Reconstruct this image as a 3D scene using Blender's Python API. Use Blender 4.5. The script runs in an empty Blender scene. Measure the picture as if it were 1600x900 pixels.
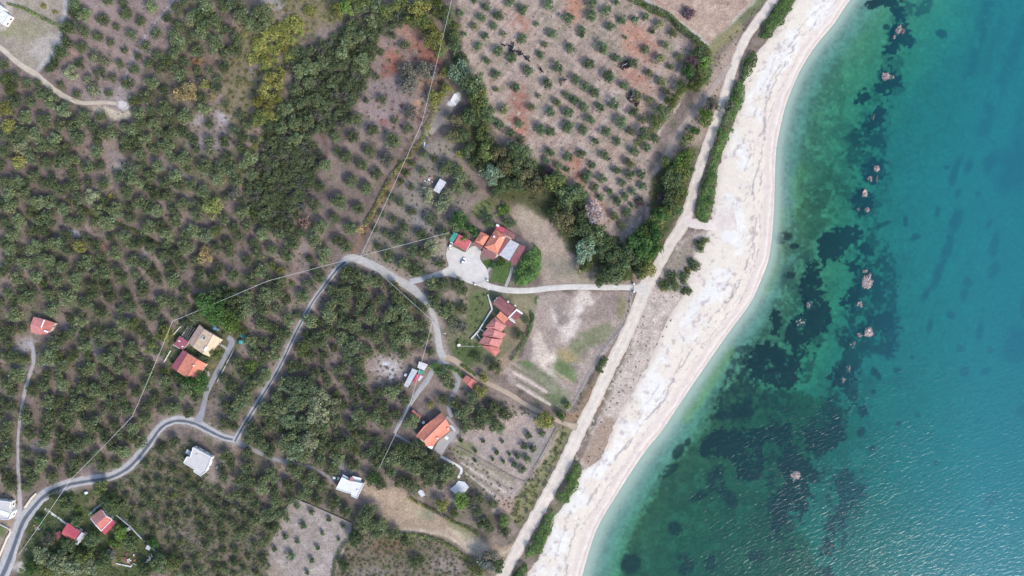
import bpy, math, numpy as np
from mathutils import Vector
S = 0.36          # metres per photo pixel on the ground
H = 384.0         # flying height of the camera
rng = np.random.default_rng(11)
scene = bpy.context.scene
COL = scene.collection

# ------------------------------------------------------------------ noise
_lat = np.random.default_rng(5).random((8, 256, 256)).astype(np.float32)
def vnoise(X, Y, sc, seed=0):
    L = _lat[seed % 8]
    x = X / sc + 37.3 * (seed + 1); y = Y / sc + 91.7 * (seed + 1)
    xi = np.floor(x).astype(np.int64); yi = np.floor(y).astype(np.int64)
    fx = (x - xi).astype(np.float32); fy = (y - yi).astype(np.float32)
    fx = fx * fx * (3 - 2 * fx); fy = fy * fy * (3 - 2 * fy)
    a = L[yi & 255, xi & 255]; b = L[yi & 255, (xi + 1) & 255]
    c = L[(yi + 1) & 255, xi & 255]; d = L[(yi + 1) & 255, (xi + 1) & 255]
    return (a * (1 - fx) + b * fx) * (1 - fy) + (c * (1 - fx) + d * fx) * fy
def fbm(X, Y, sc, seed=0, octv=4, g=0.55):
    t = 0; a = 1; n = 0
    for i in range(octv):
        t = t + a * vnoise(X, Y, sc / 2 ** i, seed + i); n += a; a *= g
    return t / n
def sst(x, a, b):
    t = np.clip((x - a) / (b - a), 0, 1)
    return t * t * (3 - 2 * t)
def lin(c):
    c = np.asarray(c, dtype=np.float64) / 255.0
    return np.where(c <= 0.04045, c / 12.92, ((c + 0.055) / 1.055) ** 2.4)
GAIN = 1.45
def alb(*c):
    """photo colour of a flat sunlit surface -> base colour"""
    return np.minimum(lin(c) / GAIN, 0.75)
def pdist(X, Y, pts, closed=False):
    pts = [p[:2] for p in pts]
    best = np.full(X.shape, 1e18)
    n = len(pts)
    for i in range(n if closed else n - 1):
        (x0, y0), (x1, y1) = pts[i], pts[(i + 1) % n]
        dx, dy = x1 - x0, y1 - y0
        L2 = dx * dx + dy * dy + 1e-9
        t = np.clip(((X - x0) * dx + (Y - y0) * dy) / L2, 0, 1)
        best = np.minimum(best, (X - x0 - t * dx) ** 2 + (Y - y0 - t * dy) ** 2)
    return np.sqrt(best)
def inside(X, Y, pts):
    r = np.zeros(np.shape(X), bool); n = len(pts)
    for i in range(n):
        (x0, y0), (x1, y1) = pts[i][:2], pts[(i + 1) % n][:2]
        if y0 == y1: continue
        c = ((y0 > Y) != (y1 > Y)) & (X < (x1 - x0) * (Y - y0) / (y1 - y0) + x0)
        r ^= c
    return r
def spline(pts, step=2.0):
    """Catmull-Rom through the points (any number of columns)"""
    P = np.array(pts, float); out = []
    for i in range(len(P) - 1):
        p0 = P[max(i - 1, 0)]; p1 = P[i]; p2 = P[i + 1]; p3 = P[min(i + 2, len(P) - 1)]
        n = max(2, int(np.hypot(*(p2 - p1)[:2]) / step))
        for t in np.arange(n) / n:
            out.append(0.5 * (2 * p1 + (p2 - p0) * t + (2 * p0 - 5 * p1 + 4 * p2 - p3) * t * t + (3 * p1 - p0 - 3 * p2 + p3) * t ** 3))
    out.append(P[-1]); return np.array(out)

# ------------------------------------------------------------------ the map
SHORE = spline([(2300, -1500), (1700, -480), (1480, -190), (1378, -60), (1328, 0), (1303, 37), (1274, 72), (1252, 107), (1237, 140), (1226, 170), (1219, 200), (1213, 232),
         (1211, 270), (1210, 310), (1207, 360), (1201, 405), (1188, 440), (1172, 474), (1137, 522), (1107, 565), (1077, 609), (1051, 648), (1032, 676),
         (1012, 700), (987, 736), (965, 771), (942, 808), (928, 838), (918, 870), (909, 902), (890, 980), (850, 1150), (760, 1500), (500, 2300)], 6)
BEACH_IN = spline([(2250, -1600), (1560, -480), (1300, -110), (1243, 0), (1217, 38), (1196, 66), (1176, 92), (1163, 118), (1158, 160), (1142, 205), (1128, 240), (1118, 290),
         (1112, 330), (1112, 352), (1098, 372), (1080, 410), (1066, 462), (1052, 486), (1036, 512), (1022, 552), (999, 592), (980, 630), (962, 656), (950, 692),
         (930, 724), (908, 738), (897, 764), (878, 792), (862, 815), (846, 862), (822, 902), (760, 1010), (640, 1200), (480, 1500), (250, 2300)], 6)
def growing(a, b, step, far, n):
    core = np.arange(a, b + step, step)
    g = np.geomspace(step * 1.5, far, n)
    return np.concatenate([a - np.cumsum(g)[::-1], core, core[-1] + np.cumsum(g)])
xs = growing(-45, 1645, 1.45, 1500, 34); ys = growing(-45, 945, 1.45, 1500, 34)
GX, GY = np.meshgrid(xs, ys)
NY, NX = GX.shape
far_cap = 1
def clampfar(A, lo, hi): return np.clip(A, lo, hi)
N_a = fbm(GX, GY, 60, 0, 4); N_b = fbm(GX, GY, 14, 2, 4); N_c = fbm(GX, GY, 5, 4, 3); N_d = fbm(GX, GY, 180, 1, 3)
WX = (fbm(GX, GY, 26, 3, 4) - .5) * 16; WY = (fbm(GX, GY, 26, 5, 4) - .5) * 16
shore_poly = [(6000, -1500)] + [tuple(p) for p in SHORE] + [(6000, 2300)]
# signed distance to the waterline in pixels, positive on land
dS = pdist(GX, GY, SHORE[::2])
xs_at = np.interp(GY, SHORE[:, 1], SHORE[:, 0])
dS = np.where(GX > xs_at, -dS, dS)
beach_x = np.interp(GY, BEACH_IN[:, 1], BEACH_IN[:, 0])
is_beach = (GX > beach_x + (N_b - .5) * 8) & (dS >= 0)
dm = dS * S
depth_m = np.where(dm < 0, 1.1 * (1 - np.exp(dm / 9)) + 2.1 * (1 - np.exp(dm / 55)) + np.clip(-dm - 30, 0, 400) * .012, 0)
depth_m = np.minimum(depth_m, 7)
Z = np.where(dm >= 0, 1.9 * (1 - np.exp(-np.maximum(dm, 0) / 16)) + .5 * sst(dm, 25, 70) * (N_d - .5) * 2, -depth_m)
Z = Z + np.where(dm > 0, np.minimum(dm, 4) / 4 * (vnoise(GX, GY, 40, 6) - .5) * .15, 0)
def _idx(a, v):
    i = np.clip(np.searchsorted(a, v) - 1, 0, len(a) - 2)
    return i, np.clip((v - a[i]) / (a[i + 1] - a[i]), 0, 1)
def look(A, px, py):
    i, fx = _idx(xs, np.asarray(px, float)); j, fy = _idx(ys, np.asarray(py, float))
    return (A[j, i] * (1 - fx) + A[j, i + 1] * fx) * (1 - fy) + (A[j + 1, i] * (1 - fx) + A[j + 1, i + 1] * fx) * fy
def W(px, py, h=0.0, absolute=False):
    """map point -> world, h metres above the ground there"""
    px = np.asarray(px, float); py = np.asarray(py, float)
    z = h if absolute else look(Z, px, py) + h
    f = (H - z) / H
    return np.stack(np.broadcast_arrays((px - 800) * S * f, (450 - py) * S * f, z), -1)
def base_of(px, py, h):
    p = W(px, py, h); return Vector((p[0], p[1], float(look(Z, px, py))))

# ------------------------------------------------------------------ painting the ground's own colours, and the shade of one bank
C = np.zeros((NY, NX, 3))
def block(x0, x1, y0, y1):
    return (slice(max(np.searchsorted(ys, y0) - 1, 0), np.searchsorted(ys, y1) + 1), slice(max(np.searchsorted(xs, x0) - 1, 0), np.searchsorted(xs, x1) + 1))
def put(b, c, m):
    C[b] += (np.asarray(c) - C[b]) * np.clip(m, 0, 1)[..., None]
def poly(pts, c, soft=3, amt=1.0, warp=1.0, brk=0.0, fr=0):
    """polygon patch with a soft, wandering edge; brk breaks it up"""
    a = np.array(pts, float); k = soft * 2 + 10
    b = block(a[:, 0].min() - k, a[:, 0].max() + k, a[:, 1].min() - k, a[:, 1].max() + k)
    X = GX[b] + WX[b] * warp; Y = GY[b] + WY[b] * warp
    d = pdist(X, Y, pts, True); d = np.where(inside(X, Y, pts), d, -d)
    if fr: d = d + (N_c[b] - .5) * fr * 2.4
    m = sst(d, -soft, soft) * amt
    if brk: m = m * sst(N_b[b] + (N_c[b] - .5) * .8, .5 - .22 + brk * .18, .5 + .10 + brk * .18)
    put(b, c, m)
def blob(x, y, r, c, amt=.8, ry=None, ang=0, warp=1.0, edge=.9, brk=0.0):
    ry = ry or r; R = max(r, ry) * 1.6 + 10
    b = block(x - R, x + R, y - R, y + R)
    X = GX[b] + WX[b] * warp - x; Y = GY[b] + WY[b] * warp - y
    ca, sa = math.cos(math.radians(ang)), math.sin(math.radians(ang))
    u = (X * ca + Y * sa) / r; v = (-X * sa + Y * ca) / ry
    q = np.sqrt(u * u + v * v) + (N_b[b] - .5) * .7
    m = sst(-q, -1 - edge * .5, -1 + edge * .5) * amt
    if brk: m = m * sst(N_b[b] + (N_c[b] - .5) * .8, .28 + brk * .18, .60 + brk * .18)
    put(b, c, m)
def line(pts, w, c, amt=.8, soft=1.5, warp=.3, brk=0.0, sp=True):
    P = [tuple(p) for p in (spline(pts, 8) if sp and len(pts) > 2 else pts)]
    a = np.array(P); k = w + soft + 10
    b = block(a[:, 0].min() - k, a[:, 0].max() + k, a[:, 1].min() - k, a[:, 1].max() + k)
    d = pdist(GX[b] + WX[b] * warp, GY[b] + WY[b] * warp, P)
    m = sst(-d, -w / 2 - soft, -w / 2 + soft) * amt
    if brk: m = m * sst(N_b[b], .35 + brk * .15, .55 + brk * .15)
    put(b, c, m)

# land base: grove soil
A1, A2, A3 = alb(133, 117, 108), alb(153, 135, 123), alb(112, 109, 84)
C[:] = A1
C += (A2 - C) * sst(N_a, .42, .68)[..., None]
C += (A3 - C) * (sst(N_b * .6 + N_d * .4, .46, .62) * .75)[..., None]
C += (alb(160, 140, 134) - C) * (sst(vnoise(GX, GY, 34, 7) * .7 + N_c * .3, .64, .80) * .6)[..., None]
C += (alb(92, 80, 82) - C) * (sst(vnoise(GX, GY, 22, 2) * .6 + N_b * .4, .60, .75) * .5)[..., None]

ORCH = [(712, -40), (985, -40), (1000, 5), (1078, 70), (1086, 100), (1062, 165), (1030, 210), (1012, 260), (1008, 310), (1000, 350), (985, 372), (962, 382), (935, 350), (905, 315), (888, 285),
        (862, 258), (835, 258), (790, 228), (768, 195), (750, 140), (726, 92)]
poly(ORCH, alb(178, 156, 141), 4, 1, .4)
b = block(700, 1100, -50, 400)
og = inside(GX[b], GY[b], ORCH)
st = vnoise(GX[b] * .64 + GY[b] * .77, GX[b] * .12 - GY[b] * .1, 5, 1)
st2 = vnoise((GX[b] * .64 - GY[b] * .77) / 6, (GX[b] * .77 + GY[b] * .64), 4, 3)
put(b, alb(196, 180, 170), og * sst(st2, .58, .85) * .5)
put(b, alb(140, 126, 118), og * sst(st2, .42, .2) * .4)
put(b, alb(138, 132, 112), og * sst(N_b[b], .5, .68) * .55)
for x, y, r, ry, a_, c in [(895, 12, 17, 20, 0, (186, 130, 104)), (812, 35, 20, 14, 30, (180, 128, 110)), (990, 60, 22, 26, 0, (190, 134, 108)), (1012, 80, 20, 18, 0, (176, 130, 112)),
        (992, 122, 26, 16, 30, (182, 130, 112)), (812, 160, 16, 26, -20, (158, 104, 88)), (812, 198, 18, 20, 0, (180, 120, 98)), (900, 262, 13, 30, -15, (184, 124, 102)), (808, 200, 14, 12, 0, (190, 128, 104)),
        (938, 320, 8, 26, -30, (178, 142, 122)), (960, 245, 20, 10, 30, (175, 148, 130)), (872, 262, 24, 8, 30, (178, 140, 118)), (760, 20, 26, 12, 20, (180, 160, 148)), (1000, 160, 16, 30, 30, (180, 150, 128))]:
    blob(x, y, r, alb(*c), .75, ry, a_, edge=1.3, brk=-.6)
line([(735, 90), (752, 108), (765, 140), (790, 190), (800, 212)], 9, alb(190, 170, 152), .6, 4)
line([(905, 300), (925, 330), (945, 360), (962, 376), (990, 372), (1012, 345), (1012, 290), (1040, 245), (1080, 195)], 9, alb(190, 168, 152), .8, 4)
line([(830, 40), (870, 70), (910, 110), (960, 165), (1000, 200)], 4, alb(190, 174, 164), .5, 2)
line([(905, 225), (940, 255), (962, 285), (975, 300), (1010, 285)], 4, alb(176, 166, 158), .6, 2)
line([(770, 60), (800, 85), (850, 120), (880, 140)], 4, alb(192, 176, 158), .5, 2)
# field in the corner by the coast road
poly([(1005, -30), (1190, -30), (1178, 6), (1110, 68), (1060, 40), (1020, 8)], alb(182, 156, 138), 3, 1, .5)
for i in range(26):
    x, y = rng.uniform(1030, 1165), rng.uniform(-10, 60)
    if inside(np.array(x), np.array(y), [(1020, -20), (1175, -20), (1165, 8), (1110, 62), (1050, 30)]): blob(x, y, 10, alb(*((160, 126, 112) if i % 2 else (205, 182, 162))), .6, 5, rng.uniform(0, 180), brk=-.3)
line([(1010, 0), (1040, 22), (1072, 42), (1098, 62), (1110, 70), (1130, 52), (1150, 30), (1180, 2)], 5, alb(206, 194, 182), .9, 2)
line([(1115, 72), (1150, 40), (1182, 8), (1200, -20)], 14, alb(118, 124, 88), .8, 4)
line([(1085, 108), (1118, 72), (1150, 45)], 18, alb(150, 140, 104), .8, 6)
poly([(1060, 200), (1120, 95), (1150, 60), (1160, 80), (1120, 160), (1080, 260), (1040, 300), (1030, 260)], alb(180, 158, 140), 6, .85, .6)
# top-left field
poly([(-60, -60), (106, -60), (103, 30), (90, 92), (56, 112), (20, 92), (-60, 40)], alb(164, 152, 136), 3, 1, .3)
blob(75, 75, 26, alb(190, 178, 168), .8, 20); blob(45, 45, 26, alb(148, 144, 112), .6, 16); blob(8, 50, 16, alb(150, 148, 110), .7, 8)
line([(102, 0), (97, 40), (85, 80), (60, 108)], 8, alb(196, 190, 184), .7, 3)
poly([(-60, -60), (24, -60), (20, 30), (10, 48), (-60, 45)], alb(205, 192, 186), 3, .7, .4)
poly([(112, -40), (296, -40), (268, 40), (232, 92), (212, 150), (196, 186), (160, 170), (120, 152), (76, 112), (100, 70)], alb(152, 133, 127), 5, 1, .6)
blob(150, 30, 26, alb(170, 150, 142), .6); blob(180, 90, 30, alb(168, 146, 136), .6, 20); blob(110, 85, 14, alb(176, 146, 132), .6); blob(170, 150, 36, alb(165, 152, 148), .7, 14)
line([(270, 2), (240, 40), (218, 70), (205, 100), (196, 122), (188, 138), (184, 156)], 3, alb(176, 170, 166), .8, 1.5)
blob(176, 176, 26, alb(206, 190, 166), .9, 8, 12); blob(194, 164, 9, alb(222, 212, 205), .9, 5, 30)
# reddish bare plots west of the cable
poly([(595, 60), (612, 32), (640, 30), (668, 60), (690, 95), (684, 150), (672, 210), (610, 215), (560, 205), (548, 160), (575, 110)], alb(150, 131, 123), 6, .95)
for x, y, r, ry, a_, c in [(608, 110, 17, 12, -30, (140, 84, 66)), (618, 92, 14, 16, 0, (165, 108, 88)), (640, 52, 24, 14, 40, (176, 132, 112)), (660, 80, 24, 20, 30, (150, 100, 84)), (676, 96, 18, 12, 40, (150, 96, 80)),
        (655, 150, 5, 30, 12, (190, 150, 116)), (676, 120, 8, 30, 14, (140, 92, 76)), (590, 70, 14, 18, 0, (168, 140, 128)), (600, 175, 34, 20, 20, (160, 140, 137)), (600, 140, 40, 16, 0, (140, 126, 124)), (620, 190, 22, 12, 0, (160, 136, 130)),
        (602, 190, 10, 8, 0, (150, 104, 98)), (560, 200, 20, 12, 0, (150, 138, 134)), (625, 30, 10, 6, 0, (195, 165, 142)), (650, 110, 24, 10, 20, (130, 120, 92))]:
    blob(x, y, r, alb(*c), .8, ry, a_, edge=1.2, brk=-.5)
# brown gully along the cable
line([(690, 120), (676, 170), (655, 220), (628, 262), (598, 310), (570, 360), (550, 400)], 7, alb(150, 116, 92), .8, 3)
line([(668, 130), (650, 200), (612, 272), (580, 330), (566, 372)], 6, alb(108, 74, 64), .6, 3, brk=.2)
line([(710, 162), (690, 190), (664, 216), (652, 226)], 5, alb(190, 174, 160), .7, 2)
# yard strips
line([(470, 150), (510, 230), (495, 270), (475, 320), (466, 360)], 6, alb(110, 82, 78), .6, 3)
line([(476, 372), (478, 405), (484, 430), (494, 452)], 7, alb(160, 146, 142), .7, 2); line([(470, 330), (478, 372)], 12, alb(150, 128, 120), .6, 6)
blob(470, 430, 26, alb(148, 126, 118), .8, 16); blob(430, 435, 30, alb(140, 132, 112), .6, 10, -12)
line([(430, 480), (425, 520), (412, 570), (404, 600)], 12, alb(138, 122, 120), .7, 6)
poly([(330, 650), (352, 610), (380, 575), (400, 570), (385, 620), (362, 668)], alb(132, 120, 112), 6, .9)
line([(345, 620), (362, 590), (372, 566)], 7, alb(104, 116, 70), .7, 3)
for x, y, r, ry, a_, c in [(178, 250, 22, 14, 30, (166, 146, 138)), (186, 262, 14, 6, 10, (188, 176, 166)), (140, 355, 9, 16, 10, (166, 140, 130)), (115, 366, 8, 6, 0, (196, 196, 205)), (230, 400, 8, 14, 0, (160, 150, 146)),
        (300, 285, 20, 4, 30, (158, 146, 146)), (260, 258, 40, 5, 30, (156, 140, 136)), (385, 280, 12, 20, 0, (150, 126, 116)), (335, 210, 30, 20, 0, (158, 140, 138)), (345, 182, 10, 9, 0, (190, 180, 178)), (310, 192, 14, 7, 0, (176, 166, 164)),
        (320, 225, 24, 12, 0, (160, 148, 148)), (160, 385, 20, 10, 30, (148, 118, 100)), (390, 360, 14, 10, 0, (140, 120, 112)), (80, 565, 9, 8, 0, (150, 144, 150)), (150, 545, 12, 14, 0, (140, 134, 140)), (120, 560, 6, 16, 0, (148, 140, 146)),
        (85, 535, 8, 16, -30, (150, 132, 128)), (195, 490, 10, 22, 15, (146, 132, 132)), (115, 520, 20, 8, 30, (140, 130, 130)), (200, 590, 26, 10, 20, (126, 104, 100)), (185, 660, 20, 12, 0, (140, 122, 120)), (280, 610, 30, 6, 30, (140, 124, 122)),
        (60, 700, 14, 8, 0, (134, 126, 132)), (90, 705, 12, 14, 20, (138, 118, 112)), (140, 730, 20, 12, 0, (132, 118, 122)), (30, 575, 18, 8, 0, (160, 154, 152)), (40, 540, 14, 9, -20, (176, 170, 168)), (10, 640, 8, 20, 0, (140, 126, 122))]:
    blob(x, y, r, alb(*c), .75, ry, a_, edge=1.2)
line([(-20, 95), (0, 130), (30, 165), (60, 230), (90, 262), (130, 285), (160, 320), (175, 350)], 8, alb(142, 126, 126), .6, 4)
line([(160, 215), (175, 245), (220, 262), (260, 290), (295, 310), (310, 325)], 7, alb(152, 138, 136), .6, 3)
line([(105, 312), (130, 325), (155, 340), (190, 352), (215, 362), (240, 376), (258, 384)], 4, alb(84, 86, 52), .8, 2)
line([(430, 0), (400, 60), (445, 130), (410, 180), (388, 225), (360, 280), (345, 310)], 7, alb(110, 108, 58), .7, 3, brk=.1)
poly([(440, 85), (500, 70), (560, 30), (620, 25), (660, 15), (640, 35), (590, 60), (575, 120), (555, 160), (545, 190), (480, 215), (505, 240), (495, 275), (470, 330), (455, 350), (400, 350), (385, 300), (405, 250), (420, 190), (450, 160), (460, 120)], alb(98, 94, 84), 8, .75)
# yellowish scrub ground
poly([(375, 30), (450, 0), (530, -20), (540, 20), (480, 60), (440, 110), (400, 160), (380, 200), (345, 170), (350, 110)], alb(134, 122, 92), 8, .8, 1.2)
blob(440, 25, 30, alb(152, 136, 120), .7, 12, 20); blob(430, 80, 14, alb(148, 130, 128), .7, 24); blob(395, 100, 10, alb(146, 130, 130), .7, 14); blob(310, 100, 30, alb(128, 104, 92), .8, 18); blob(425, 8, 20, alb(165, 155, 148), .7, 10)
# land round the farm shed and the big house
poly([(566, 398), (600, 335), (640, 268), (680, 212), (720, 215), (745, 270), (730, 330), (700, 370), (695, 410), (640, 440), (600, 420)], alb(140, 130, 118), 6, .9)
for x, y, r, ry, a_, c in [(650, 300, 24, 14, 30, (152, 138, 128)), (610, 345, 14, 24, 20, (158, 140, 126)), (655, 340, 24, 16, 60, (150, 142, 138)), (690, 235, 20, 14, 0, (160, 146, 132)), (715, 325, 30, 8, -30, (152, 136, 126)), (640, 385, 10, 16, 0, (146, 132, 120)),
        (690, 390, 14, 26, 10, (178, 162, 148)), (730, 260, 10, 12, 0, (150, 132, 118)), (620, 425, 30, 8, 30, (160, 142, 128)), (585, 390, 12, 12, 0, (166, 144, 126)), (668, 200, 26, 7, -42, (176, 162, 150)), (690, 178, 14, 20, 30, (140, 132, 126))]:
    blob(x, y, r, alb(*c), .75, ry, a_, edge=1.2)
poly([(800, 322), (822, 316), (846, 328), (858, 352), (872, 378), (892, 398), (912, 415), (938, 428), (985, 438), (985, 446), (900, 444), (850, 446), (838, 400), (812, 360), (800, 345)], alb(170, 152, 136), 4, 1, .5)
blob(830, 342, 26, alb(182, 164, 142), .9, 16, 30); blob(880, 415, 28, alb(140, 134, 118), .8, 16, 20); blob(868, 388, 14, alb(186, 166, 146), .7, 20); blob(905, 432, 40, alb(150, 142, 118), .5, 8)
line([(752, 300), (775, 308), (800, 328), (806, 340)], 7, alb(182, 160, 142), .8, 3); line([(760, 300), (735, 322), (720, 340)], 8, alb(158, 140, 128), .7, 4)
poly([(740, 320), (770, 306), (778, 318), (755, 345), (738, 338)], alb(116, 124, 80), 2, .9, .2)
poly([(752, 408), (770, 404), (768, 420), (760, 424)], alb(82, 104, 54), 1.5, 1, .1); poly([(775, 412), (800, 408), (795, 445), (764, 440), (770, 425)], alb(88, 108, 62), 2, 1, .1)
# plot with the hip-roofed house
poly([(700, 450), (760, 452), (830, 456), (850, 470), (830, 530), (790, 560), (760, 580), (715, 560), (695, 520)], alb(128, 124, 96), 6, .9)
blob(735, 490, 30, alb(98, 112, 66), .7, 26); blob(728, 548, 24, alb(78, 100, 54), .8, 20); blob(750, 462, 20, alb(104, 116, 74), .8, 10); blob(712, 462, 22, alb(166, 148, 136), .8, 10, -20); blob(722, 480, 8, alb(164, 146, 134), .7, 20)
blob(820, 480, 18, alb(156, 146, 118), .7, 16); blob(812, 520, 16, alb(150, 130, 110), .8, 20); blob(790, 570, 26, alb(168, 146, 124), .8, 12, -30); blob(842, 470, 8, alb(74, 100, 52), .9, 8, edge=.4, warp=.1); blob(842, 470, 3.6, alb(150, 158, 112), .9, 3.6, edge=.4, warp=.1)
# field by the coast road
FIELD = [(842, 458), (986, 456), (984, 480), (972, 515), (950, 548), (925, 580), (905, 615), (888, 640), (860, 628), (800, 600), (785, 580), (815, 560), (832, 500)]
poly(FIELD, alb(170, 152, 140), 4, 1, .4)
b = block(780, 1000, 450, 660); fg = inside(GX[b], GY[b], FIELD)
put(b, alb(190, 176, 164), fg * sst(vnoise(GX[b] / 5 + GY[b] / 5, GX[b] * .7 - GY[b] * .7, 4, 2), .6, .85) * .4)
put(b, alb(146, 128, 122), fg * sst(N_b[b], .52, .7) * .6)
for x, y, r, ry, a_, c in [(910, 466, 14, 12, 20, (214, 198, 184)), (906, 480, 6, 12, 10, (220, 206, 194)), (888, 508, 12, 22, 0, (218, 203, 190)), (872, 495, 12, 10, 0, (206, 190, 178)), (852, 562, 22, 14, 25, (220, 202, 184)), (838, 540, 10, 16, 0, (206, 188, 172)), (862, 575, 14, 8, 60, (216, 200, 182)),
        (918, 532, 14, 12, -30, (130, 132, 102)), (940, 520, 20, 12, -20, (136, 134, 106)), (905, 545, 12, 14, 0, (136, 136, 106)), (882, 572, 16, 16, 0, (116, 128, 90)), (895, 585, 12, 8, 60, (120, 134, 92)), (890, 556, 20, 7, 20, (160, 144, 108)),
        (868, 622, 18, 12, 30, (114, 122, 90)), (845, 588, 26, 9, 28, (124, 126, 100)), (865, 605, 26, 7, 28, (138, 138, 112)), (822, 572, 10, 6, 20, (110, 122, 86)), (960, 470, 16, 12, 0, (150, 132, 124)), (940, 490, 24, 12, -20, (154, 136, 126)), (880, 490, 10, 16, 0, (154, 140, 130)), (970, 480, 6, 16, 10, (142, 134, 104))]:
    blob(x, y, r * 1.1, alb(*c), 1, ry * 1.1, a_, edge=1.0, brk=-1.6)
for k in range(4):
    line([(800 + k * 3, 572 + k * 10), (850 + k * 3, 602 + k * 10)], 4, alb(*((216, 198, 182) if k % 2 else (126, 124, 98))), .9, 1.3, .12)
line([(870, 582), (893, 598)], 4, alb(176, 158, 132), .8, 1.5, .1)
line([(988, 458), (980, 495), (965, 520), (940, 548), (920, 585), (905, 612), (888, 640)], 5, alb(150, 140, 138), .8, 2)
line([(990, 470), (975, 520), (945, 570), (925, 610), (905, 650)], 9, alb(150, 128, 96), .7, 4); blob(930, 625, 14, alb(148, 116, 100), .7, 20, 20); blob(892, 650, 20, alb(176, 142, 116), .7, 8)
# lower gardens
poly([(702, 690), (735, 660), (800, 640), (850, 650), (868, 668), (862, 690), (830, 735), (808, 770), (800, 800), (770, 800), (745, 745), (716, 712)], alb(174, 157, 147), 4, 1, .5)
for k in range(7):
    line([(716 - k * 1 + k * 3, 702 + k * 7), (802 - k * 4, 752 + k * 6)], 2.5, alb(*((206, 190, 174) if k % 2 else (134, 126, 104))), .9, 1.2, .15)
blob(728, 705, 16, alb(126, 128, 88), .8, 12, 30); blob(800, 790, 20, alb(176, 148, 132), .8, 12); blob(775, 735, 40, alb(158, 146, 122), .5, 12, 30); line([(715, 697), (760, 722), (800, 745), (820, 752)], 3, alb(118, 100, 92), .8, 1.5, .1)
blob(800, 660, 20, alb(188, 166, 154), .7, 16); blob(840, 700, 20, alb(150, 144, 136), .7, 30, 20)
line([(868, 668), (845, 712), (822, 752)], 3, alb(112, 106, 100), .8, 1.5, .1)
poly([(876, 665), (895, 668), (870, 720), (840, 775), (815, 820), (800, 815), (805, 780), (835, 740)], alb(138, 134, 96), 4, .9, .5); line([(872, 680), (846, 722), (826, 755)], 6, alb(190, 168, 150), .7, 3)
MUD = [(568, 752), (590, 768), (615, 760), (640, 772), (665, 795), (700, 812), (740, 835), (770, 856), (800, 850), (806, 866), (760, 872), (735, 862), (700, 842), (650, 830), (618, 832), (590, 800), (570, 790)]
poly(MUD, alb(174, 152, 130), 4, 1, .4)
blob(662, 800, 20, alb(140, 138, 112), .8, 10, 20); blob(640, 795, 20, alb(186, 166, 136), .6, 20); blob(600, 775, 20, alb(190, 166, 140), .7, 12, 10); blob(740, 850, 40, alb(206, 188, 164), .7, 8, 32); blob(720, 826, 24, alb(140, 140, 104), .7, 8, 30); blob(580, 790, 16, alb(140, 126, 122), .7, 14)
line([(620, 828), (680, 832), (720, 850), (755, 870), (790, 862), (812, 850)], 5, alb(200, 182, 158), .8, 3)
poly([(690, 745), (720, 770), (715, 800), (690, 790), (672, 765)], alb(158, 138, 132), 5, .8)
poly([(540, 840), (600, 832), (690, 842), (740, 870), (745, 910), (515, 920)], alb(124, 113, 96), 6, .9); blob(700, 885, 24, alb(158, 142, 136), .7, 14); blob(580, 895, 30, alb(150, 138, 130), .6, 8); blob(610, 855, 30, alb(128, 100, 80), .6, 12)
WALLED = [(457, 778), (500, 795), (549, 818), (548, 832), (538, 860), (520, 905), (410, 930), (415, 880), (433, 822)]
poly(WALLED, alb(166, 152, 143), 2, 1, .1); b = block(400, 560, 770, 940); put(b, alb(190, 176, 168), inside(GX[b], GY[b], WALLED) * sst(N_b[b], .5, .66) * .6); put(b, alb(138, 134, 116), inside(GX[b], GY[b], WALLED) * sst(N_c[b], .52, .7) * .5)
line([(457, 778), (433, 822)], 3, alb(110, 80, 70), .9, 1, .05); line([(460, 778), (549, 816)], 2.5, alb(98, 84, 78), .9, 1, .05); blob(425, 890, 18, alb(150, 130, 110), .6, 14)
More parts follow.
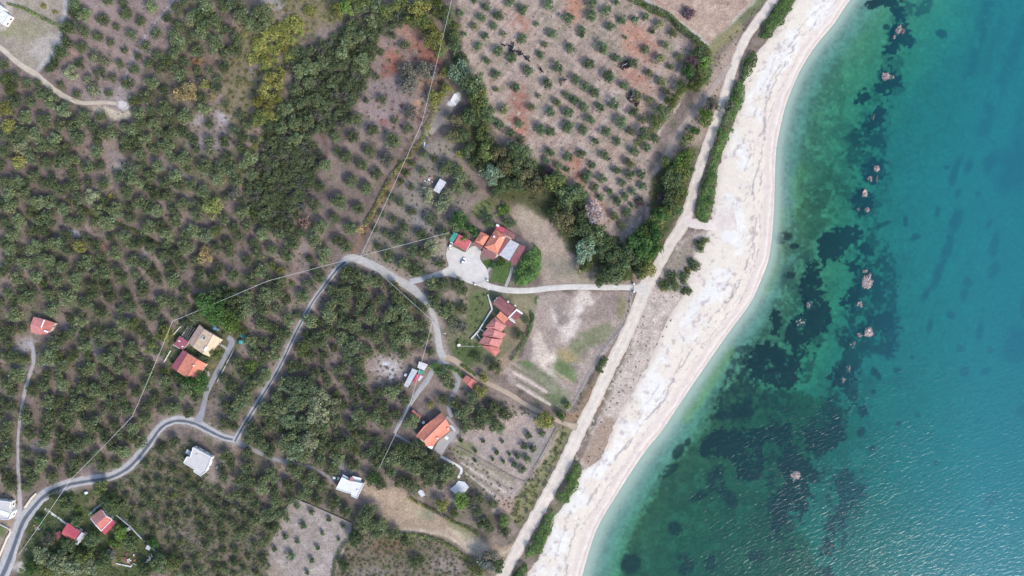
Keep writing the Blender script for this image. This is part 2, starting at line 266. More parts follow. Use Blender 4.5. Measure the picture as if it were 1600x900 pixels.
# bare clearing in the middle grove, and glades there
blob(606, 575, 26, alb(168, 152, 146), .9, 18, 20, edge=1.4); blob(609, 572, 14, alb(192, 182, 176), .8, 12, edge=1.6)
for a_ in range(9):
    line([(606, 574), (606 + 26 * math.cos(a_ * .7), 574 + 26 * math.sin(a_ * .7 + .2))], 1.5, alb(200, 190, 184), .6, 1.2, .5, sp=False)
blob(604, 566, 4.5, alb(226, 222, 224), .95, 2.6, edge=.6); blob(604, 572, 4, alb(110, 98, 92), .9, 3.5, edge=.8); blob(612, 583, 5, alb(205, 198, 196), .8, 14, edge=1)
for x, y, r, ry, a_, c in [(520, 560, 30, 22, 20, (128, 112, 110)), (535, 555, 14, 8, -40, (160, 136, 122)), (560, 518, 16, 8, -20, (110, 94, 96)), (585, 510, 20, 6, 30, (132, 118, 116)), (550, 640, 24, 30, 30, (146, 130, 128)), (585, 655, 14, 14, 0, (140, 124, 120)), (600, 625, 30, 8, 10, (136, 122, 120)),
        (560, 705, 16, 24, -30, (158, 140, 130)), (620, 655, 10, 14, 0, (144, 128, 122)), (480, 560, 12, 7, 30, (144, 122, 112)), (545, 470, 18, 6, 20, (120, 104, 100)), (540, 735, 16, 12, 0, (150, 146, 150)), (430, 715, 20, 6, 20, (146, 134, 132)), (430, 760, 10, 20, 30, (136, 124, 128)),
        (690, 735, 16, 6, 30, (128, 116, 116)), (592, 735, 8, 12, 30, (126, 112, 108)), (705, 640, 8, 12, 0, (124, 112, 112)), (375, 785, 14, 10, 0, (160, 144, 140)), (360, 770, 6, 12, 20, (150, 124, 112)), (340, 735, 10, 20, 10, (156, 144, 136)), (355, 790, 14, 8, 40, (146, 138, 138)), (275, 690, 8, 16, 20, (150, 136, 130)), (260, 712, 14, 8, 0, (148, 132, 126)),
        (300, 870, 24, 14, 0, (152, 134, 124)), (320, 880, 14, 9, 30, (168, 148, 138)), (390, 890, 14, 14, 0, (148, 128, 122)), (285, 830, 14, 5, 30, (140, 112, 98))]:
    blob(x, y, r, alb(*c), .75, ry, a_, edge=1.2)
poly([(170, 752), (238, 695), (300, 700), (330, 760), (425, 800), (415, 905), (262, 910), (256, 872), (190, 815)], alb(112, 104, 84), 8, .65)
line([(172, 756), (195, 772), (225, 798), (250, 815), (285, 832), (310, 850)], 5, alb(144, 124, 122), .8, 2.5); line([(265, 735), (300, 755), (340, 775), (385, 800)], 4, alb(82, 74, 72), .7, 2)  # second, dark line: a bank's shade painted into the soil colour
poly([(40, 815), (60, 780), (110, 762), (180, 770), (240, 850), (255, 880), (200, 920), (20, 930)], alb(84, 92, 58), 6, .9); blob(120, 868, 30, alb(110, 112, 78), .6, 10); blob(150, 785, 16, alb(128, 116, 92), .8, 10); line([(185, 805), (205, 823), (224, 842), (252, 866)], 4, alb(138, 122, 116), .8, 1.5, .1)
blob(190, 878, 20, alb(150, 134, 104), .7, 6); blob(30, 888, 14, alb(196, 186, 176), .9, 8); blob(42, 884, 8, alb(150, 130, 114), .6, 8)
poly([(-60, 750), (24, 770), (30, 805), (18, 850), (-10, 880), (-60, 900)], alb(170, 150, 132), 4, .8, .4); blob(4, 830, 10, alb(92, 108, 60), .8, 10)
# garden of the beige house
poly([(260, 520), (290, 495), (330, 440), (380, 450), (385, 500), (372, 540), (350, 580), (320, 620), (290, 610), (255, 585)], alb(104, 104, 74), 6, .85); blob(345, 470, 24, alb(72, 92, 48), .8, 16); blob(335, 575, 10, alb(132, 122, 84), .8, 8); blob(290, 505, 10, alb(120, 112, 112), .6, 12)
line([(320, 432), (332, 438), (342, 456), (350, 452), (380, 466)], 3, alb(198, 192, 180), .6, 1.2); poly([(322, 435), (345, 445), (340, 462), (318, 455)], alb(134, 132, 96), 2, .8, .2)
blob(785, 300, 30, alb(96, 86, 58), .6, 30); blob(820, 285, 24, alb(122, 92, 60), .6, 20); blob(742, 200, 20, alb(84, 92, 52), .7, 50)
poly([(745, 200), (790, 240), (850, 260), (900, 310), (945, 370), (990, 385), (1020, 340), (1015, 280), (1060, 235), (1090, 230), (1075, 310), (1030, 410), (960, 432), (900, 400), (860, 340), (780, 310), (740, 250)], alb(84, 88, 52), 6, .85)
# white rubble patch
blob(709, 160, 7, alb(226, 222, 216), .9, 5, -40, edge=.5); blob(714, 152, 4, alb(228, 226, 220), .9, 9, 10, edge=.6)

for pp, ww in (([(-25, 960), (6, 890), (33, 818), (72, 772), (140, 750), (200, 730), (238, 684), (264, 659), (305, 661), (347, 682), (368, 687)], 16), ([(366, 690), (402, 630), (465, 513), (505, 448), (543, 404)], 12), ([(543, 404), (593, 420), (637, 446), (666, 472), (683, 520), (694, 560)], 18)):
    line(pp, ww, alb(178, 166, 156), .55, 4, .6)
# strip between coast road and beach
poly([(1010, 460), (1040, 420), (1070, 375), (1108, 358), (1085, 410), (1066, 465), (1040, 510), (1022, 555), (1000, 594), (980, 632), (960, 660), (948, 695), (920, 735), (905, 730), (935, 660), (960, 600), (985, 540)], alb(196, 179, 166), 5, 1, .5)
b = block(890, 1120, 350, 780); zone = (GX[b] < beach_x[b] + 6) & (dS[b] > 30) & (GX[b] > 900)
rd = np.interp(GY[b], [350, 380, 437, 512, 592, 662, 720, 775], [1068, 1047, 1015, 985, 942, 910, 885, 857])
zone = zone & (GX[b] > rd)
put(b, alb(158, 142, 130), zone * sst(N_b[b] + (N_c[b] - .5) * .5, .54, .70) * .75); put(b, alb(222, 206, 194), zone * sst(N_c[b], .56, .75) * .55)
poly([(1030, 450), (1048, 405), (1075, 372), (1092, 372), (1070, 420), (1045, 455)], alb(142, 130, 114), 4, .8); poly([(960, 660), (948, 700), (925, 732), (905, 722), (930, 680), (945, 650)], alb(160, 136, 116), 4, .8)

# beach
b = block(300, 2200, -1500, 2200)
B = is_beach[b]; d = dS[b] + WX[b] * .35; al = GX[b] * .5 + GY[b] * .86
cb = np.zeros(C[b].shape); cb[:] = alb(230, 217, 200)
def bp(c, m):
    global cb
    cb = cb + (np.asarray(c) - cb) * np.clip(m, 0, 1)[..., None]
bw = np.interp(GY[b], [-100, 0, 100, 200, 300, 400, 500, 600, 700, 800, 900, 1000], [22, 26, 34, 52, 60, 58, 52, 48, 44, 50, 52, 52])
n1 = fbm(GX[b], GY[b], 30, 3, 4); n2 = fbm(GX[b] + 400, GY[b], 8, 1, 3)
bp(alb(234, 228, 219), sst(n1 * 34 + d - bw, -2, 9) * sst(bw + 20 - d + (n2 - .5) * 10, -6, 8) * .95 * sst(n1 + (n2 - .5) * .3, .40, .52))
bp(alb(214, 195, 186), sst(-np.abs(d - 13), -9, 3) * .8)
bp(alb(214, 196, 190), sst(n2, .52, .7) * .35)
for off, wd, am, sd in [(17, .7, .6, 2), (21, .8, .7, 4), (26, 1.3, .85, 5), (30, 1.8, .8, 6), (34, 1.2, .6, 3), (11, .6, .4, 7), (44, 1.4, .5, 1)]:
    dd = d - off - (fbm(GX[b], GY[b], 60, sd, 2) - .5) * 16 - (fbm(GX[b], GY[b], 7, sd + 1, 3) - .5) * 7
    bp(alb(150, 138, 142), sst(-np.abs(dd), -wd * 1.5, -wd * .2) * am * .78 * sst(fbm(GX[b], GY[b], 34, sd + 2, 3) + (N_c[b] - .5) * .7, .46, .58))
bp(alb(176, 160, 156), sst(n2 + (N_c[b] - .5) * .6, .70, .80) * .55 * sst(d, 18, 40))
bp(alb(206, 186, 176), sst(-np.abs(d - 3.5), -3.5, -.5) * .7)
bp(alb(232, 230, 230), sst(-np.abs(d - 6.5 - (n1 - .5) * 6), -1.3, -.2) * .55)
C[b] = np.where(B[..., None], cb, C[b])
fade = sst(GX[b] - beach_x[b], 10, 0) * B
put(b, alb(196, 178, 166), fade * .45)

# sea bed: pale sand going to weed-tinged sand, weed beds and reef
b = block(400, 9000, -1600, 2400)
sea = dS[b] < 0; d = -dS[b]
sand = alb(224, 208, 190); sb = np.zeros(C[b].shape); sb[:] = sand
def sp_(c, m):
    global sb
    sb = sb + (np.asarray(c) - sb) * np.clip(m, 0, 1)[..., None]
nn = fbm(GX[b], GY[b], 50, 2, 4)
sp_([.56, .46, .24], sst(d, 26, 56) * .9)
sp_([.40, .35, .30], sst(d + (nn - .5) * 60, 110, 200))
sp_([.24, .25, .21], sst(GX[b] + (N_d[b] - .5) * 60, 1440, 1620) * .6)
C[b] = np.where(sea[..., None], sb, C[b])
WEED = np.array([.036, .024, .028]); REEF = np.array([.14, .085, .060]); ALG = np.array([.17, .115, .045]); SOFT = np.array([.12, .11, .13])
def reef(pts, c, soft=2.5, amt=.9, brk=0.0, warp=.9, fr=3): poly(pts, c, soft, amt, warp, brk, fr)
# yellowish film of algae close inshore
for pp, w_, am in (([(1222, 330), (1219, 380), (1210, 420), (1196, 452)], 14, .45), ([(1142, 548), (1116, 588), (1094, 622), (1072, 652)], 16, .6), ([(1258, 262), (1250, 290), (1248, 330)], 22, .5)):
    line(pp, w_, [.50, .46, .12], am, 9, .5)
# algae fields
reef([(1105, 665), (1055, 720), (1005, 800), (985, 850), (965, 910), (1290, 930), (1260, 840), (1210, 800), (1290, 690), (1330, 640), (1250, 610), (1200, 610), (1150, 580), (1125, 625)], ALG * 1.25, 7, .9, 0, .9, 7)
reef([(1100, 640), (1150, 560), (1200, 500), (1225, 420), (1260, 380), (1285, 420), (1250, 500), (1240, 560), (1200, 620)], REEF * 1.2, 8, .75, -.2)
reef([(1252, 228), (1262, 180), (1284, 130), (1296, 96), (1318, 84), (1318, 150), (1316, 185), (1385, 215), (1386, 255), (1370, 300), (1330, 310), (1300, 330), (1270, 335), (1246, 300)], REEF * 1.5, 5, .5, -.2)
reef([(1240, 330), (1300, 260), (1330, 300), (1300, 345), (1250, 390), (1225, 420), (1222, 370)], ALG * 1.5, 7, .75, -.3)
reef([(1320, 215), (1350, 190), (1386, 195), (1386, 235), (1350, 240)], REEF, 4, .8, -.2)
reef([(1330, 440), (1346, 405), (1372, 385), (1395, 415), (1402, 470), (1400, 540), (1388, 556), (1350, 545), (1342, 575), (1334, 600), (1350, 632), (1358, 648), (1342, 645), (1324, 622), (1318, 660), (1314, 690), (1240, 690), (1275, 645), (1298, 622), (1302, 600), (1294, 588), (1318, 565), (1318, 542), (1306, 530), (1326, 512), (1320, 475)], REEF * .9, 3, .85, -.35)
reef([(1395, 0), (1412, -20), (1460, -20), (1452, 20), (1420, 24), (1410, 30)], REEF * .9, 3, .8, -.2)
# mottling in the algae
b = block(900, 1700, -60, 960); q = (dS[b] < -40)
mt = sst(fbm(GX[b], GY[b], 22, 6, 5, .7), .47, .60) * sst(-GX[b] + 1420 - (GY[b] - 450) * .1, -40, 60)
put(b, np.array([.055, .045, .038]), mt * q * .3 * sst(GY[b], 120, 380))
put(b, np.array([.42, .33, .17]), sst(fbm(GX[b] + 900, GY[b], 30, 4, 5, .7), .58, .68) * q * .35 * sst(-GX[b] + 1400, -40, 60))
# ragged band of weed and reef running down the middle
for pts in ([(1335, 350), (1372, 345), (1392, 385), (1404, 440), (1404, 520), (1398, 560), (1372, 552), (1346, 560), (1345, 600), (1330, 640), (1320, 690), (1285, 705), (1262, 690), (1290, 640), (1300, 600), (1318, 545), (1308, 520), (1322, 470), (1336, 425), (1330, 385)],
            [(1390, 20), (1420, 20), (1432, 66), (1412, 92), (1408, 140), (1392, 175), (1386, 230), (1390, 290), (1366, 340), (1330, 340), (1338, 290), (1320, 240), (1345, 190), (1340, 150), (1372, 120), (1384, 80)], [(1150, 540), (1235, 540), (1275, 470), (1300, 500), (1275, 560), (1250, 620), (1240, 700), (1180, 660), (1110, 660)],
            [(1200, 690), (1280, 660), (1290, 740), (1270, 800), (1240, 850), (1200, 850), (1190, 760)], [(1300, 730), (1345, 735), (1355, 775), (1330, 830), (1300, 880), (1280, 870), (1292, 810)]):
    reef(pts, np.array([.060, .042, .042]), 3, .5 if pts[0][1] < 100 else .72, .15 if pts[0][1] < 400 else .45, 1.0, 8)
# dark weed beds
for pts in [
    [(1277, 372), (1287, 365), (1302, 360), (1317, 354), (1340, 352), (1352, 357), (1354, 367), (1342, 369), (1332, 374), (1325, 387), (1312, 397), (1310, 412), (1295, 404), (1285, 414), (1280, 405), (1277, 385)],
    [(1258, 425), (1264, 411), (1280, 409), (1284, 437), (1285, 465), (1300, 478), (1298, 495), (1300, 507), (1287, 520), (1267, 525), (1255, 547), (1237, 550), (1227, 532), (1227, 517), (1242, 495), (1257, 480), (1253, 465), (1252, 440)],
    [(1322, 410), (1342, 400), (1342, 422), (1337, 434), (1330, 425)], [(1341, 375), (1358, 373), (1358, 395), (1342, 392)],
    [(1180, 540), (1200, 537), (1215, 542), (1237, 550), (1265, 535), (1265, 545), (1252, 565), (1246, 590), (1231, 612), (1215, 605), (1195, 602), (1178, 590), (1168, 565)],
    [(1204, 500), (1212, 486), (1224, 486), (1222, 505), (1212, 524), (1203, 520)],
    [(1085, 705), (1096, 685), (1110, 674), (1150, 672), (1190, 688), (1197, 715), (1192, 745), (1168, 757), (1150, 742), (1152, 724), (1130, 716), (1108, 716)],
    [(1150, 672), (1200, 668), (1235, 665), (1240, 700), (1230, 715), (1205, 690), (1190, 690)],
    [(1210, 712), (1232, 704), (1257, 712), (1260, 727), (1275, 725), (1277, 742), (1265, 767), (1265, 787), (1252, 815), (1240, 790), (1232, 815), (1208, 838), (1205, 800), (1215, 765), (1225, 745), (1215, 730)],
    [(1255, 670), (1280, 670), (1276, 695), (1265, 715), (1257, 695)],
    [(1327, 730), (1335, 750), (1350, 755), (1347, 775), (1335, 782), (1332, 800), (1320, 805), (1322, 832), (1300, 837), (1295, 867), (1285, 867), (1295, 825), (1305, 800), (1312, 775), (1300, 762), (1305, 747), (1320, 737)],
    [(1282, 884), (1300, 884), (1300, 910), (1276, 910)], [(1350, 12), (1365, 2), (1375, -12), (1407, -12), (1412, 25), (1400, 34), (1394, 16), (1380, 8), (1360, 16)],
    [(1393, 42), (1410, 30), (1420, 40), (1428, 60), (1420, 75), (1408, 70), (1400, 83), (1385, 86), (1382, 80), (1392, 62)],
    [(1378, 112), (1392, 108), (1407, 115), (1405, 130), (1390, 138), (1384, 155), (1378, 146), (1366, 142), (1368, 130), (1380, 126)],
    [(1342, 146), (1352, 142), (1360, 146), (1358, 156), (1344, 163), (1330, 164)], [(1362, 176), (1378, 162), (1383, 172), (1378, 190), (1364, 205), (1352, 190)],
    [(1352, 262), (1366, 248), (1384, 256), (1380, 280), (1362, 288), (1353, 280)], [(1338, 300), (1345, 294), (1360, 300), (1362, 325), (1350, 336), (1332, 325), (1328, 312)],
    [(1325, 455), (1345, 440), (1350, 470), (1334, 482), (1318, 475)], [(1355, 490), (1390, 485), (1402, 510), (1380, 520), (1358, 505)], [(1296, 590), (1310, 572), (1335, 575), (1338, 590), (1325, 610), (1305, 605)],
    [(1340, 635), (1348, 625), (1358, 640), (1352, 650), (1342, 645)], [(1385, 530), (1396, 525), (1397, 548), (1386, 556)], [(1250, 690), (1310, 650), (1318, 690), (1290, 710), (1265, 705)]]:
    reef(pts, WEED, 1.3, .95, -1.7, .7, 9)
for x, y, r, ry, a_ in [(1222, 371, 16, 9, -20), (1241, 385, 8, 5, 0), (1235, 432, 11, 7, 0), (1385, 42, 5.5, 5.5, 0), (1472, 54, 8.5, 8.5, 0), (1362, 700, 6, 5, 0), (1345, 676, 6, 9, 20), (1310, 682, 14, 8, 0), (1070, 882, 14, 16, 0), (985, 882, 18, 18, 20), (1055, 825, 12, 12, 0), (1120, 755, 14, 20, -30), (1140, 780, 12, 16, -30), (1125, 735, 14, 10, 0),
        (1365, 580, 5, 6, 0), (1371, 586, 4, 8, -30), (1365, 612, 4, 4, 0), (1279, 540, 4, 3, 0), (1273, 552, 3, 2, 0), (1391, 92, 6, 3, -30), (1060, 705, 8, 14, 30), (1045, 735, 20, 8, -40), (1095, 775, 20, 7, -30), (1075, 690, 5, 8, 20), (1180, 870, 14, 10, 0), (1110, 880, 10, 14, 0), (1235, 862, 10, 6, 0), (1160, 640, 22, 16, -30), (1130, 650, 12, 9, 0), (1210, 570, 20, 12, 0)]:
    blob(x, y, r, WEED, .85, ry, a_, warp=.5 if r > 6 else .12, edge=.5, brk=-.7 if r > 9 else 0)
for x, y, r, ry, a_ in [(1402, 540, 5, 3, 0), (1425, 558, 4, 4, 0), (1402, 578, 6, 5, 0), (1485, 492, 7, 6, 0), (1509, 580, 8, 8, 0), (1541, 580, 8, 6, -30), (1547, 547, 6, 5, 0), (1434, 648, 5, 5, 0), (1405, 662, 5, 5, 0), (1452, 510, 5, 11, 10), (1532, 515, 6, 17, 12), (1505, 462, 7, 12, 15), (1446, 460, 6, 12, 35), (1415, 345, 4, 8, 5), (1465, 330, 4, 9, 10), (1500, 545, 8, 6, 0), (1482, 370, 5, 4, 0),
        (1430, 370, 10, 5, -30), (1380, 352, 14, 3, -20), (1480, 262, 5, 4, 0), (1528, 302, 5, 4, 0), (1492, 270, 7, 26, 22), (1514, 260, 6, 12, 20), (1497, 300, 5, 7, 20), (1492, 345, 8, 20, 14), (1480, 388, 7, 24, 18), (1466, 425, 8, 26, 18), (1510, 440, 9, 10, 0), (1555, 380, 7, 22, 12), (1552, 420, 7, 16, 15), (1546, 350, 4, 8, 25), (1548, 782, 12, 10, -40), (1463, 724, 5, 4, 0), (1590, 540, 20, 30, 10), (1598, 640, 10, 8, 0),
        (1548, 250, 10, 18, 25), (1588, 265, 30, 44, 20), (1600, 480, 6, 20, 0)]:
    blob(x, y, r, np.array([.075, .07, .085]), .85, ry, a_, warp=.6 if r > 6 else .2, edge=1.0)
line([(1545, 8), (1535, 40), (1525, 80), (1515, 118)], 18, SOFT, .7, 9, .8, -.2); line([(1605, 30), (1585, 80), (1565, 130), (1550, 165), (1538, 205)], 20, SOFT, .75, 9, .8, -.2); line([(1610, 140), (1596, 190), (1592, 230)], 18, SOFT, .6, 9, .8); line([(1565, 30), (1550, 70), (1540, 110)], 10, SOFT, .5, 7, .8, 0)
# ------------------------------------------------------------------ meshes and materials
def mesh_np(name, V, F, cols=None, mat=None, smooth=False, mats=None, midx=None):
    V = np.asarray(V, np.float32); F = np.asarray(F, np.int32)
    me = bpy.data.meshes.new(name); k = F.shape[1]
    me.vertices.add(len(V)); me.vertices.foreach_set('co', V.ravel())
    me.loops.add(F.size); me.loops.foreach_set('vertex_index', F.ravel())
    me.polygons.add(len(F)); me.polygons.foreach_set('loop_start', np.arange(0, F.size, k, dtype=np.int32))
    me.polygons.foreach_set('use_smooth', np.full(len(F), smooth, bool))
    if cols is not None:
        at = me.color_attributes.new('Col', 'FLOAT_COLOR', 'POINT')
        c4 = np.ones((len(V), 4), np.float32); c4[:, :3] = cols; at.data.foreach_set('color', c4.ravel())
    for m in ([mat] if mat else (mats or [])): me.materials.append(m)
    if midx is not None: me.polygons.foreach_set('material_index', np.asarray(midx, np.int32))
    me.update(calc_edges=True); return me
def link(name, me, parent=None, loc=(0, 0, 0), rotz=0, sc=None):
    o = bpy.data.objects.new(name, me); COL.objects.link(o)
    o.location = loc; o.rotation_euler = (0, 0, rotz)
    if sc is not None: o.scale = (sc, sc, sc)
    if parent: o.parent = parent
    return o
def tag(o, label=None, cat=None, group=None, kind=None):
    if label: o['label'] = label
    if cat: o['category'] = cat
    if group: o['group'] = group
    if kind: o['kind'] = kind
    return o
def thing(name, label, cat, loc, rotz=0, group=None):
    return tag(link(name, None, None, loc, rotz), label, cat, group)
def dup(root, loc, rotz, label, group=None, sc=None):
    r = root.copy(); COL.objects.link(r); r.location = loc; r.rotation_euler = (0, 0, rotz); r['label'] = label
    if group: r['group'] = group
    if sc: r.scale = (sc, sc, sc)
    for ch in root.children:
        c = ch.copy(); COL.objects.link(c); c.parent = r
        for g in ch.children:
            d = g.copy(); COL.objects.link(d); d.parent = c
    return r

def new_mat(name):
    m = bpy.data.materials.new(name); m.use_nodes = True
    nt = m.node_tree; nt.nodes.clear(); return m, nt, nt.nodes, nt.links
def node(nt, t, **kw):
    n = nt.nodes.new(t)
    for k, v in kw.items():
        if k in n.inputs: n.inputs[k].default_value = v
        else: setattr(n, k, v)
    return n
def attr_mat(name, rough=.95, scales=((1.6, .35), (6, .3)), bump=.4, bscale=2.5, spec=.15):
    """vertex colours of the thing itself, broken up by fine noise"""
    m, nt, N, L = new_mat(name)
    out = node(nt, 'ShaderNodeOutputMaterial'); bs = node(nt, 'ShaderNodeBsdfPrincipled', Roughness=rough)
    bs.inputs['Specular IOR Level'].default_value = spec
    at = node(nt, 'ShaderNodeAttribute', attribute_name='Col'); tc = node(nt, 'ShaderNodeTexCoord')
    col = at.outputs['Color']
    for s, a in scales:
        nz = node(nt, 'ShaderNodeTexNoise', Scale=1.0 / s, Detail=5.0, Roughness=.65); L.new(tc.outputs['Object'], nz.inputs['Vector'])
        mr = node(nt, 'ShaderNodeMapRange'); L.new(nz.outputs['Fac'], mr.inputs[0])
        mr.inputs[1].default_value = .3; mr.inputs[2].default_value = .7; mr.inputs[3].default_value = 1 - a; mr.inputs[4].default_value = 1 + a
        vm = node(nt, 'ShaderNodeVectorMath', operation='SCALE'); L.new(col, vm.inputs[0]); L.new(mr.outputs[0], vm.inputs['Scale']); col = vm.outputs[0]
    L.new(col, bs.inputs['Base Color'])
    if bump:
        nb = node(nt, 'ShaderNodeTexNoise', Scale=1.0 / bscale, Detail=6.0, Roughness=.7); L.new(tc.outputs['Object'], nb.inputs['Vector'])
        bp = node(nt, 'ShaderNodeBump', Strength=bump, Distance=.35); L.new(nb.outputs['Fac'], bp.inputs['Height']); L.new(bp.outputs[0], bs.inputs['Normal'])
    L.new(bs.outputs[0], out.inputs[0]); return m
def plain_mat(name, c, rough=.8, var=.18, scale=1.2, metal=0.0, spec=.3, c2=None, bump=0.0):
    m, nt, N, L = new_mat(name)
    out = node(nt, 'ShaderNodeOutputMaterial'); bs = node(nt, 'ShaderNodeBsdfPrincipled', Roughness=rough, Metallic=metal)
    bs.inputs['Specular IOR Level'].default_value = spec
    tc = node(nt, 'ShaderNodeTexCoord'); nz = node(nt, 'ShaderNodeTexNoise', Scale=1.0 / scale, Detail=6.0, Roughness=.7)
    L.new(tc.outputs['Object'], nz.inputs['Vector'])
    cr = node(nt, 'ShaderNodeValToRGB'); c = np.asarray(c, float)
    a = c * (1 - var); b_ = np.asarray(c2, float) if c2 is not None else np.minimum(c * (1 + var), .9)
    cr.color_ramp.elements[0].color = (*a, 1); cr.color_ramp.elements[1].color = (*b_, 1)
    cr.color_ramp.elements[0].position = .32; cr.color_ramp.elements[1].position = .68
    L.new(nz.outputs['Fac'], cr.inputs[0]); L.new(cr.outputs[0], bs.inputs['Base Color'])
    if bump:
        bp = node(nt, 'ShaderNodeBump', Strength=bump, Distance=.1); L.new(nz.outputs['Fac'], bp.inputs['Height']); L.new(bp.outputs[0], bs.inputs['Normal'])
    L.new(bs.outputs[0], out.inputs[0]); return m
def tile_mat(name, c, c2, course=.34, rib=.26, metal=False):
    """roof covering: courses and ribs in the panel's own uv, weathered in blotches"""
    m, nt, N, L = new_mat(name)
    out = node(nt, 'ShaderNodeOutputMaterial'); bs = node(nt, 'ShaderNodeBsdfPrincipled', Roughness=.45 if metal else .8)
    uv = node(nt, 'ShaderNodeUVMap', uv_map='UVMap')
    bk = node(nt, 'ShaderNodeTexBrick', offset=.5); L.new(uv.outputs[0], bk.inputs['Vector'])
    bk.inputs['Scale'].default_value = 1.0; bk.inputs['Brick Width'].default_value = 8.0 if metal else rib * 2; bk.inputs['Row Height'].default_value = .9 if metal else course
    bk.inputs['Mortar Size'].default_value = .012; bk.inputs['Bias'].default_value = -.2
    c = np.asarray(c, float); c2 = np.asarray(c2, float)
    bk.inputs['Color1'].default_value = (*c, 1); bk.inputs['Color2'].default_value = (*c2, 1); bk.inputs['Mortar'].default_value = (*(c * .8), 1)
    nz = node(nt, 'ShaderNodeTexNoise', Scale=.55, Detail=6.0, Roughness=.7); L.new(uv.outputs[0], nz.inputs['Vector'])
    mr = node(nt, 'ShaderNodeMapRange'); L.new(nz.outputs['Fac'], mr.inputs[0])
    for i, v in enumerate((.3, .7, .70, 1.24)): mr.inputs[i + 1].default_value = v
    vm = node(nt, 'ShaderNodeVectorMath', operation='SCALE'); L.new(bk.outputs['Color'], vm.inputs[0]); L.new(mr.outputs[0], vm.inputs['Scale'])
    L.new(vm.outputs[0], bs.inputs['Base Color'])
    wv = node(nt, 'ShaderNodeTexWave', Scale=1.0 / rib / 2, bands_direction='X'); L.new(uv.outputs[0], wv.inputs['Vector'])
    bp = node(nt, 'ShaderNodeBump', Strength=.5, Distance=.05); L.new(wv.outputs['Fac'], bp.inputs['Height']); L.new(bp.outputs[0], bs.inputs['Normal'])
    L.new(bs.outputs[0], out.inputs[0]); return m
def leaf_mat():
    m, nt, N, L = new_mat('leaves')
    out = node(nt, 'ShaderNodeOutputMaterial'); at = node(nt, 'ShaderNodeAttribute', attribute_name='Col')
    d = node(nt, 'ShaderNodeBsdfDiffuse'); t = node(nt, 'ShaderNodeBsdfTranslucent'); mx = node(nt, 'ShaderNodeMixShader', Fac=.22)
    oi = node(nt, 'ShaderNodeObjectInfo'); mr = node(nt, 'ShaderNodeMapRange'); L.new(oi.outputs['Random'], mr.inputs[0])
    mr.inputs[3].default_value = .76; mr.inputs[4].default_value = 1.36
    vm = node(nt, 'ShaderNodeVectorMath', operation='SCALE'); L.new(at.outputs['Color'], vm.inputs[0]); L.new(mr.outputs[0], vm.inputs['Scale'])
    L.new(vm.outputs[0], d.inputs[0]); L.new(vm.outputs[0], t.inputs[0])
    L.new(d.outputs[0], mx.inputs[1]); L.new(t.outputs[0], mx.inputs[2]); L.new(mx.outputs[0], out.inputs[0]); return m
M = {}
M['soil'] = attr_mat('soil', .97, ((.75, .34), (3.2, .2)), .55, 1.6)
M['sand'] = attr_mat('beach_sand', .95, ((.8, .08), (4, .07)), .25, 2.0)
M['bed'] = attr_mat('sea_bed', .9, ((2.2, .22), (7, .18)), .3, 3.0)
M['track'] = attr_mat('packed_dirt', .95, ((.8, .12), (3.5, .12)), .25, 1.5)
M['leaf'] = leaf_mat()
M['bark'] = plain_mat('bark', (.11, .085, .065), .95, .35, .4, bump=.5)
M['wall_white'] = plain_mat('white_render', (.66, .64, .6), .9, .12, 2.0)
M['wall_cream'] = plain_mat('cream_render', (.58, .5, .4), .9, .12, 2.0)
M['wall_grey'] = plain_mat('grey_blockwork', (.33, .32, .31), .9, .15, 1.0)
M['slab'] = plain_mat('roof_screed', (.45, .42, .40), .9, .1, 2.5)
M['slab_white'] = plain_mat('white_roof_coat', (.58, .565, .555), .85, .07, 3.0)
M['white'] = plain_mat('white_paint', (.66, .65, .63), .6, .06, 1.0)
M['concrete'] = plain_mat('concrete', (.42, .415, .41), .9, .14, 1.6)
M['paleconc'] = plain_mat('pale_concrete', (.55, .53, .50), .9, .1, 1.6)
M['stone'] = plain_mat('field_stone', (.26, .235, .21), .95, .35, .6, bump=.6)
M['wood'] = plain_mat('weathered_wood', (.20, .16, .125), .9, .3, .5)
M['frame'] = plain_mat('window_frame', (.6, .58, .55), .5, .05)
M['glass'] = plain_mat('window_glass', (.03, .04, .05), .12, .1, spec=.6)
M['darkmetal'] = plain_mat('dark_metal', (.12, .12, .125), .5, .15, .5)
M['cable'] = plain_mat('aluminium_cable', (.50, .49, .47), .5, .05)
M['teal'] = plain_mat('teal_plastic', (.05, .28, .29), .5, .15, .6)
M['blue'] = plain_mat('blue_plastic', (.10, .19, .27), .5, .15, .6)
M['green_sheet'] = tile_mat('green_sheet', (.03, .22, .18), (.04, .26, .2), metal=True)
M['net'] = plain_mat('shade_net', (.12, .125, .12), .9, .3, .8)
M['tile_orange'] = tile_mat('orange_tiles', alb(236, 148, 120), alb(226, 136, 110))
M['tile_red'] = tile_mat('red_tiles', alb(212, 128, 116), alb(202, 118, 107))
M['tile_pink'] = tile_mat('salmon_tiles', alb(216, 140, 132), alb(204, 130, 122))
M['tile_old'] = tile_mat('weathered_tiles', alb(188, 132, 126), alb(174, 120, 116))
M['tile_beige'] = tile_mat('beige_tiles', alb(238, 206, 172), alb(228, 194, 160))
M['tile_tan'] = tile_mat('tan_tiles', alb(196, 166, 150), alb(182, 154, 138))
M['sheet_maroon'] = tile_mat('maroon_sheet', alb(150, 92, 92), alb(140, 84, 86), metal=True)
M['sheet_red'] = tile_mat('red_sheet', alb(212, 104, 104), alb(202, 96, 98), metal=True)
M['sheet_crimson'] = tile_mat('crimson_sheet', alb(206, 88, 100), alb(198, 80, 94), metal=True)
M['sheet_rose'] = tile_mat('rose_sheet', alb(170, 92, 104), alb(158, 84, 96), metal=True)
M['sheet_white'] = tile_mat('pale_sheet', (.50, .485, .49), (.45, .44, .45), metal=True)
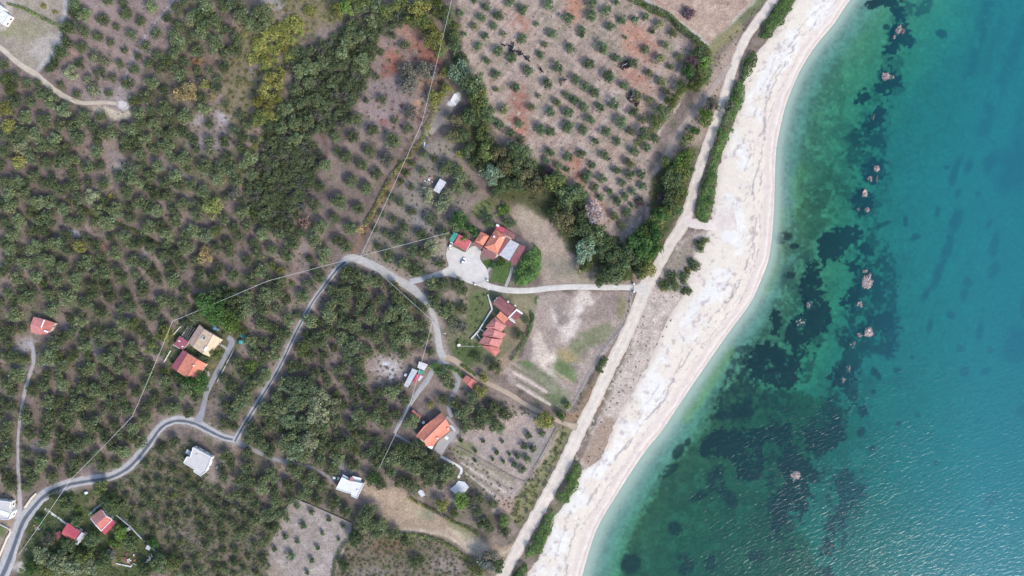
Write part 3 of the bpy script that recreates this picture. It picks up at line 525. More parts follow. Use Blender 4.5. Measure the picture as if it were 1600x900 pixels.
M['sheet_pale'] = tile_mat('weathered_pale_sheet', (.43, .42, .435), (.38, .37, .385), metal=True)
M['sheet_grey'] = tile_mat('grey_sheet', (.42, .41, .42), (.38, .37, .38), metal=True)

# ------------------------------------------------------------------ sheets: ground, beach, sea bed, water
Pw = W(0, 0)  # warm-up
f_ = (H - Z) / H
PX = (GX - 800) * S * f_; PY = (450 - GY) * S * f_
PV = np.stack([PX, PY, Z], -1)
idx = np.arange(NY * NX).reshape(NY, NX)
quads = np.stack([idx[1:, :-1], idx[1:, 1:], idx[:-1, 1:], idx[:-1, :-1]], -1).reshape(-1, 4)
cd = (dS[1:, 1:] + dS[:-1, :-1]) * .5; cbm = is_beach[1:, 1:]
cls = np.where(cd < -3, 2, np.where(cbm | (cd < 0), 1, 0)).ravel()
for k, nm, mt in ((0, 'ground', 'soil'), (1, 'beach', 'sand'), (2, 'sea_bed', 'bed')):
    q = quads[cls == k]; u, inv = np.unique(q, return_inverse=True)
    o = link(nm, mesh_np(nm, PV.reshape(-1, 3)[u], inv.reshape(-1, 4), C.reshape(-1, 3)[u], M[mt], True))
    tag(o, {'ground': 'brown and olive soil of the groves and fields', 'beach': 'pale sand and shingle beach between road and sea', 'sea_bed': 'sandy sea bed with dark weed beds'}[nm], {'ground': 'ground', 'beach': 'beach', 'sea_bed': 'sea bed'}[nm], None, 'structure')

def water_mat():
    m, nt, N, L = new_mat('sea_water')
    out = node(nt, 'ShaderNodeOutputMaterial')
    tint = node(nt, 'ShaderNodeAttribute', attribute_name='Col'); sc_ = node(nt, 'ShaderNodeAttribute', attribute_name='murk')
    tr = node(nt, 'ShaderNodeBsdfTransparent'); L.new(tint.outputs['Color'], tr.inputs[0])
    df = node(nt, 'ShaderNodeBsdfDiffuse')
    geo = node(nt, 'ShaderNodeTexCoord')
    mp = node(nt, 'ShaderNodeMapping', vector_type='TEXTURE'); mp.inputs['Rotation'].default_value = (0, 0, math.radians(24)); mp.inputs['Scale'].default_value = (3.4, 1.45, 1)
    L.new(geo.outputs['Object'], mp.inputs[0])
    n1 = node(nt, 'ShaderNodeTexNoise', Scale=1.0, Detail=2.5, Roughness=.5, Distortion=.8); L.new(mp.outputs[0], n1.inputs['Vector'])
    n2 = node(nt, 'ShaderNodeTexNoise', Scale=.09, Detail=3.0); L.new(mp.outputs[0], n2.inputs['Vector'])
    mr = node(nt, 'ShaderNodeMapRange'); L.new(n2.outputs['Fac'], mr.inputs[0])
    for i, v in enumerate((.35, .65, .75, 1.1)): mr.inputs[i + 1].default_value = v
    # calmer close inshore
    ml = node(nt, 'ShaderNodeMath', operation='MULTIPLY'); L.new(mr.outputs[0], ml.inputs[0]); L.new(sc_.outputs['Alpha'], ml.inputs[1])
    ml2 = node(nt, 'ShaderNodeMath', operation='MULTIPLY'); L.new(ml.outputs[0], ml2.inputs[0]); ml2.inputs[1].default_value = 1.0
    bp = node(nt, 'ShaderNodeBump', Distance=.19); L.new(n1.outputs['Fac'], bp.inputs['Height']); L.new(ml2.outputs[0], bp.inputs['Strength'])
    L.new(sc_.outputs['Color'], df.inputs[0]); L.new(bp.outputs[0], df.inputs['Normal'])
    ms = node(nt, 'ShaderNodeAttribute', attribute_name='share')
    mx = node(nt, 'ShaderNodeMixShader'); L.new(ms.outputs['Fac'], mx.inputs[0]); L.new(tr.outputs[0], mx.inputs[1]); L.new(df.outputs[0], mx.inputs[2])
    gl = node(nt, 'ShaderNodeBsdfGlossy', Roughness=.22); L.new(bp.outputs[0], gl.inputs['Normal'])
    fr = node(nt, 'ShaderNodeFresnel', IOR=1.34); L.new(bp.outputs[0], fr.inputs['Normal'])
    m2 = node(nt, 'ShaderNodeMixShader'); fm = node(nt, 'ShaderNodeMath', operation='MULTIPLY'); fm.inputs[1].default_value = .75; L.new(fr.outputs[0], fm.inputs[0]); L.new(fm.outputs[0], m2.inputs[0]); L.new(mx.outputs[0], m2.inputs[1]); L.new(gl.outputs[0], m2.inputs[2])
    L.new(m2.outputs[0], out.inputs[0]); return m
jj = np.unique(np.concatenate([np.arange(0, NY, 2), [NY - 1]])); ii = np.unique(np.concatenate([np.arange(0, NX, 2), [NX - 1]]))
D = depth_m[np.ix_(jj, ii)]; dw = dS[np.ix_(jj, ii)]; wx = GX[np.ix_(jj, ii)]; wy = GY[np.ix_(jj, ii)]
keep = dw < 6
wi = np.arange(D.size).reshape(D.shape)
wq = np.stack([wi[1:, :-1], wi[1:, 1:], wi[:-1, 1:], wi[:-1, :-1]], -1).reshape(-1, 4)
kq = (keep[1:, :-1] & keep[1:, 1:] & keep[:-1, 1:] & keep[:-1, :-1]).ravel()
wq = wq[kq]; u, inv = np.unique(wq, return_inverse=True)
WV = np.stack([(wx - 800) * S, (450 - wy) * S, np.zeros_like(wx)], -1).reshape(-1, 3)[u]
dd = np.maximum(D.ravel()[u], 0)
K_ABS = np.array([.52, .075, .12])
tintc = np.exp(-K_ABS[None] * dd[:, None])
share = .36 * (1 - np.exp(-.26 * dd))
# milky surf close inshore, bluer water farther out
dsea = np.maximum(-dw.ravel()[u], 0); gxx = wx.ravel()[u]; gyy = wy.ravel()[u]
far0 = sst(gxx, 1230, 1560); share = share * (1 + .45 * far0); milk = np.exp(-((dsea - 4) / (13. + 7 * sst(gyy, 450, 800))) ** 2); share = np.maximum(share, .50 * milk)
far = sst(gxx + (fbm(gxx, gyy, 220, 4, 3) - .5) * 160, 1230, 1560)
mk = np.array([.012, .105, .135])[None] * (1 - far[:, None]) + np.array([.03, .25, .33])[None] * far[:, None]
mk = mk + (np.array([.42, .56, .46]) - mk) * (milk[:, None] * .9)
wm = mesh_np('water', WV, inv.reshape(-1, 4), tintc, water_mat(), True)
at = wm.color_attributes.new('murk', 'FLOAT_COLOR', 'POINT')
c4 = np.ones((len(u), 4), np.float32); c4[:, :3] = mk; c4[:, 3] = np.clip(dsea / 40, .12, 1) * (.55 + .45 * sst(gyy + gxx * .6, 900, 1500)); at.data.foreach_set('color', c4.ravel())
sa = wm.attributes.new('share', 'FLOAT', 'POINT'); sa.data.foreach_set('value', share.astype(np.float32))
tag(link('water', wm), 'clear green and turquoise sea with small ripples', 'sea', None, 'structure')

# ------------------------------------------------------------------ roads and tracks
def ribbon(name, pts, colf, mat, label, cat, lift=.06, ncross=9, jit=.12, kind='structure'):
    """pts: (x, y, width) in map units; colf(u, x, y) -> colour, u from -1 to 1 across"""
    P = spline(pts, 2.4); T = np.gradient(P[:, :2], axis=0); T /= np.linalg.norm(T, axis=1)[:, None] + 1e-9
    Nn = np.stack([-T[:, 1], T[:, 0]], -1); u = np.linspace(-1, 1, ncross)
    w = P[:, 2] / 2; jl = 1 + jit * 2 * (vnoise(P[:, 0], P[:, 1], 7, 1) - .5) + jit * (vnoise(P[:, 0], P[:, 1], 3, 2) - .5); jr = 1 + jit * 2 * (vnoise(P[:, 0], P[:, 1], 7, 3) - .5)
    uu = np.where(u[None] < 0, u[None] * jl[:, None], u[None] * jr[:, None])
    X = P[:, 0][:, None] + Nn[:, 0][:, None] * uu * w[:, None]; Y = P[:, 1][:, None] + Nn[:, 1][:, None] * uu * w[:, None]
    V = W(X, Y, lift); V[:, 0, 2] -= lift; V[:, -1, 2] -= lift
    cols = colf(np.broadcast_to(u[None], X.shape), X, Y)
    n = len(P); id_ = np.arange(n * ncross).reshape(n, ncross)
    q = np.stack([id_[:-1, :-1], id_[:-1, 1:], id_[1:, 1:], id_[1:, :-1]], -1).reshape(-1, 4)
    me = mesh_np(name, V.reshape(-1, 3), q, cols.reshape(-1, 3), mat, True)
    if me.polygons[0].normal.z < 0: me.flip_normals()
    return tag(link(name, me), label, cat, None, kind)
def cmix(a, b, t): return a + (b - a) * t[..., None]
def dirt_col(base, rut, edge, rw=.42):
    def f(u, x, y):
        n = fbm(x, y, 9, 2, 3)
        c = cmix(np.broadcast_to(base, u.shape + (3,)), rut, sst(-np.abs(np.abs(u) - rw), -.22, -.02) * .8)
        c = cmix(c, edge, sst(np.abs(u) + (n - .5) * .7, .72, 1.02))
        return c * (.9 + .2 * n[..., None])
    return f
def paved_col(u, x, y):
    n = fbm(x, y, 12, 3, 3); o = .2 + (vnoise(x, y, 60, 2) - .5) * .25
    c = cmix(np.broadcast_to(alb(188, 184, 182), u.shape + (3,)), alb(98, 104, 114), sst(-np.abs(u - o), -.38, -.26) * .95)
    c = cmix(c, alb(196, 190, 184), sst(np.abs(u) + (n - .5) * .4, .8, 1.0) * .7)
    return c * (.92 + .16 * n[..., None])
def flat_col(a, e):
    def f(u, x, y):
        n = fbm(x, y, 10, 1, 3); c = cmix(np.broadcast_to(a, u.shape + (3,)), e, sst(np.abs(u) + (n - .5) * .6, .75, 1.05)); return c * (.93 + .14 * n[..., None])
    return f
ROADS = {}
def road(key, *a, **k): ROADS[key] = a[1]; return ribbon(*a, **k)
road('coast', 'dirt_road', [(1262, -90, 16), (1236, -40, 16), (1215, -8, 16), (1197, 16, 15), (1167, 57, 14), (1147, 102, 14), (1134, 145, 15), (1124, 175, 15), (1110, 214, 15), (1093, 262, 15), (1081, 305, 15), (1070, 345, 19), (1047, 382, 17), (1030, 412, 18), (1013, 440, 22), (1002, 466, 21),
    (984, 512, 19), (964, 552, 20), (944, 592, 20), (930, 625, 19), (908, 668, 20), (884, 720, 20), (857, 772, 20), (827, 825, 19), (797, 880, 19), (772, 925, 19), (740, 985, 19)],
    dirt_col(alb(222, 207, 191), alb(232, 220, 206), alb(208, 190, 174)), M['track'], 'wide pale dirt road running along the beach', 'dirt road')
road('access', 'dirt_track', [(1066, 342, 16), (1090, 350, 14), (1112, 352, 20), (1132, 348, 30), (1150, 345, 46)], dirt_col(alb(224, 209, 198), alb(230, 216, 206), alb(229, 214, 203)), M['track'], 'short sandy track from the road to the beach', 'track', lift=.09, jit=.4)
road('fork', 'dirt_track', [(1142, 100, 9), (1128, 118, 9), (1112, 140, 9), (1094, 166, 9), (1076, 186, 9), (1058, 210, 8), (1040, 246, 7), (1020, 272, 7)], dirt_col(alb(176, 158, 146), alb(186, 170, 160), alb(168, 150, 134)), M['track'], 'narrow track forking off the coast road beside the orchard', 'track', lift=.08)
road('paved', 'paved_road', [(-25, 960, 24), (-8, 918, 23), (6, 890, 22), (20, 852, 20), (33, 818, 19), (50, 794, 17), (72, 772, 16), (105, 757, 15), (140, 750, 14), (172, 745, 14), (200, 730, 14), (220, 708, 14), (238, 684, 14), (250, 668, 13), (264, 659, 13), (282, 656, 12), (305, 661, 13), (327, 672, 12), (347, 682, 11), (368, 687, 10)],
    paved_col, M['track'], 'winding grey paved road with a dark asphalt strip', 'road', jit=.13, ncross=17)
road('paved2', 'paved_road', [(366, 690, 9), (376, 672, 8), (402, 630, 8), (437, 571, 7), (465, 513, 7), (487, 473, 7), (505, 448, 7), (525, 421, 8), (543, 404, 12)], paved_col, M['track'], 'straight narrow paved lane climbing beside the middle grove', 'road', jit=.13, ncross=15, lift=.09)
road('lane', 'concrete_lane', [(538, 406, 10), (550, 403, 13), (570, 409, 13), (593, 420, 13), (617, 435, 13), (637, 446, 14), (652, 458, 13), (666, 472, 12), (677, 494, 10), (683, 520, 10), (687, 546, 11), (694, 560, 13)], flat_col(alb(196, 190, 184), alb(182, 172, 160)), M['track'], 'pale concrete lane from the bend down to the fork', 'lane', jit=.10, lift=.12)
road('branch', 'concrete_lane', [(640, 440, 9), (658, 436, 9), (680, 430, 9), (703, 424, 12)], flat_col(alb(196, 194, 194), alb(184, 176, 170)), M['track'], 'short concrete lane into the gravel yard', 'lane', jit=.10, lift=.15)
road('east', 'concrete_drive', [(740, 437, 12), (760, 446, 10), (790, 453, 9.5), (825, 454, 9), (862, 450, 9), (900, 448, 9), (950, 449, 9), (984, 449, 9), (994, 450, 11), (1004, 450, 22), (1012, 450, 34)], flat_col(alb(217, 209, 199), alb(202, 194, 184)), M['track'], 'pale concrete drive from the yard to the coast road', 'drive', jit=.03, lift=.10)
road('dirt2', 'dirt_track', [(692, 557, 11), (708, 562, 10), (724, 573, 9), (745, 590, 8), (775, 605, 8), (800, 618, 8), (820, 631, 7), (850, 647, 7), (878, 660, 7), (902, 668, 12)], dirt_col(alb(186, 166, 144), alb(196, 176, 154), alb(160, 142, 122)), M['track'], 'brown dirt track from the fork to the coast road', 'track', lift=.09)
road('sw', 'concrete_lane', [(694, 562, 10), (684, 569, 9), (666, 595, 8.5), (645, 624, 8), (630, 650, 6.5), (616, 677, 5)], flat_col(alb(178, 174, 172), alb(158, 150, 146)), M['track'], 'grey lane past the white sheds toward the red house', 'lane', lift=.14)
road('curl', 'garden_path', [(694, 567, 7), (706, 576, 7), (715, 590, 9), (714, 604, 8), (704, 622, 6), (701, 638, 6), (706, 652, 8)], flat_col(alb(172, 168, 168), alb(150, 142, 138)), M['track'], 'curling gravel path down to the red house', 'path', lift=.12)
road('drive', 'concrete_drive', [(308, 660, 16), (316, 640, 8), (322, 615, 8), (334, 590, 8), (346, 567, 8), (357, 547, 9), (362, 534, 10), (356, 526, 7)], flat_col(alb(162, 160, 164), alb(150, 144, 142)), M['track'], 'grey drive up to the beige tiled house', 'drive', lift=.1, jit=.10)
road('west', 'dirt_track', [(27, 812, 12), (31, 790, 8), (30, 760, 6), (28, 725, 5), (28, 690, 5), (31, 655, 5), (37, 620, 5), (44, 592, 6), (51, 570, 6), (52, 550, 7), (47, 534, 11)], flat_col(alb(184, 178, 178), alb(150, 138, 134)), M['track'], 'whitish track climbing to the small red house', 'track', jit=.3)
road('nw', 'dirt_track', [(-40, 44, 9), (0, 74, 8), (27, 98, 9), (55, 116, 10), (87, 142, 9), (110, 155, 8), (130, 161, 7), (160, 160, 6), (182, 162, 6)], dirt_col(alb(208, 192, 172), alb(218, 204, 186), alb(180, 162, 146), .4), M['track'], 'sandy track across the top corner grove', 'track', jit=.15)
road('south', 'dirt_track', [(370, 690, 8), (386, 698, 7), (402, 706, 6), (425, 716, 6), (450, 723, 7), (482, 730, 7), (505, 740, 6), (522, 752, 7)], flat_col(alb(164, 156, 156), alb(134, 122, 118)), M['track'], 'grey track from the road bend to the white flat-roofed house', 'track', jit=.25)
# the gravel yard
def plate(name, pts, mat, label, cat, lift=.1, kind='structure', cols=None, thick=0):
    a = np.array(pts, float); n = len(a)
    V = list(W(a[:, 0], a[:, 1], lift)); me = bpy.data.meshes.new(name)
    if thick:
        lo = W(a[:, 0], a[:, 1], lift - thick)
        me.from_pydata([tuple(v) for v in V] + [tuple(v) for v in lo], [], [list(range(n))[::-1]] + [[i, (i + 1) % n, n + (i + 1) % n, n + i] for i in range(n)])
    else: me.from_pydata([tuple(v) for v in V], [], [list(range(n))])
    import bmesh
    bm = bmesh.new(); bm.from_mesh(me); bmesh.ops.recalc_face_normals(bm, faces=bm.faces); bm.to_mesh(me); bm.free()
    if not thick and me.polygons[0].normal.z < 0: me.flip_normals()
    me.materials.append(mat); o = link(name, me); return tag(o, label, cat, None, kind)
M['gravel'] = plain_mat('pale_gravel', alb(216, 208, 198), .95, .08, 3.0, c2=alb(229, 221, 211))
yard = spline([(699, 386), (709, 386), (726, 394), (733, 388), (742, 384), (752, 391), (750, 404), (761, 421), (763, 436), (752, 444), (738, 444), (720, 438), (704, 432), (692, 430), (692, 420), (701, 416), (697, 400), (699, 386)], 4)[:-1]
plate('gravel_yard', yard, M['gravel'], 'pale gravel yard in front of the orange-roofed house', 'yard', .18)
M['path'] = plain_mat('path_paving', alb(178, 172, 168), .9, .12, 1.0)
def path(pts, w, label, mat='path', lift=.11): 
    P = spline(pts, 3) if len(pts) > 2 else np.array(pts, float)
    T = np.gradient(P, axis=0); T /= np.linalg.norm(T, axis=1)[:, None]; Nn = np.stack([-T[:, 1], T[:, 0]], -1) * w / 2
    V = np.concatenate([W(*(P + Nn).T, lift), W(*(P - Nn).T, lift)]); n = len(P); i = np.arange(n - 1)
    me = mesh_np('garden_path', V, np.stack([i, i + 1, n + i + 1, n + i], -1), None, M[mat])
    if me.polygons[0].normal.z < 0: me.flip_normals()
    return tag(link('garden_path', me), label, 'path', None, 'structure')
path([(772, 411), (767, 418), (762, 424), (759, 437)], 4.2, 'short path from the yard to the orange-roofed house')
path([(800, 418), (798, 428), (794, 438), (790, 448)], 4.6, 'path from the maroon roof down to the drive')
path([(343, 538), (350, 542), (357, 547)], 3.5, 'short path from the drive to the beige house'); path([(318, 577), (325, 581), (326, 588)], 3.5, 'short path to the salmon tiled house')
path([(70, 795), (86, 806), (104, 819)], 3.2, 'white path to the red house by the bottom road', 'paleconc')
path([(697, 652), (712, 668), (716, 676)], 6, 'paved strip behind the large salmon house'); path([(618, 679), (634, 688), (656, 702), (672, 713)], 3.5, 'narrow path below the large salmon house')
path([(688, 713), (705, 722), (721, 733), (716, 747)], 4, 'concrete path from the rose shed to the cracked slab', 'paleconc')
path([(138, 806), (148, 796), (160, 786)], 3.5, 'grey path beside the white-edged red house')
# ------------------------------------------------------------------ plants
PAL = {'olive': (.116, .142, .070), 'pale': (.185, .20, .115), 'mid': (.115, .145, .078), 'hedge': (.072, .125, .036), 'dk': (.084, .112, .052), 'yg': (.165, .165, .050), 'bright': (.105, .165, .042), 'sage': (.185, .255, .165), 'grey': (.13, .128, .10),
       'tan': (.27, .21, .10), 'orange': (.32, .19, .085), 'purple': (.135, .09, .10), 'pink': (.40, .315, .295), 'bo': (.125, .118, .060), 'og': (.105, .128, .045), 'orch': (.086, .124, .062), 'orchpale': (.135, .15, .072), 'lush': (.056, .108, .034), 'reed': (.16, .19, .11), 'brown': (.15, .10, .075), 'ygl': (.17, .19, .065), 'yellow': (.23, .235, .07)}
LEAFN = {'olive': 'grey-green', 'pale': 'pale sage', 'mid': 'mid-green', 'dk': 'dark green', 'yg': 'yellow-green', 'bright': 'bright green', 'sage': 'silvery', 'grey': 'greyish', 'tan': 'tan', 'orange': 'orange-tan', 'purple': 'purplish', 'pink': 'pale pinkish', 'bo': 'olive-brown', 'og': 'olive', 'orch': 'green', 'orchpale': 'thin pale', 'lush': 'lush green', 'reed': 'pale reedy', 'brown': 'brown', 'yellow': 'yellow'}
def unit(v): return v / (np.linalg.norm(v, axis=-1, keepdims=True) + 1e-9)
def leaf_quads(P, Nn, size, asp, r):
    n = len(P); a = unit(np.cross(Nn, unit(r.normal(size=(n, 3))))); b_ = np.cross(Nn, a)
    a = a * size[:, None] * .5; b_ = b_ * size[:, None] * .5 * asp
    V = np.stack([P - a - b_ * .6, P + a * .2 - b_, P + a + b_ * .5, P - a * .3 + b_], 1).reshape(-1, 3)
    return V, np.arange(4 * n).reshape(n, 4)
def crown_arrays(R, hv, pal, ncl, nlf, ls, seed, z0, up=.5, lobe=.36):
    """foliage made of leaf sprays gathered in uneven clumps"""
    r = np.random.default_rng(seed); base = np.array(PAL[pal])
    u = unit(r.normal(size=(ncl, 3)) * [1, 1, .8]); u[:, 2] = np.abs(u[:, 2]) * 1.0 - .28
    sq = 1 + .13 * np.sin(np.arctan2(u[:, 1], u[:, 0]) * r.integers(2, 4) + r.uniform(0, 6))
    rad = r.uniform(.35, .82, ncl) * sq
    cc = u * rad[:, None] * [R, R, hv]; rc = R * lobe * r.uniform(.7, 1.25, ncl)
    k = r.integers(0, ncl, nlf); d = unit(r.normal(size=(nlf, 3)))
    rr = r.uniform(.35, 1, nlf) ** .6
    P = cc[k] + d * (rc[k] * rr)[:, None] * [1, 1, .8]
    Nn = unit(d * .55 + [0, 0, up] + r.normal(size=(nlf, 3)) * .45)
    V, F = leaf_quads(P, Nn, ls * r.uniform(.6, 1.35, nlf), .62, r)
    ctone = r.uniform(.78, 1.24, ncl); hue = r.normal(0, .07, ncl)
    c = base[None] * (ctone[k] * r.uniform(.70, 1.36, nlf))[:, None]; c[:, 0] *= 1 + hue[k]; c[:, 2] *= 1 - hue[k] * .6
    tipm = r.random(nlf) < .12; c[tipm] = c[tipm] * 1.5 + .02
    V[:, 2] += z0 + hv * .42
    V[:, 2] = np.maximum(V[:, 2], .12)
    return V, F, np.repeat(c, 4, 0)
def tube(pts, rads, sides=6):
    pts = np.array(pts, float); V = []; F = []
    for i, (p, r_) in enumerate(zip(pts, rads)):
        t = unit(pts[min(i + 1, len(pts) - 1)] - pts[max(i - 1, 0)]); a = np.cross(t, [.31, .95, .05]); a = unit(a); b_ = np.cross(t, a)
        for s in range(sides):
            g = s / sides * 2 * math.pi; V.append(p + (a * math.cos(g) + b_ * math.sin(g)) * r_)
    for i in range(len(pts) - 1):
        for s in range(sides):
            F.append([i * sides + s, i * sides + (s + 1) % sides, (i + 1) * sides + (s + 1) % sides, (i + 1) * sides + s])
    return np.array(V), np.array(F)
def join(parts):
    V = []; F = []; n = 0
    for v, f in parts: V.append(v); F.append(np.asarray(f) + n); n += len(v)
    return np.concatenate(V), np.concatenate(F)
def trunk_arrays(R, z0, hv, seed):
    r = np.random.default_rng(seed + 77); t0 = .07 * R + .06; parts = []
    fork = np.array([r.normal(0, .08), r.normal(0, .08), z0 * .75 + .15])
    parts.append(tube([[0, 0, -.25], [0, 0, .05], fork * [.5, .5, .5], fork], [t0 * 1.5, t0 * 1.15, t0, t0 * .9], 7))
    for k in range(4):
        a = k * 1.57 + r.uniform(-.4, .4); e = np.array([math.cos(a) * R * .55, math.sin(a) * R * .55, z0 + hv * r.uniform(.3, .75)])
        m = fork * .5 + e * .5 + [0, 0, .12 * R]; parts.append(tube([fork - [0, 0, .1], m, e], [t0 * .7, t0 * .42, t0 * .16], 5))
    return join(parts)
_pc = {}
FORM = {'olive': (.74, 19, .34), 'tall': (1.0, 18, .34), 'low': (.62, 12, .40), 'star': (.7, 20, .30)}
def proto(pal, R, var, form='olive', dens=1.0, lsz=None):
    key = (pal, R, var, form)
    if key not in _pc:
        hf, ncl, lobe = FORM[form]; hv = R * hf; z0 = .28 * R + .35 if form != 'low' else .05
        n = int((190 + 44 * R * R) * dens); ls = lsz or (.34 + .062 * R)
        V, F, c = crown_arrays(R, hv, pal, ncl + var, n, ls, hash(key[1:3]) % 9999 + var * 17 + int(R * 10) + len(pal) * 3, z0, lobe=lobe)
        tv, tf = trunk_arrays(R, z0, hv, var)
        _pc[key] = (V, F, c, tv, tf, z0 + hv * .6, [])
    return _pc[key]
SIZES = (1.0, 1.5, 2.1, 2.7, 3.4, 4.2, 5.2, 6.4)
def pick(Rw):
    return min(SIZES, key=lambda s: abs(math.log(s / Rw)))
def proto_mesh(pal, R, var, form):
    P = proto(pal, R, var, form)
    if not P[6]:
        P[6].append(mesh_np('crown', P[0], P[1], P[2], M['leaf'])); P[6].append(mesh_np('trunk', P[3], P[4], None, M['bark'], True))
    return P
# ---- landmarks used to say which plant is meant
LM = [(65, 508, 'the small red-roofed house'), (320, 532, 'the beige tiled house'), (292, 572, 'the salmon gabled house'), (308, 720, 'the grey flat roof'), (545, 760, 'the white flat-roofed house'), (678, 672, 'the large salmon house'),
      (733, 596, 'the little orange-red shed'), (779, 380, 'the orange hip-roofed house'), (720, 378, 'the red garage roof'), (785, 505, 'the stepped hip-roofed house'), (648, 584, 'the white sheds'), (687, 291, 'the pale metal shed'), (717, 762, 'the cracked concrete slab'),
      (160, 815, 'the white-edged red house'), (113, 833, 'the crimson gabled house'), (178, 852, 'the small red hut'), (5, 22, 'the corner white building'), (5, 798, 'the white house at the verge'), (711, 156, 'the white rubble patch'), (606, 572, 'the bare star-shaped clearing'),
      (545, 404, 'the lane bend'), (368, 687, 'the forked road bend'), (693, 560, 'the dirt track fork'), (636, 445, 'the yard turn-off'), (790, 75, 'the larger cow line'), (977, 101, 'the upper cow cluster'), (988, 155, 'the lower cow cluster'), (1110, 72, 'the pointed sand field'), (933, 335, 'the pinkish bare tree'),
      (1001, 437, 'the drive gate'), (866, 470, 'the pale dry field'), (610, 118, 'the reddish bare patch'), (178, 255, 'the pale glade'), (470, 250, 'the dense grove'), (120, 60, 'the top field'), (178, 170, 'the track end loop'), (505, 830, 'the walled young plot'), (270, 502, 'the cable corner pole'), (207, 651, 'the lower cable pole'), (418, 440, 'the mid cable pole'), (659, 193, 'the upper cable pole'),
      (835, 345, 'the round tan clearing'), (1112, 350, 'the beach turn-off'), (250, 670, 'the road hairpin'), (30, 675, 'the whitish track'), (820, 700, 'the lower brown plot'), (500, 650, 'the tall pale grove'), (440, 430, 'the rutted track'), (870, 130, 'the orchard track'), (905, 330, 'the lower orchard tip'), (810, 190, 'the red orchard soil'), (345, 190, 'the small pale clearing'), (130, 560, 'the greyish glade'), (410, 300, 'the dark gully line'), (740, 200, 'the creek thicket'), (290, 120, 'the brown scrub gap'), (55, 310, 'the crowded far grove'), (560, 500, 'the middle grove shade')]
LMA = np.array([(a, b_) for a, b_, c in LM], float)
DIRS = ['seaward of', 'above and seaward of', 'above', 'above and inland of', 'inland of', 'below and inland of', 'below', 'below and seaward of']
ORD = ['first', 'second', 'third', 'fourth', 'fifth', 'sixth', 'seventh', 'eighth', 'ninth', 'tenth', 'eleventh', 'twelfth', 'thirteenth', 'fourteenth', 'fifteenth']
def where_words(pts):
    """which landmark a plant is near, on which side, and how many out it stands there"""
    pts = np.array(pts, float); d = np.hypot(pts[:, None, 0] - LMA[None, :, 0], pts[:, None, 1] - LMA[None, :, 1]); k = d.argmin(1)
    ang = np.degrees(np.arctan2(-(pts[:, 1] - LMA[k, 1]), pts[:, 0] - LMA[k, 0])); s = np.round(ang / 45).astype(int) % 8
    dist = d[np.arange(len(pts)), k]; rank = np.zeros(len(pts), int)
    for a in set(zip(k, s)):
        ii_ = np.where((k == a[0]) & (s == a[1]))[0]; rank[ii_[np.argsort(dist[ii_])]] = np.arange(len(ii_))
    return [f'{ORD[min(rank[i], 14)]} out {DIRS[s[i]]} {LM[k[i]][2]}' for i in range(len(pts))]
# ---- trees read off the photograph: (crop origin) then x, y, radius[, foliage] in quarter pixels
T = {}
def trees(ox, oy, txt, default):
    for it in txt.split(';'):
        f = it.split(',')
        if len(f) < 3: continue
        T.setdefault('all', []).append((ox + float(f[0]) / 4, oy + float(f[1]) / 4, float(f[2]) / 4, f[3].strip() if len(f) > 3 else default))
trees(0, 0, '530,90,50;640,120,45;670,8,35;765,20,35;790,90,50;945,35,50;880,132,38;728,170,27;520,187,48;608,230,38;815,215,38;695,270,30;972,205,40;1050,115,38;1105,45,45;1150,10,35;510,297,45;778,308,25;900,290,40;860,355,30;495,400,38;578,345,42,pale;652,368,45,pale;747,400,30;835,430,40;435,450,52,pale;625,465,42,mid;705,488,32,pale;548,500,38,pale;380,525,25;582,562,48,pale;480,597,33;683,588,32;582,672,38,pale;692,682,33;765,595,45;795,520,45;465,30,50,dk;470,90,45,dk;430,165,55,dk;410,260,45,dk;370,330,50,dk;340,390,40,dk;310,430,35,dk;1205,110,60;1280,40,60;1405,40,50;1410,185,40,mid;1350,130,55;1500,100,60;1570,150,50;1480,240,45;1110,230,60;1190,220,40;1110,320,55;1260,200,50;1330,270,60;1115,465,60;950,520,50;1400,330,45;1350,550,40;840,630,40,og;905,605,50;1030,670,60;860,705,50;1150,730,60;960,770,50;815,810,55;1075,835,55;680,835,60;585,790,45,mid;470,855,52,mid;400,690,55,mid;505,740,55;310,640,50;190,630,48;160,730,50;265,755,58;370,780,45;130,820,55,mid;220,840,55;335,870,50;300,580,35;780,880,45;910,870,50;1270,680,50;1200,870,40;20,400,40;30,680,50,yg;40,790,50,yg;90,470,40;60,560,44,og;230,520,30;1430,745,50;1520,860,45;1460,820,40', 'olive')
trees(400, 0, '855,230,28;930,280,35;778,325,25;670,380,60;750,485,25;680,550,32;615,745,50;735,815,45;785,622,35;690,625,20;870,750,25;500,850,45;605,855,45;965,700,45,grey;950,800,40;860,880,60;600,150,50;650,40,50;750,40,50;720,130,50;640,230,50;560,250,55;530,330,50;500,420,55;420,390,55;480,510,50;340,420,55;270,440,55;330,520,50;560,540,45;240,560,50;300,640,55;380,620,55;450,660,45;190,680,50;240,770,55;330,760,50;400,800,45;150,800,50;90,870,45;250,870,50;20,60,60;60,130,50;20,160,45', 'olive')
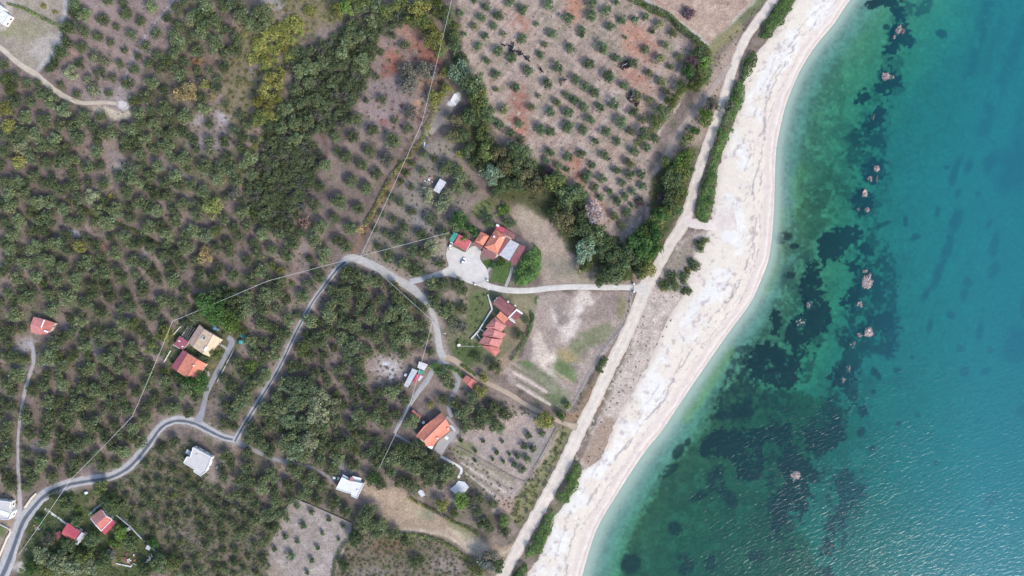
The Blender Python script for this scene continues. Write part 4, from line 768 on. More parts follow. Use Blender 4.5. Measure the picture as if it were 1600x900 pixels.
trees(400, 225, '500,40,32;570,80,48;705,40,45;660,125,48;820,100,50,grey;435,135,50;400,270,42;600,235,50;760,190,45;695,280,50;520,355,58;370,380,48;640,400,45;490,470,45;390,510,55;590,530,50;140,560,45;100,665,45;230,620,55;190,700,50;370,600,50;430,690,55;510,600,45;560,640,45;30,790,50;150,790,35,yg;390,830,50;1185,140,55;1270,200,55;1250,270,50;1355,275,40;1060,320,50,pale;1200,330,50,pale;1160,390,50,pale;1095,470,48,mid;920,520,40;1035,565,45;880,590,50,mid;815,560,30;760,640,30;1105,640,55,pale;970,670,50,mid;820,700,50;915,745,50;1060,690,50;1020,780,45,mid;980,790,45;1150,750,40;1170,560,45;840,330,28;905,370,35;975,425,30;785,440,28;855,470,30;750,530,30;975,130,28,og;1040,170,32;940,185,25,og;905,235,25,og;965,265,25;1050,55,35;1120,90,25;480,830,50;560,800,50;620,820,60;700,850,55;760,860,45;650,770,40;1100,880,50;1180,880,50;1270,880,45;60,430,50;150,480,45;40,560,50;60,340,45;10,690,45;280,560,40', 'olive')
trees(0, 225, '20,40,45,dk;130,20,55,pale;110,110,50,yg;205,65,50,mid;215,200,45;290,120,50;330,10,45;425,100,55;600,50,50;540,145,50;775,20,45;875,70,50;1030,30,55;985,135,50;1145,95,55;1090,200,50;1280,140,60;1310,50,35,pale;1420,90,45;1500,20,40;1560,100,60;1570,190,50;1360,210,55;1190,260,45;340,240,55;455,260,52;90,230,55;570,325,52,pale;840,220,55;785,300,52;920,275,35;1040,325,48;870,365,48;720,405,55;610,415,50;980,420,50;1145,375,48;1275,300,55;1460,310,50,grey;1520,430,50;1400,470,40;1230,440,45;395,410,50;490,485,40;660,490,60;810,465,40;915,515,55;1095,485,45;1040,565,50;775,575,50;880,620,45;590,630,45;490,635,50,yg;720,685,52;830,730,48;1025,705,50;1155,640,60;1210,540,50;1280,570,50,mid;1340,650,40;540,735,55;650,800,60;955,800,42;1080,855,55;1135,755,45;1430,690,30;1535,730,42;1460,820,48;1490,580,38;1585,620,38;1250,810,40;1370,780,40;475,850,55;760,845,45;580,890,45;200,640,55;290,710,55;340,610,55;150,740,50;60,660,50;80,570,50;120,480,50;200,540,45;250,470,50;270,550,45;60,390,55;150,310,50;230,350,55;50,310,50;310,360,50;300,440,40;20,490,40;20,790,45;100,840,50;220,830,50;350,850,50;390,770,50;420,470,35;1570,850,50;1540,510,40;890,890,40', 'olive')
trees(0, 450, '50,30,45;150,70,55;200,20,40;300,40,50;420,60,60;530,110,55;580,40,45;630,160,48;690,60,45;820,110,48;890,15,45;940,170,40;1010,75,50;1080,90,40;970,150,45;1090,160,35;330,140,55,mid;230,130,35;500,210,50;90,170,55;60,260,45;50,350,40;765,220,50;700,310,58;600,280,45;535,370,50;820,385,55;890,280,45;930,320,30;660,430,55;560,500,50;390,490,50;280,430,60;450,430,45,og;400,320,60;330,270,40;830,500,45;740,500,45;940,490,40;940,540,40;1030,590,50;970,690,42;850,650,42;1140,640,55;1225,685,38;1080,740,55;1175,780,42;785,765,50;690,720,40;650,770,35,pale;610,820,35,pale;720,855,42;910,820,50;660,560,50;760,600,45;600,640,58;510,620,50;490,730,55;570,720,45;380,600,55;270,610,45;300,710,55;200,640,45;90,430,55;100,540,60;40,600,50;80,650,45;170,800,55;430,780,55;430,850,45;310,800,50;290,870,50;550,860,60;830,880,50;60,740,45;50,870,50;990,400,40;1050,400,35;1530,140,55;1540,60,60;1560,330,50;1560,610,45;1310,730,55;1490,730,50;1530,680,60;1460,790,50;1330,850,45;1400,850,45', 'olive')
trees(400, 450, '60,40,60;130,20,55;40,130,60;40,220,55;200,200,50;290,60,50;180,290,50;130,340,50;110,420,50;50,440,45;60,540,50;20,590,50;40,330,45;430,30,45;540,70,60;560,20,50;670,60,60;600,220,60;540,210,50;710,180,55;830,160,60;900,130,60;950,200,60;980,240,50;880,60,50;1040,130,40;450,150,60;370,110,50;340,210,55;470,180,50;540,310,55;610,370,65,mid;740,310,58;840,280,55;920,320,60;1010,340,50;1060,300,45;970,460,55;880,560,50;390,330,65;290,380,60,og;420,470,20;290,490,35;340,430,45;370,530,40;570,440,40;500,520,35;450,590,35;660,540,60;755,585,60;840,650,55;695,690,48;600,660,45;540,740,48;640,790,50;790,740,48;740,810,58;810,850,50;590,860,45;930,700,40;870,790,45;320,610,75,mid;240,620,70,mid;400,690,70,pale;480,740,65,pale;300,700,60;390,790,80,pale;230,720,70,mid;150,760,60;60,760,60;90,840,60;200,830,65,mid;290,840,60,mid;330,870,50;500,830,50;420,880,50;130,680,50;170,600,50;1130,80,60;1200,130,50;1170,150,50;1290,20,45;1290,130,40;1230,210,40,pale;1270,260,50,grey;1180,360,40;1240,500,50;1170,560,60;1110,540,45;1210,600,45;1160,700,40;1060,650,45;1320,650,55;1350,690,50;1240,730,45;1290,780,60;1220,780,50;1300,860,55;1430,800,60;1480,760,50;1560,790,50;1400,850,50;1510,850,60;1060,830,50;960,830,55;1490,490,50;1400,370,40;1570,360,50;1390,440,36;1640,290,40;1564,360,42;1690,200,30', 'olive')
trees(0, 675, '40,120,50;90,20,45;180,20,50;290,50,55;380,40,50;420,70,50;510,90,55;600,150,45;690,90,45;660,40,40;760,110,55;820,30,45;470,190,50;440,250,48;320,280,45;260,200,55;360,190,45;200,290,45;170,240,45;170,350,45;40,280,45;70,340,50;30,400,40;1080,60,40;1150,230,45;1400,60,50;1550,40,50;1500,300,50;1550,220,50;1440,200,40;1010,110,40;1560,400,45;1580,560,40;1390,290,40', 'olive')
trees(400, 675, '20,170,50;90,270,60;35,345,55;120,430,55;85,535,55;245,250,60;340,300,58;290,380,55;420,340,48;480,230,50;510,160,55;400,190,50;200,340,50;380,430,45;490,440,45;470,480,30;560,500,45;595,420,50;610,210,50;650,260,50;730,290,50,lush;780,330,40;710,510,60;680,560,55;650,590,50;770,590,55;765,640,55;860,640,50;880,555,30;815,500,18;550,60,60;680,40,45;760,60,40;740,130,50,mid;750,200,50;840,250,45;870,170,60;960,120,60;900,100,50;930,200,55;1000,230,60;1050,190,50;1020,130,50;900,310,50;960,320,50;1090,250,60;1080,310,50;1190,270,60;1210,230,50;1130,210,40;980,350,45,pale;1395,420,40;1380,500,40;1480,455,35;1410,570,45;1450,600,50;1550,630,40;250,120,70,mid;330,60,75,pale;200,60,70;300,150,60;400,100,55;160,150,60;40,60,60;100,120,55', 'olive')
OL = T.pop('all')
trees(400, 0, '1278,82,25;1440,38,35;1410,100,35;1522,95,40;1362,165,28,orchpale;1485,160,30;1550,212,25,orchpale;1430,225,28;1393,290,32;1515,320,40;1440,380,30;1590,360,30;1500,462,35;1585,10,35;1365,5,25;1303,215,20;1500,560,20,orchpale;1550,680,40,orchpale;1525,780,40;1590,830,35', 'orch')
trees(800, 0, '68,58,40;230,25,45;345,112,45;155,148,20;500,20,40;500,100,42;592,65,42;692,120,35;770,122,32;832,100,32;622,162,38;435,185,30;435,222,24;250,210,35;65,240,35;205,280,25,orchpale;180,340,30;365,300,40;560,295,50;835,305,32;960,280,32,orchpale;920,370,42,orchpale;920,155,38,orchpale;880,195,22;1010,205,35,orchpale;658,370,35;765,395,40;485,395,42;285,415,40;105,445,42;602,472,45;855,460,32,orchpale;705,535,38;455,540,35;405,500,40;225,522,40;20,545,35;785,590,40,orchpale;938,510,38,orchpale;865,630,32,orchpale;525,580,40;395,625,38;335,590,25;450,668,35;285,640,32,orchpale;245,700,38;550,672,35;635,645,42;355,700,40;120,670,32,orchpale;490,745,38;350,785,48;450,815,38;680,760,45;585,830,38;760,705,38;820,750,30,orchpale;45,770,32;175,805,40;240,820,38;0,360,35;55,870,30;900,865,32;740,820,30,orchpale;520,885,30;655,885,30;165,600,20,orchpale;710,235,15,orchpale;655,15,25;1050,350,30,orchpale;990,420,25,orchpale;970,570,30,orchpale', 'orch')
trees(800, 225, '235,50,38;215,100,28;350,75,38;435,60,35;500,130,30;580,70,35;655,160,32;735,120,40,orchpale;765,45,35;840,20,35;480,190,35;450,220,35;570,215,38;740,195,38;812,190,35;690,245,28;515,270,32;610,298,28;820,265,32;760,300,28;705,330,32;555,332,30;655,360,35;805,350,25;755,385,20;645,450,38,orchpale;720,425,35;690,510,30,orchpale;290,135,30;345,160,22;770,585,30,orchpale', 'orch')
OR = T.pop('all')
trees(400, 675, '255,465,20;348,502,20;190,545,20;293,588,24;458,548,18;545,590,16;417,635,17;183,655,20;260,685,18;517,672,14;385,725,18;115,735,20;215,778,30;350,805,22;320,878,16;80,840,12', 'orch')
trees(800, 675, '105,25,25;75,90,25;130,105,25;35,150,22;95,175,28;15,205,25;60,235,28;190,12,24', 'orch')
trees(600, 675, '480,50,20,lush;570,118,15;570,180,12;680,170,12;748,185,16;705,130,20;785,140,14;740,60,14;620,60,14', 'orch')
YG = T.pop('all')
trees(800, 225, '50,40,60,dk;40,130,60,dk;100,100,55,dk;90,200,60,bo;150,260,70,bo;20,250,50,dk;230,180,40,purple;280,240,80,og;340,330,80,dk;400,300,60,dk;440,370,40,dk;330,480,80,bo;420,520,60,dk;520,570,80,dk;590,600,60,dk;630,690,60,dk;630,740,50,bo;640,810,70,dk;720,680,60,dk;760,620,50,og;820,640,80,lush;780,720,60,dk;860,560,80,lush;900,500,60,og;930,440,60,lush;980,400,60,og;1000,330,60,dk;1000,240,70,dk;1050,180,60,og;1070,110,60,bright;1120,60,45,og;980,200,50,og;960,110,40,og;1060,290,50,og;850,770,60,yg;570,820,60,dk;720,820,50,og;900,650,50,lush;840,710,50,lush;280,400,50,og;440,470,50,dk;560,660,60,dk;480,570,50,dk;700,760,60,dk;460,760,50,og;1040,330,50,og;1010,420,50,dk;800,800,50,dk;1110,160,36,lush', 'dk')
trees(400, 0, '1010,50,70,yg;900,25,50,og;1120,240,70,yg;1130,40,60,og;1060,430,60,grey;960,520,60,grey;940,440,50,grey;1370,530,80,dk;1390,620,75,og;1430,700,60,dk;1190,450,40,yg;1180,560,45,yg;1110,600,50,yg;1240,180,45,og;1245,280,45,dk;1200,90,50,dk;1060,130,60,og;1350,740,60,dk;1300,840,50,dk;1250,740,50,bo;1420,820,50,og;1440,870,50,dk;1220,850,50,bo;1230,230,40,dk;1290,360,40,dk;820,60,50,og;690,10,40,og;980,120,50,og;1150,320,40,og;1080,180,60,yg;60,560,60,yg;110,500,60,yg;40,640,60,yg;10,740,55,og;70,720,50,yg;130,610,40,yg;560,40,50,bright;620,10,50,og;500,60,50,yg', 'dk')
trees(400, 225, '1280,470,60,lush;1240,500,45,dk;1340,550,45,lush;1440,40,60,og;1520,60,60,bo;1330,40,50,dk;1380,120,50,dk;1560,130,60,bo;1600,40,60,dk;1560,250,50,dk;1500,300,40,dk;1460,480,45,dk;1580,490,40,dk;1300,600,30,bright', 'dk')
trees(0, 450, '1290,110,70,lush;1370,130,60,lush;1440,100,60,dk;1340,190,60,lush;1440,210,60,bright;1240,590,60,lush;1180,580,45,lush;1030,280,50,yg;1345,405,44,og;1340,60,50,dk;1490,180,45,dk;1270,440,40,dk;1500,260,40,og;1120,560,40,dk;930,370,45,og', 'lush')
trees(0, 675, '400,450,50,dk;330,400,35,olive;620,360,50,og;690,430,60,dk;690,480,45,dk;480,560,40,dk;520,780,60,og;420,700,50,dk;300,680,45,grey;250,560,35,lush;720,700,40,bright;560,680,50,dk;;800,700,50,dk;960,700,40,lush;260,780,55,reed;360,830,60,reed;460,850,60,reed;560,840,55,reed;300,860,50,og;640,810,55,dk;1000,840,60,dk;900,860,50,dk;700,770,40,grey;750,640,50,bright;200,850,50,lush;390,780,50,reed;1080,820,45,og', 'dk')
trees(400, 675, '1285,430,50,bright;1340,450,36,grey;1160,460,45,yg;1450,800,70,grey;1420,840,40,purple;1010,810,40,dk;550,840,40,dk;930,690,35,dk;1240,510,35,og;620,660,50,dk;1560,560,40,bright;1380,860,45,og;1500,830,50,dk', 'dk')
trees(600, 450, '988,830,60,yg;620,560,32,yg;600,640,45,yg;290,730,25,yg;320,500,36,bright;1110,800,36,lush;1040,820,30,og;1150,740,28,og', 'yg')
trees(800, 0, '1260,660,50,grey;1210,730,55,bright;1140,830,40,lush;1095,870,40,og;1360,665,35,grey;1100,440,50,lush;1150,520,50,og;1060,540,45,og;1000,620,45,og;940,690,45,dk;890,750,40,og;830,830,45,dk;1200,390,42,bright;1130,380,40,purple;1160,330,45,dk;1190,450,40,og', 'og')
TH = T.pop('all')
SP = [(317, 29, 17, 'dk', 'tree', 'broad dark tree overhanging the top orchard track'), (290, 144, 19, 'tan', 'tree', 'large yellowish-tan tree by the brown scrub'), (307, 95, 7, 'orange', 'bush', 'small orange-tan bush in the brown scrub gap'), (320, 132, 9, 'yellow', 'bush', 'small yellow bush beside the greyish thicket'), (331, 150, 8, 'tan', 'bush', 'small tan bush next to the yellow-green trees'), (315, 125, 10, 'grey', 'bush', 'leafless greyish bush beside the yellow bush'),
      (718, 112, 20, 'sage', 'tree', 'silvery blue-green tree at the top of the creek thicket'), (769, 272, 18, 'sage', 'tree', 'spiky silvery tree above the round tan clearing'), (917, 391, 19, 'sage', 'tree', 'silvery tree at the lower edge of the orchard thicket'), (927, 333, 18, 'pink', 'tree', 'pale pinkish leafless tree at the orchard tip'), (330, 324, 16, 'ygl', 'tree', 'yellow-green conifer-like tree in the olive grove'), (318, 398, 14, 'tan', 'tree', 'tan and yellow tree above the beige house garden'),
      (562, 359, 8, 'tan', 'tree', 'small tan tree on the brown gully'), (720, 240, 8, 'yellow', 'tree', 'small yellow tree beside the creek thicket'), (790, 572 - 245, 9, 'bright', 'bush', 'bright green bush above the orange hip-roofed house'), (782, 331, 8, 'bright', 'bush', 'bright bush at the vegetable patch edge'), (782, 411, 9, 'lush', 'bush', 'lush shrub against the orange-roofed house lawn'), (772, 414, 7, 'lush', 'bush', 'small lush shrub on the lawn path'),
      (1078, 16, 12, 'purple', 'bush', 'purple-brown round bush in the pointed sand field'), (1095, 383, 11, 'dk', 'bush', 'dark bush on the beach below the turn-off'), (1086, 415, 11, 'dk', 'bush', 'dark bush on the sand halfway to the drive gate'), (1072, 433, 10, 'dk', 'bush', 'round dark bush beside the drive gate verge'), (1050, 442, 14, 'dk', 'bush', 'broad dark bush closest to the drive gate'), (1074, 454, 9, 'dk', 'bush', 'dark bush alone on the white sand'), (1038, 447, 9, 'og', 'bush', 'olive bush at the road edge opposite the drive gate'), (1104, 376, 6, 'yg', 'bush', 'tiny yellow-green bush on the beach access'), (1075, 422, 6, 'yg', 'bush', 'tiny yellow-green bush among the dark beach bushes'),
      (68, 9, 5, 'yellow', 'bush', 'tiny yellow bush in the top field'), (86, 19, 4, 'yg', 'bush', 'tiny yellow-green bush in the top field'), (488, 420, 5, 'bright', 'bush', 'bright green bush by the rutted track'), (457, 443, 5, 'bright', 'bush', 'bright little bush at the end of the rutted track'), (256, 522, 12, 'bright', 'bush', 'yellow-green bush under the cable corner'), (390, 573, 12, 'bright', 'bush', 'pale bright green bush near the straight lane'), (122, 796, 5, 'bright', 'bush', 'bright bush on the garden path by the red roofs'),
      (218, 444, 5, 'brown', 'bush', 'small brown bush in the olive grove'), (309, 867, 4, 'yellow', 'bush', 'tiny yellow bush in the bottom scrub'), (154, 305, 5, 'yellow', 'bush', 'tiny yellow bush in the pale glade'), (173, 305, 5, 'yellow', 'bush', 'tiny yellow-flowered bush below the pale glade'), (476, 347, 12, 'brown', 'bush', 'dry brown thicket bush by the rutted track'), (672, 107, 12, 'purple', 'bush', 'purplish dry bush in the reddish plot'), (1035, 309, 10, 'purple', 'bush', 'purplish bush at the lower orchard side'), (1043, 318, 9, 'purple', 'bush', 'second purplish bush beside the coast thicket'), (1000, 315, 9, 'purple', 'bush', 'dull purplish bush at the orchard corner')]
for i, (x, y) in enumerate([(451, 35), (467, 37), (482, 21), (437, 42), (427, 50), (467, 50), (415, 50), (405, 60), (430, 57), (445, 60), (410, 67), (405, 85), (432, 77), (452, 90), (415, 92), (427, 96), (438, 111), (406, 72), (462, 44), (448, 49), (420, 40), (458, 30), (440, 70), (422, 75), (400, 75), (455, 62), (392, 92), (410, 102)]):
    SP.append((x, y, 8.2 + (i * 7 % 5) * .8, 'yellow', 'bush', None))
taken = np.array([(a[0], a[1], a[2]) for a in OL + OR + YG + TH] + [(s[0], s[1], s[2]) for s in SP])

# ---- where nothing grows
NO = [(ORCH, 0), (WALLED, 2), (FIELD, 2), (MUD, 0)]
HOUSES_KEEP = [(65, 508, 26), (318, 532, 34), (293, 570, 36), (283, 536, 18), (308, 720, 28), (545, 760, 30), (680, 672, 36), (733, 596, 16), (779, 380, 48), (720, 378, 24), (785, 490, 34), (768, 535, 30), (648, 584, 26), (687, 291, 18), (717, 762, 18), (160, 815, 24), (113, 833, 26), (178, 852, 10), (5, 22, 26), (5, 798, 26), (606, 573, 26), (178, 252, 18), (185, 170, 20), (346, 190, 14), (370, 410, 10), (606, 120, 12), (470, 428, 20), (115, 366, 10)]
HK = np.array(HOUSES_KEEP)
road_pts = np.concatenate([np.column_stack([spline(p, 4)]) for p in ROADS.values()])
def clear(x, y, pad):
    if (np.hypot(road_pts[:, 0] - x, road_pts[:, 1] - y) < road_pts[:, 2] / 2 + pad).any(): return False
    if (np.hypot(HK[:, 0] - x, HK[:, 1] - y) < HK[:, 2] + pad * .4).any(): return False
    X, Y = np.array(x), np.array(y)
    return not any(inside(X, Y, p) for p, s in NO)
def scatter(region, spacing, n, pad, r):
    a = np.array(region, float); out = []; occ = []
    for _ in range(n):
        x = r.uniform(a[:, 0].min(), a[:, 0].max()); y = r.uniform(a[:, 1].min(), a[:, 1].max())
        if not inside(np.array(x), np.array(y), region): continue
        if (np.hypot(taken[:, 0] - x, taken[:, 1] - y) < taken[:, 2] * .62 + spacing * .42).any(): continue
        if occ and (np.hypot(*(np.array(occ) - [x, y]).T) < spacing).any(): continue
        if not clear(x, y, pad): continue
        occ.append((x, y)); out.append((x, y))
    return out
r5 = np.random.default_rng(3)
DENSE = [(440, 85), (500, 70), (560, 30), (620, 25), (660, 15), (640, 35), (590, 60), (575, 120), (555, 160), (545, 190), (480, 215), (505, 240), (495, 275), (470, 330), (455, 350), (400, 350), (385, 300), (405, 250), (420, 190), (450, 160), (460, 120)]
G1 = [(-60, 112), (30, 118), (130, 168), (215, 198), (230, 100), (310, -20), (400, 10), (360, 90), (330, 140), (400, 180), (400, 350), (470, 360), (470, 400), (530, 405), (505, 445), (470, 510), (430, 575), (395, 640), (368, 680), (330, 665), (300, 650), (262, 652), (225, 690), (190, 730), (110, 748), (50, 780), (-60, 830)]
G2 = [(525, 425), (560, 410), (635, 455), (665, 480), (680, 550), (660, 590), (620, 660), (580, 700), (560, 735), (520, 740), (440, 710), (380, 685), (440, 590), (490, 480)]
G3 = [(345, 690), (440, 725), (520, 755), (545, 790), (560, 830), (550, 812), (460, 772), (430, 830), (400, 800), (350, 760), (330, 715)]
G4 = [(610, 690), (660, 705), (700, 730), (715, 750), (690, 760), (660, 765), (600, 755), (580, 730)]
FILL = []
G5 = [(170, 755), (238, 695), (300, 745), (330, 760), (428, 800), (416, 905), (262, 905), (256, 872), (190, 815)]
for x, y in scatter(DENSE, 8.0, 5000, 2, r5): FILL.append((x, y, r5.uniform(5.6, 9.0), 'olive' if r5.random() < .75 else 'grey'))
for reg, spc, n in ((G1, 18.5, 5200), (G2, 16.5, 1600), (G3, 19, 600), (G4, 15, 400), (G5, 15, 700)):
    for x, y in scatter(reg, spc, n, 5, r5): FILL.append((x, y, r5.uniform(*((5, 8.6) if reg is G5 else (7.4, 12.4))), 'olive' if r5.random() < .86 else ('mid' if r5.random() < .7 else 'og')))
# the 300 olives that show largest stand alone, the rest are the far grove mass
OL = [o for o in OL if clear(o[0], o[1], o[2] * .5)]
inview = lambda o: 2 < o[0] < 1598 and 2 < o[1] < 898
OL.sort(key=lambda o: -(o[2] if inview(o) else 0))
SOLO, REST = OL[:300], OL[300:] + FILL
def place_tree(kind, x, y, rp, pal, label, group, form='olive', squash=1.0):
    Rw = rp * S; R = pick(Rw); var = int(rng.integers(0, 3)); P = proto_mesh(pal, R, var, form)
    s = Rw / R * 1.1; t = thing(kind, label, 'tree' if 'tree' in kind else 'bush', base_of(x, y, P[5] * s), rng.uniform(0, 6.28), group)
    t.scale = (s, s, s * squash)
    if kind == 'bush': t_ = link('foliage', P[6][0], t); link('stem', P[6][1], t)
    else: link('crown', P[6][0], t); link('trunk', P[6][1], t)
    return t
sz = lambda r_, a, b_: 'large' if r_ > a else ('small' if r_ < b_ else 'rounded')
ww = where_words([(o[0], o[1]) for o in SOLO + REST])
for (x, y, r_, pal), w_ in zip(SOLO, ww):
    place_tree('olive_tree', x, y, r_, pal, f'{LEAFN[pal]} olive tree, {w_}', 'olive trees of the hillside groves')
ww = where_words([(o[0], o[1]) for o in OR])
for (x, y, r_, pal), w_ in zip(OR, ww):
    place_tree('orchard_tree', x, y, r_ * .93, pal, f'{LEAFN[pal]} orchard tree, {w_}', 'spaced trees of the open orchard', squash=.95)
ww = where_words([(o[0], o[1]) for o in YG])
for (x, y, r_, pal), w_ in zip(YG, ww):
    place_tree('young_tree', x, y, r_, pal, f'{LEAFN[pal]} young tree, {w_}', 'young trees planted in the bare plots')
ww = where_words([(o[0], o[1]) for o in TH])
for (x, y, r_, pal), w_ in zip(TH, ww):
    place_tree('broadleaf_tree', x, y, r_ * 1.05, pal, f'{LEAFN[pal]} broadleaf tree, {w_}', 'leafy trees of the thickets and gardens', 'tall' if r_ > 11 else 'olive')
nb = 0
for x, y, r_, pal, kind, lab in SP:
    if lab is None:
        nb += 1; lab = f'yellow broom bush, {where_words([(s[0], s[1]) for s in SP if s[5] is None])[nb - 1]}'
    place_tree('broadleaf_tree' if kind == 'tree' else 'bush', x, y, r_, pal, lab, None, ('star' if pal in ('sage', 'pink', 'tan') else 'olive') if kind == 'tree' else 'low')
# far mass of olives
def mass(name, items, form, label, cat, dens=.62):
    V = []; F = []; Cc = []; n = 0; r = np.random.default_rng(21)
    for x, y, rp, pal in items:
        Rw = rp * S; R = pick(Rw); P = proto(pal, R, int(r.integers(0, 3)), form)
        s = Rw / R * 1.12; a = r.uniform(0, 6.28); b_ = base_of(x, y, P[5] * s); q = len(P[1]); sel = np.sort(r.permutation(q)[:int(q * dens)])
        v = P[0].reshape(-1, 4, 3)[sel].reshape(-1, 3) * s
        v = np.stack([v[:, 0] * math.cos(a) - v[:, 1] * math.sin(a) + b_[0], v[:, 0] * math.sin(a) + v[:, 1] * math.cos(a) + b_[1], v[:, 2] + b_[2]], -1)
        V.append(v); F.append(np.arange(len(v)).reshape(-1, 4) + n); Cc.append(P[2].reshape(-1, 4, 3)[sel].reshape(-1, 3) * r.uniform(.78, 1.25)); n += len(v)
        tv = P[3] * s; V.append(tv + [b_[0], b_[1], b_[2]]); F.append(P[4] + n); Cc.append(np.tile([[.11, .085, .065]], (len(tv), 1))); n += len(tv)
    return tag(link(name, mesh_np(name, np.concatenate(V), np.concatenate(F), np.concatenate(Cc), M['leaf'])), label, cat, None, 'stuff')
mass('olive_woods', REST, 'olive', 'mass of smaller grey-green olive trees covering the hillside', 'olive trees', .8)

# undergrowth: low scrub and weeds in patches
SCRUB = [(DENSE, 5.2, 5000, ('olive', 'grey', 'og', 'grey'), (2.5, 5)), ([(170, 755), (238, 692), (300, 690), (330, 760), (428, 800), (416, 905), (260, 905), (255, 872), (190, 815)], 7.2, 3000, ('olive', 'olive', 'mid', 'grey', 'bo'), (2.4, 5.4)), ([(525, 905), (550, 832), (600, 832), (690, 845), (735, 872), (745, 905)], 8, 900, ('grey', 'og', 'bo', 'dk'), (1.8, 4.5)),
         ([(370, 20), (450, 0), (540, -10), (545, 25), (480, 60), (440, 110), (400, 170), (375, 200), (345, 170), (355, 100)], 8, 900, ('og', 'yg', 'olive', 'bo'), (2, 5)), ([(880, 668), (896, 672), (868, 722), (840, 778), (812, 828), (800, 815), (806, 775), (840, 735)], 6.5, 500, ('og', 'bo', 'grey', 'dk'), (2, 5)),
         ([(925, 610), (950, 565), (968, 530), (985, 480), (992, 460), (984, 455), (970, 515), (915, 600), (890, 650), (900, 665)], 8, 260, ('bo', 'brown', 'og'), (1.2, 3.2)), ([(560, 400), (600, 335), (660, 240), (690, 170), (700, 100), (680, 140), (640, 225), (580, 320)], 7, 500, ('og', 'yg', 'bo', 'brown'), (1.8, 4.5)),
         ([(600, 60), (680, 60), (690, 150), (670, 220), (600, 210), (560, 190), (590, 120)], 12, 260, ('grey', 'brown', 'og'), (1.5, 4)), ([(740, 190), (800, 240), (900, 310), (950, 375), (1010, 350), (1015, 285), (1080, 235), (1070, 310), (1020, 420), (960, 430), (890, 390), (850, 330), (780, 300), (735, 250)], 9, 900, ('dk', 'og', 'bo', 'lush'), (3, 6)),
         ([(40, 820), (60, 780), (110, 770), (180, 780), (240, 850), (255, 880), (200, 910), (30, 910)], 7.5, 900, ('lush', 'dk', 'og', 'reed', 'bright'), (2, 5)), ([(260, 520), (290, 495), (330, 445), (380, 455), (372, 545), (345, 590), (320, 615), (290, 612), (255, 585)], 8, 400, ('lush', 'dk', 'og'), (2, 5)), ([(700, 470), (760, 460), (745, 520), (750, 560), (715, 555), (695, 520)], 10, 160, ('lush', 'og', 'dk'), (1.5, 4)),
         ([(1062, 205), (1120, 95), (1145, 110), (1095, 210), (1050, 290), (1035, 275)], 9, 260, ('bo', 'grey', 'og'), (1, 2.6)), ([(1010, 470), (1050, 400), (1085, 372), (1066, 465), (1022, 555), (980, 630), (950, 690), (912, 730), (940, 650), (985, 540)], 10, 500, ('grey', 'brown', 'bo'), (.7, 1.8)), ([(1090, 105), (1155, 45), (1182, 5), (1200, -5), (1150, 70), (1110, 120)], 6, 300, ('og', 'grey', 'yg'), (1, 2.4)),
         ([(715, 10), (980, 0), (1075, 75), (1080, 110), (1020, 210), (1005, 340), (960, 380), (880, 270), (780, 210)], 13, 1100, ('og', 'grey', 'bo'), (.7, 1.6)), (G1, 8.5, 7000, ('grey', 'og', 'olive', 'bo'), (1.1, 3.0)), (G2, 9, 2200, ('og', 'olive', 'bo', 'grey'), (1.1, 3.2)), (G3, 9, 500, ('og', 'bo'), (1.2, 3)), ([(575, 395), (690, 220), (745, 280), (700, 400), (640, 438)], 9, 700, ('og', 'grey', 'bo'), (1, 2.6)), ([(110, 0), (285, 0), (225, 95), (195, 190), (80, 112)], 12, 400, ('grey', 'bo'), (.8, 1.8)),
         ([(700, 600), (760, 620), (850, 645), (800, 650), (735, 665), (715, 650)], 8, 300, ('og', 'grey', 'dk'), (1.5, 3.5)), ([(700, 695), (740, 720), (810, 770), (790, 815), (720, 800), (680, 770)], 9, 420, ('og', 'grey', 'bo'), (1, 2.8)), ([(430, 480), (400, 600), (372, 660), (335, 650), (360, 590)], 8, 300, ('og', 'bo'), (1, 3))]
sc = []
for reg, spc, n, pals, (ra, rb) in SCRUB:
    a = np.array(reg, float); occ = np.zeros((0, 2))
    for _ in range(n):
        x = r5.uniform(a[:, 0].min(), a[:, 0].max()); y = r5.uniform(a[:, 1].min(), a[:, 1].max())
        if not inside(np.array(x), np.array(y), reg): continue
        if len(occ) and (np.abs(occ - [x, y]).sum(1) < spc * r5.uniform(.6, 1.1)).any(): continue
        if (np.hypot(road_pts[:, 0] - x, road_pts[:, 1] - y) < road_pts[:, 2] / 2 + rb * .6).any(): continue
        occ = np.vstack([occ, [x, y]]); sc.append((x, y, r5.uniform(ra, rb), pals[r5.integers(0, len(pals))]))
V = []; F = []; Cc = []; n = 0
for x, y, rp, pal in sc:
    R = rp * S; k = int(10 + 26 * R); r = r5
    d = unit(r.normal(size=(k, 3))); d[:, 2] = np.abs(d[:, 2]); pp = d * (R * r.uniform(.2, 1, k) ** .6)[:, None] * [1, 1, .55] * (1 + .4 * np.sin(np.arctan2(d[:, 1], d[:, 0]) * 3 + x))[:, None]
    v, f = leaf_quads(pp + [0, 0, .08], unit(d * .5 + [0, 0, .6] + r.normal(size=(k, 3)) * .4), (.22 + .22 * R) * r.uniform(.6, 1.4, k), .55, r)
    p = base_of(x, y, R * .3); V.append(v + [p[0], p[1], p[2]]); F.append(f + n); n += len(v)
    c = np.array(PAL[pal])[None] * (r.uniform(.75, 1.3) * r.uniform(.7, 1.35, k))[:, None]; Cc.append(np.repeat(c, 4, 0))
tag(link('undergrowth', mesh_np('undergrowth', np.concatenate(V), np.concatenate(F), np.concatenate(Cc), M['leaf'])), 'low scrub and weeds between the trees', 'undergrowth', None, 'stuff')

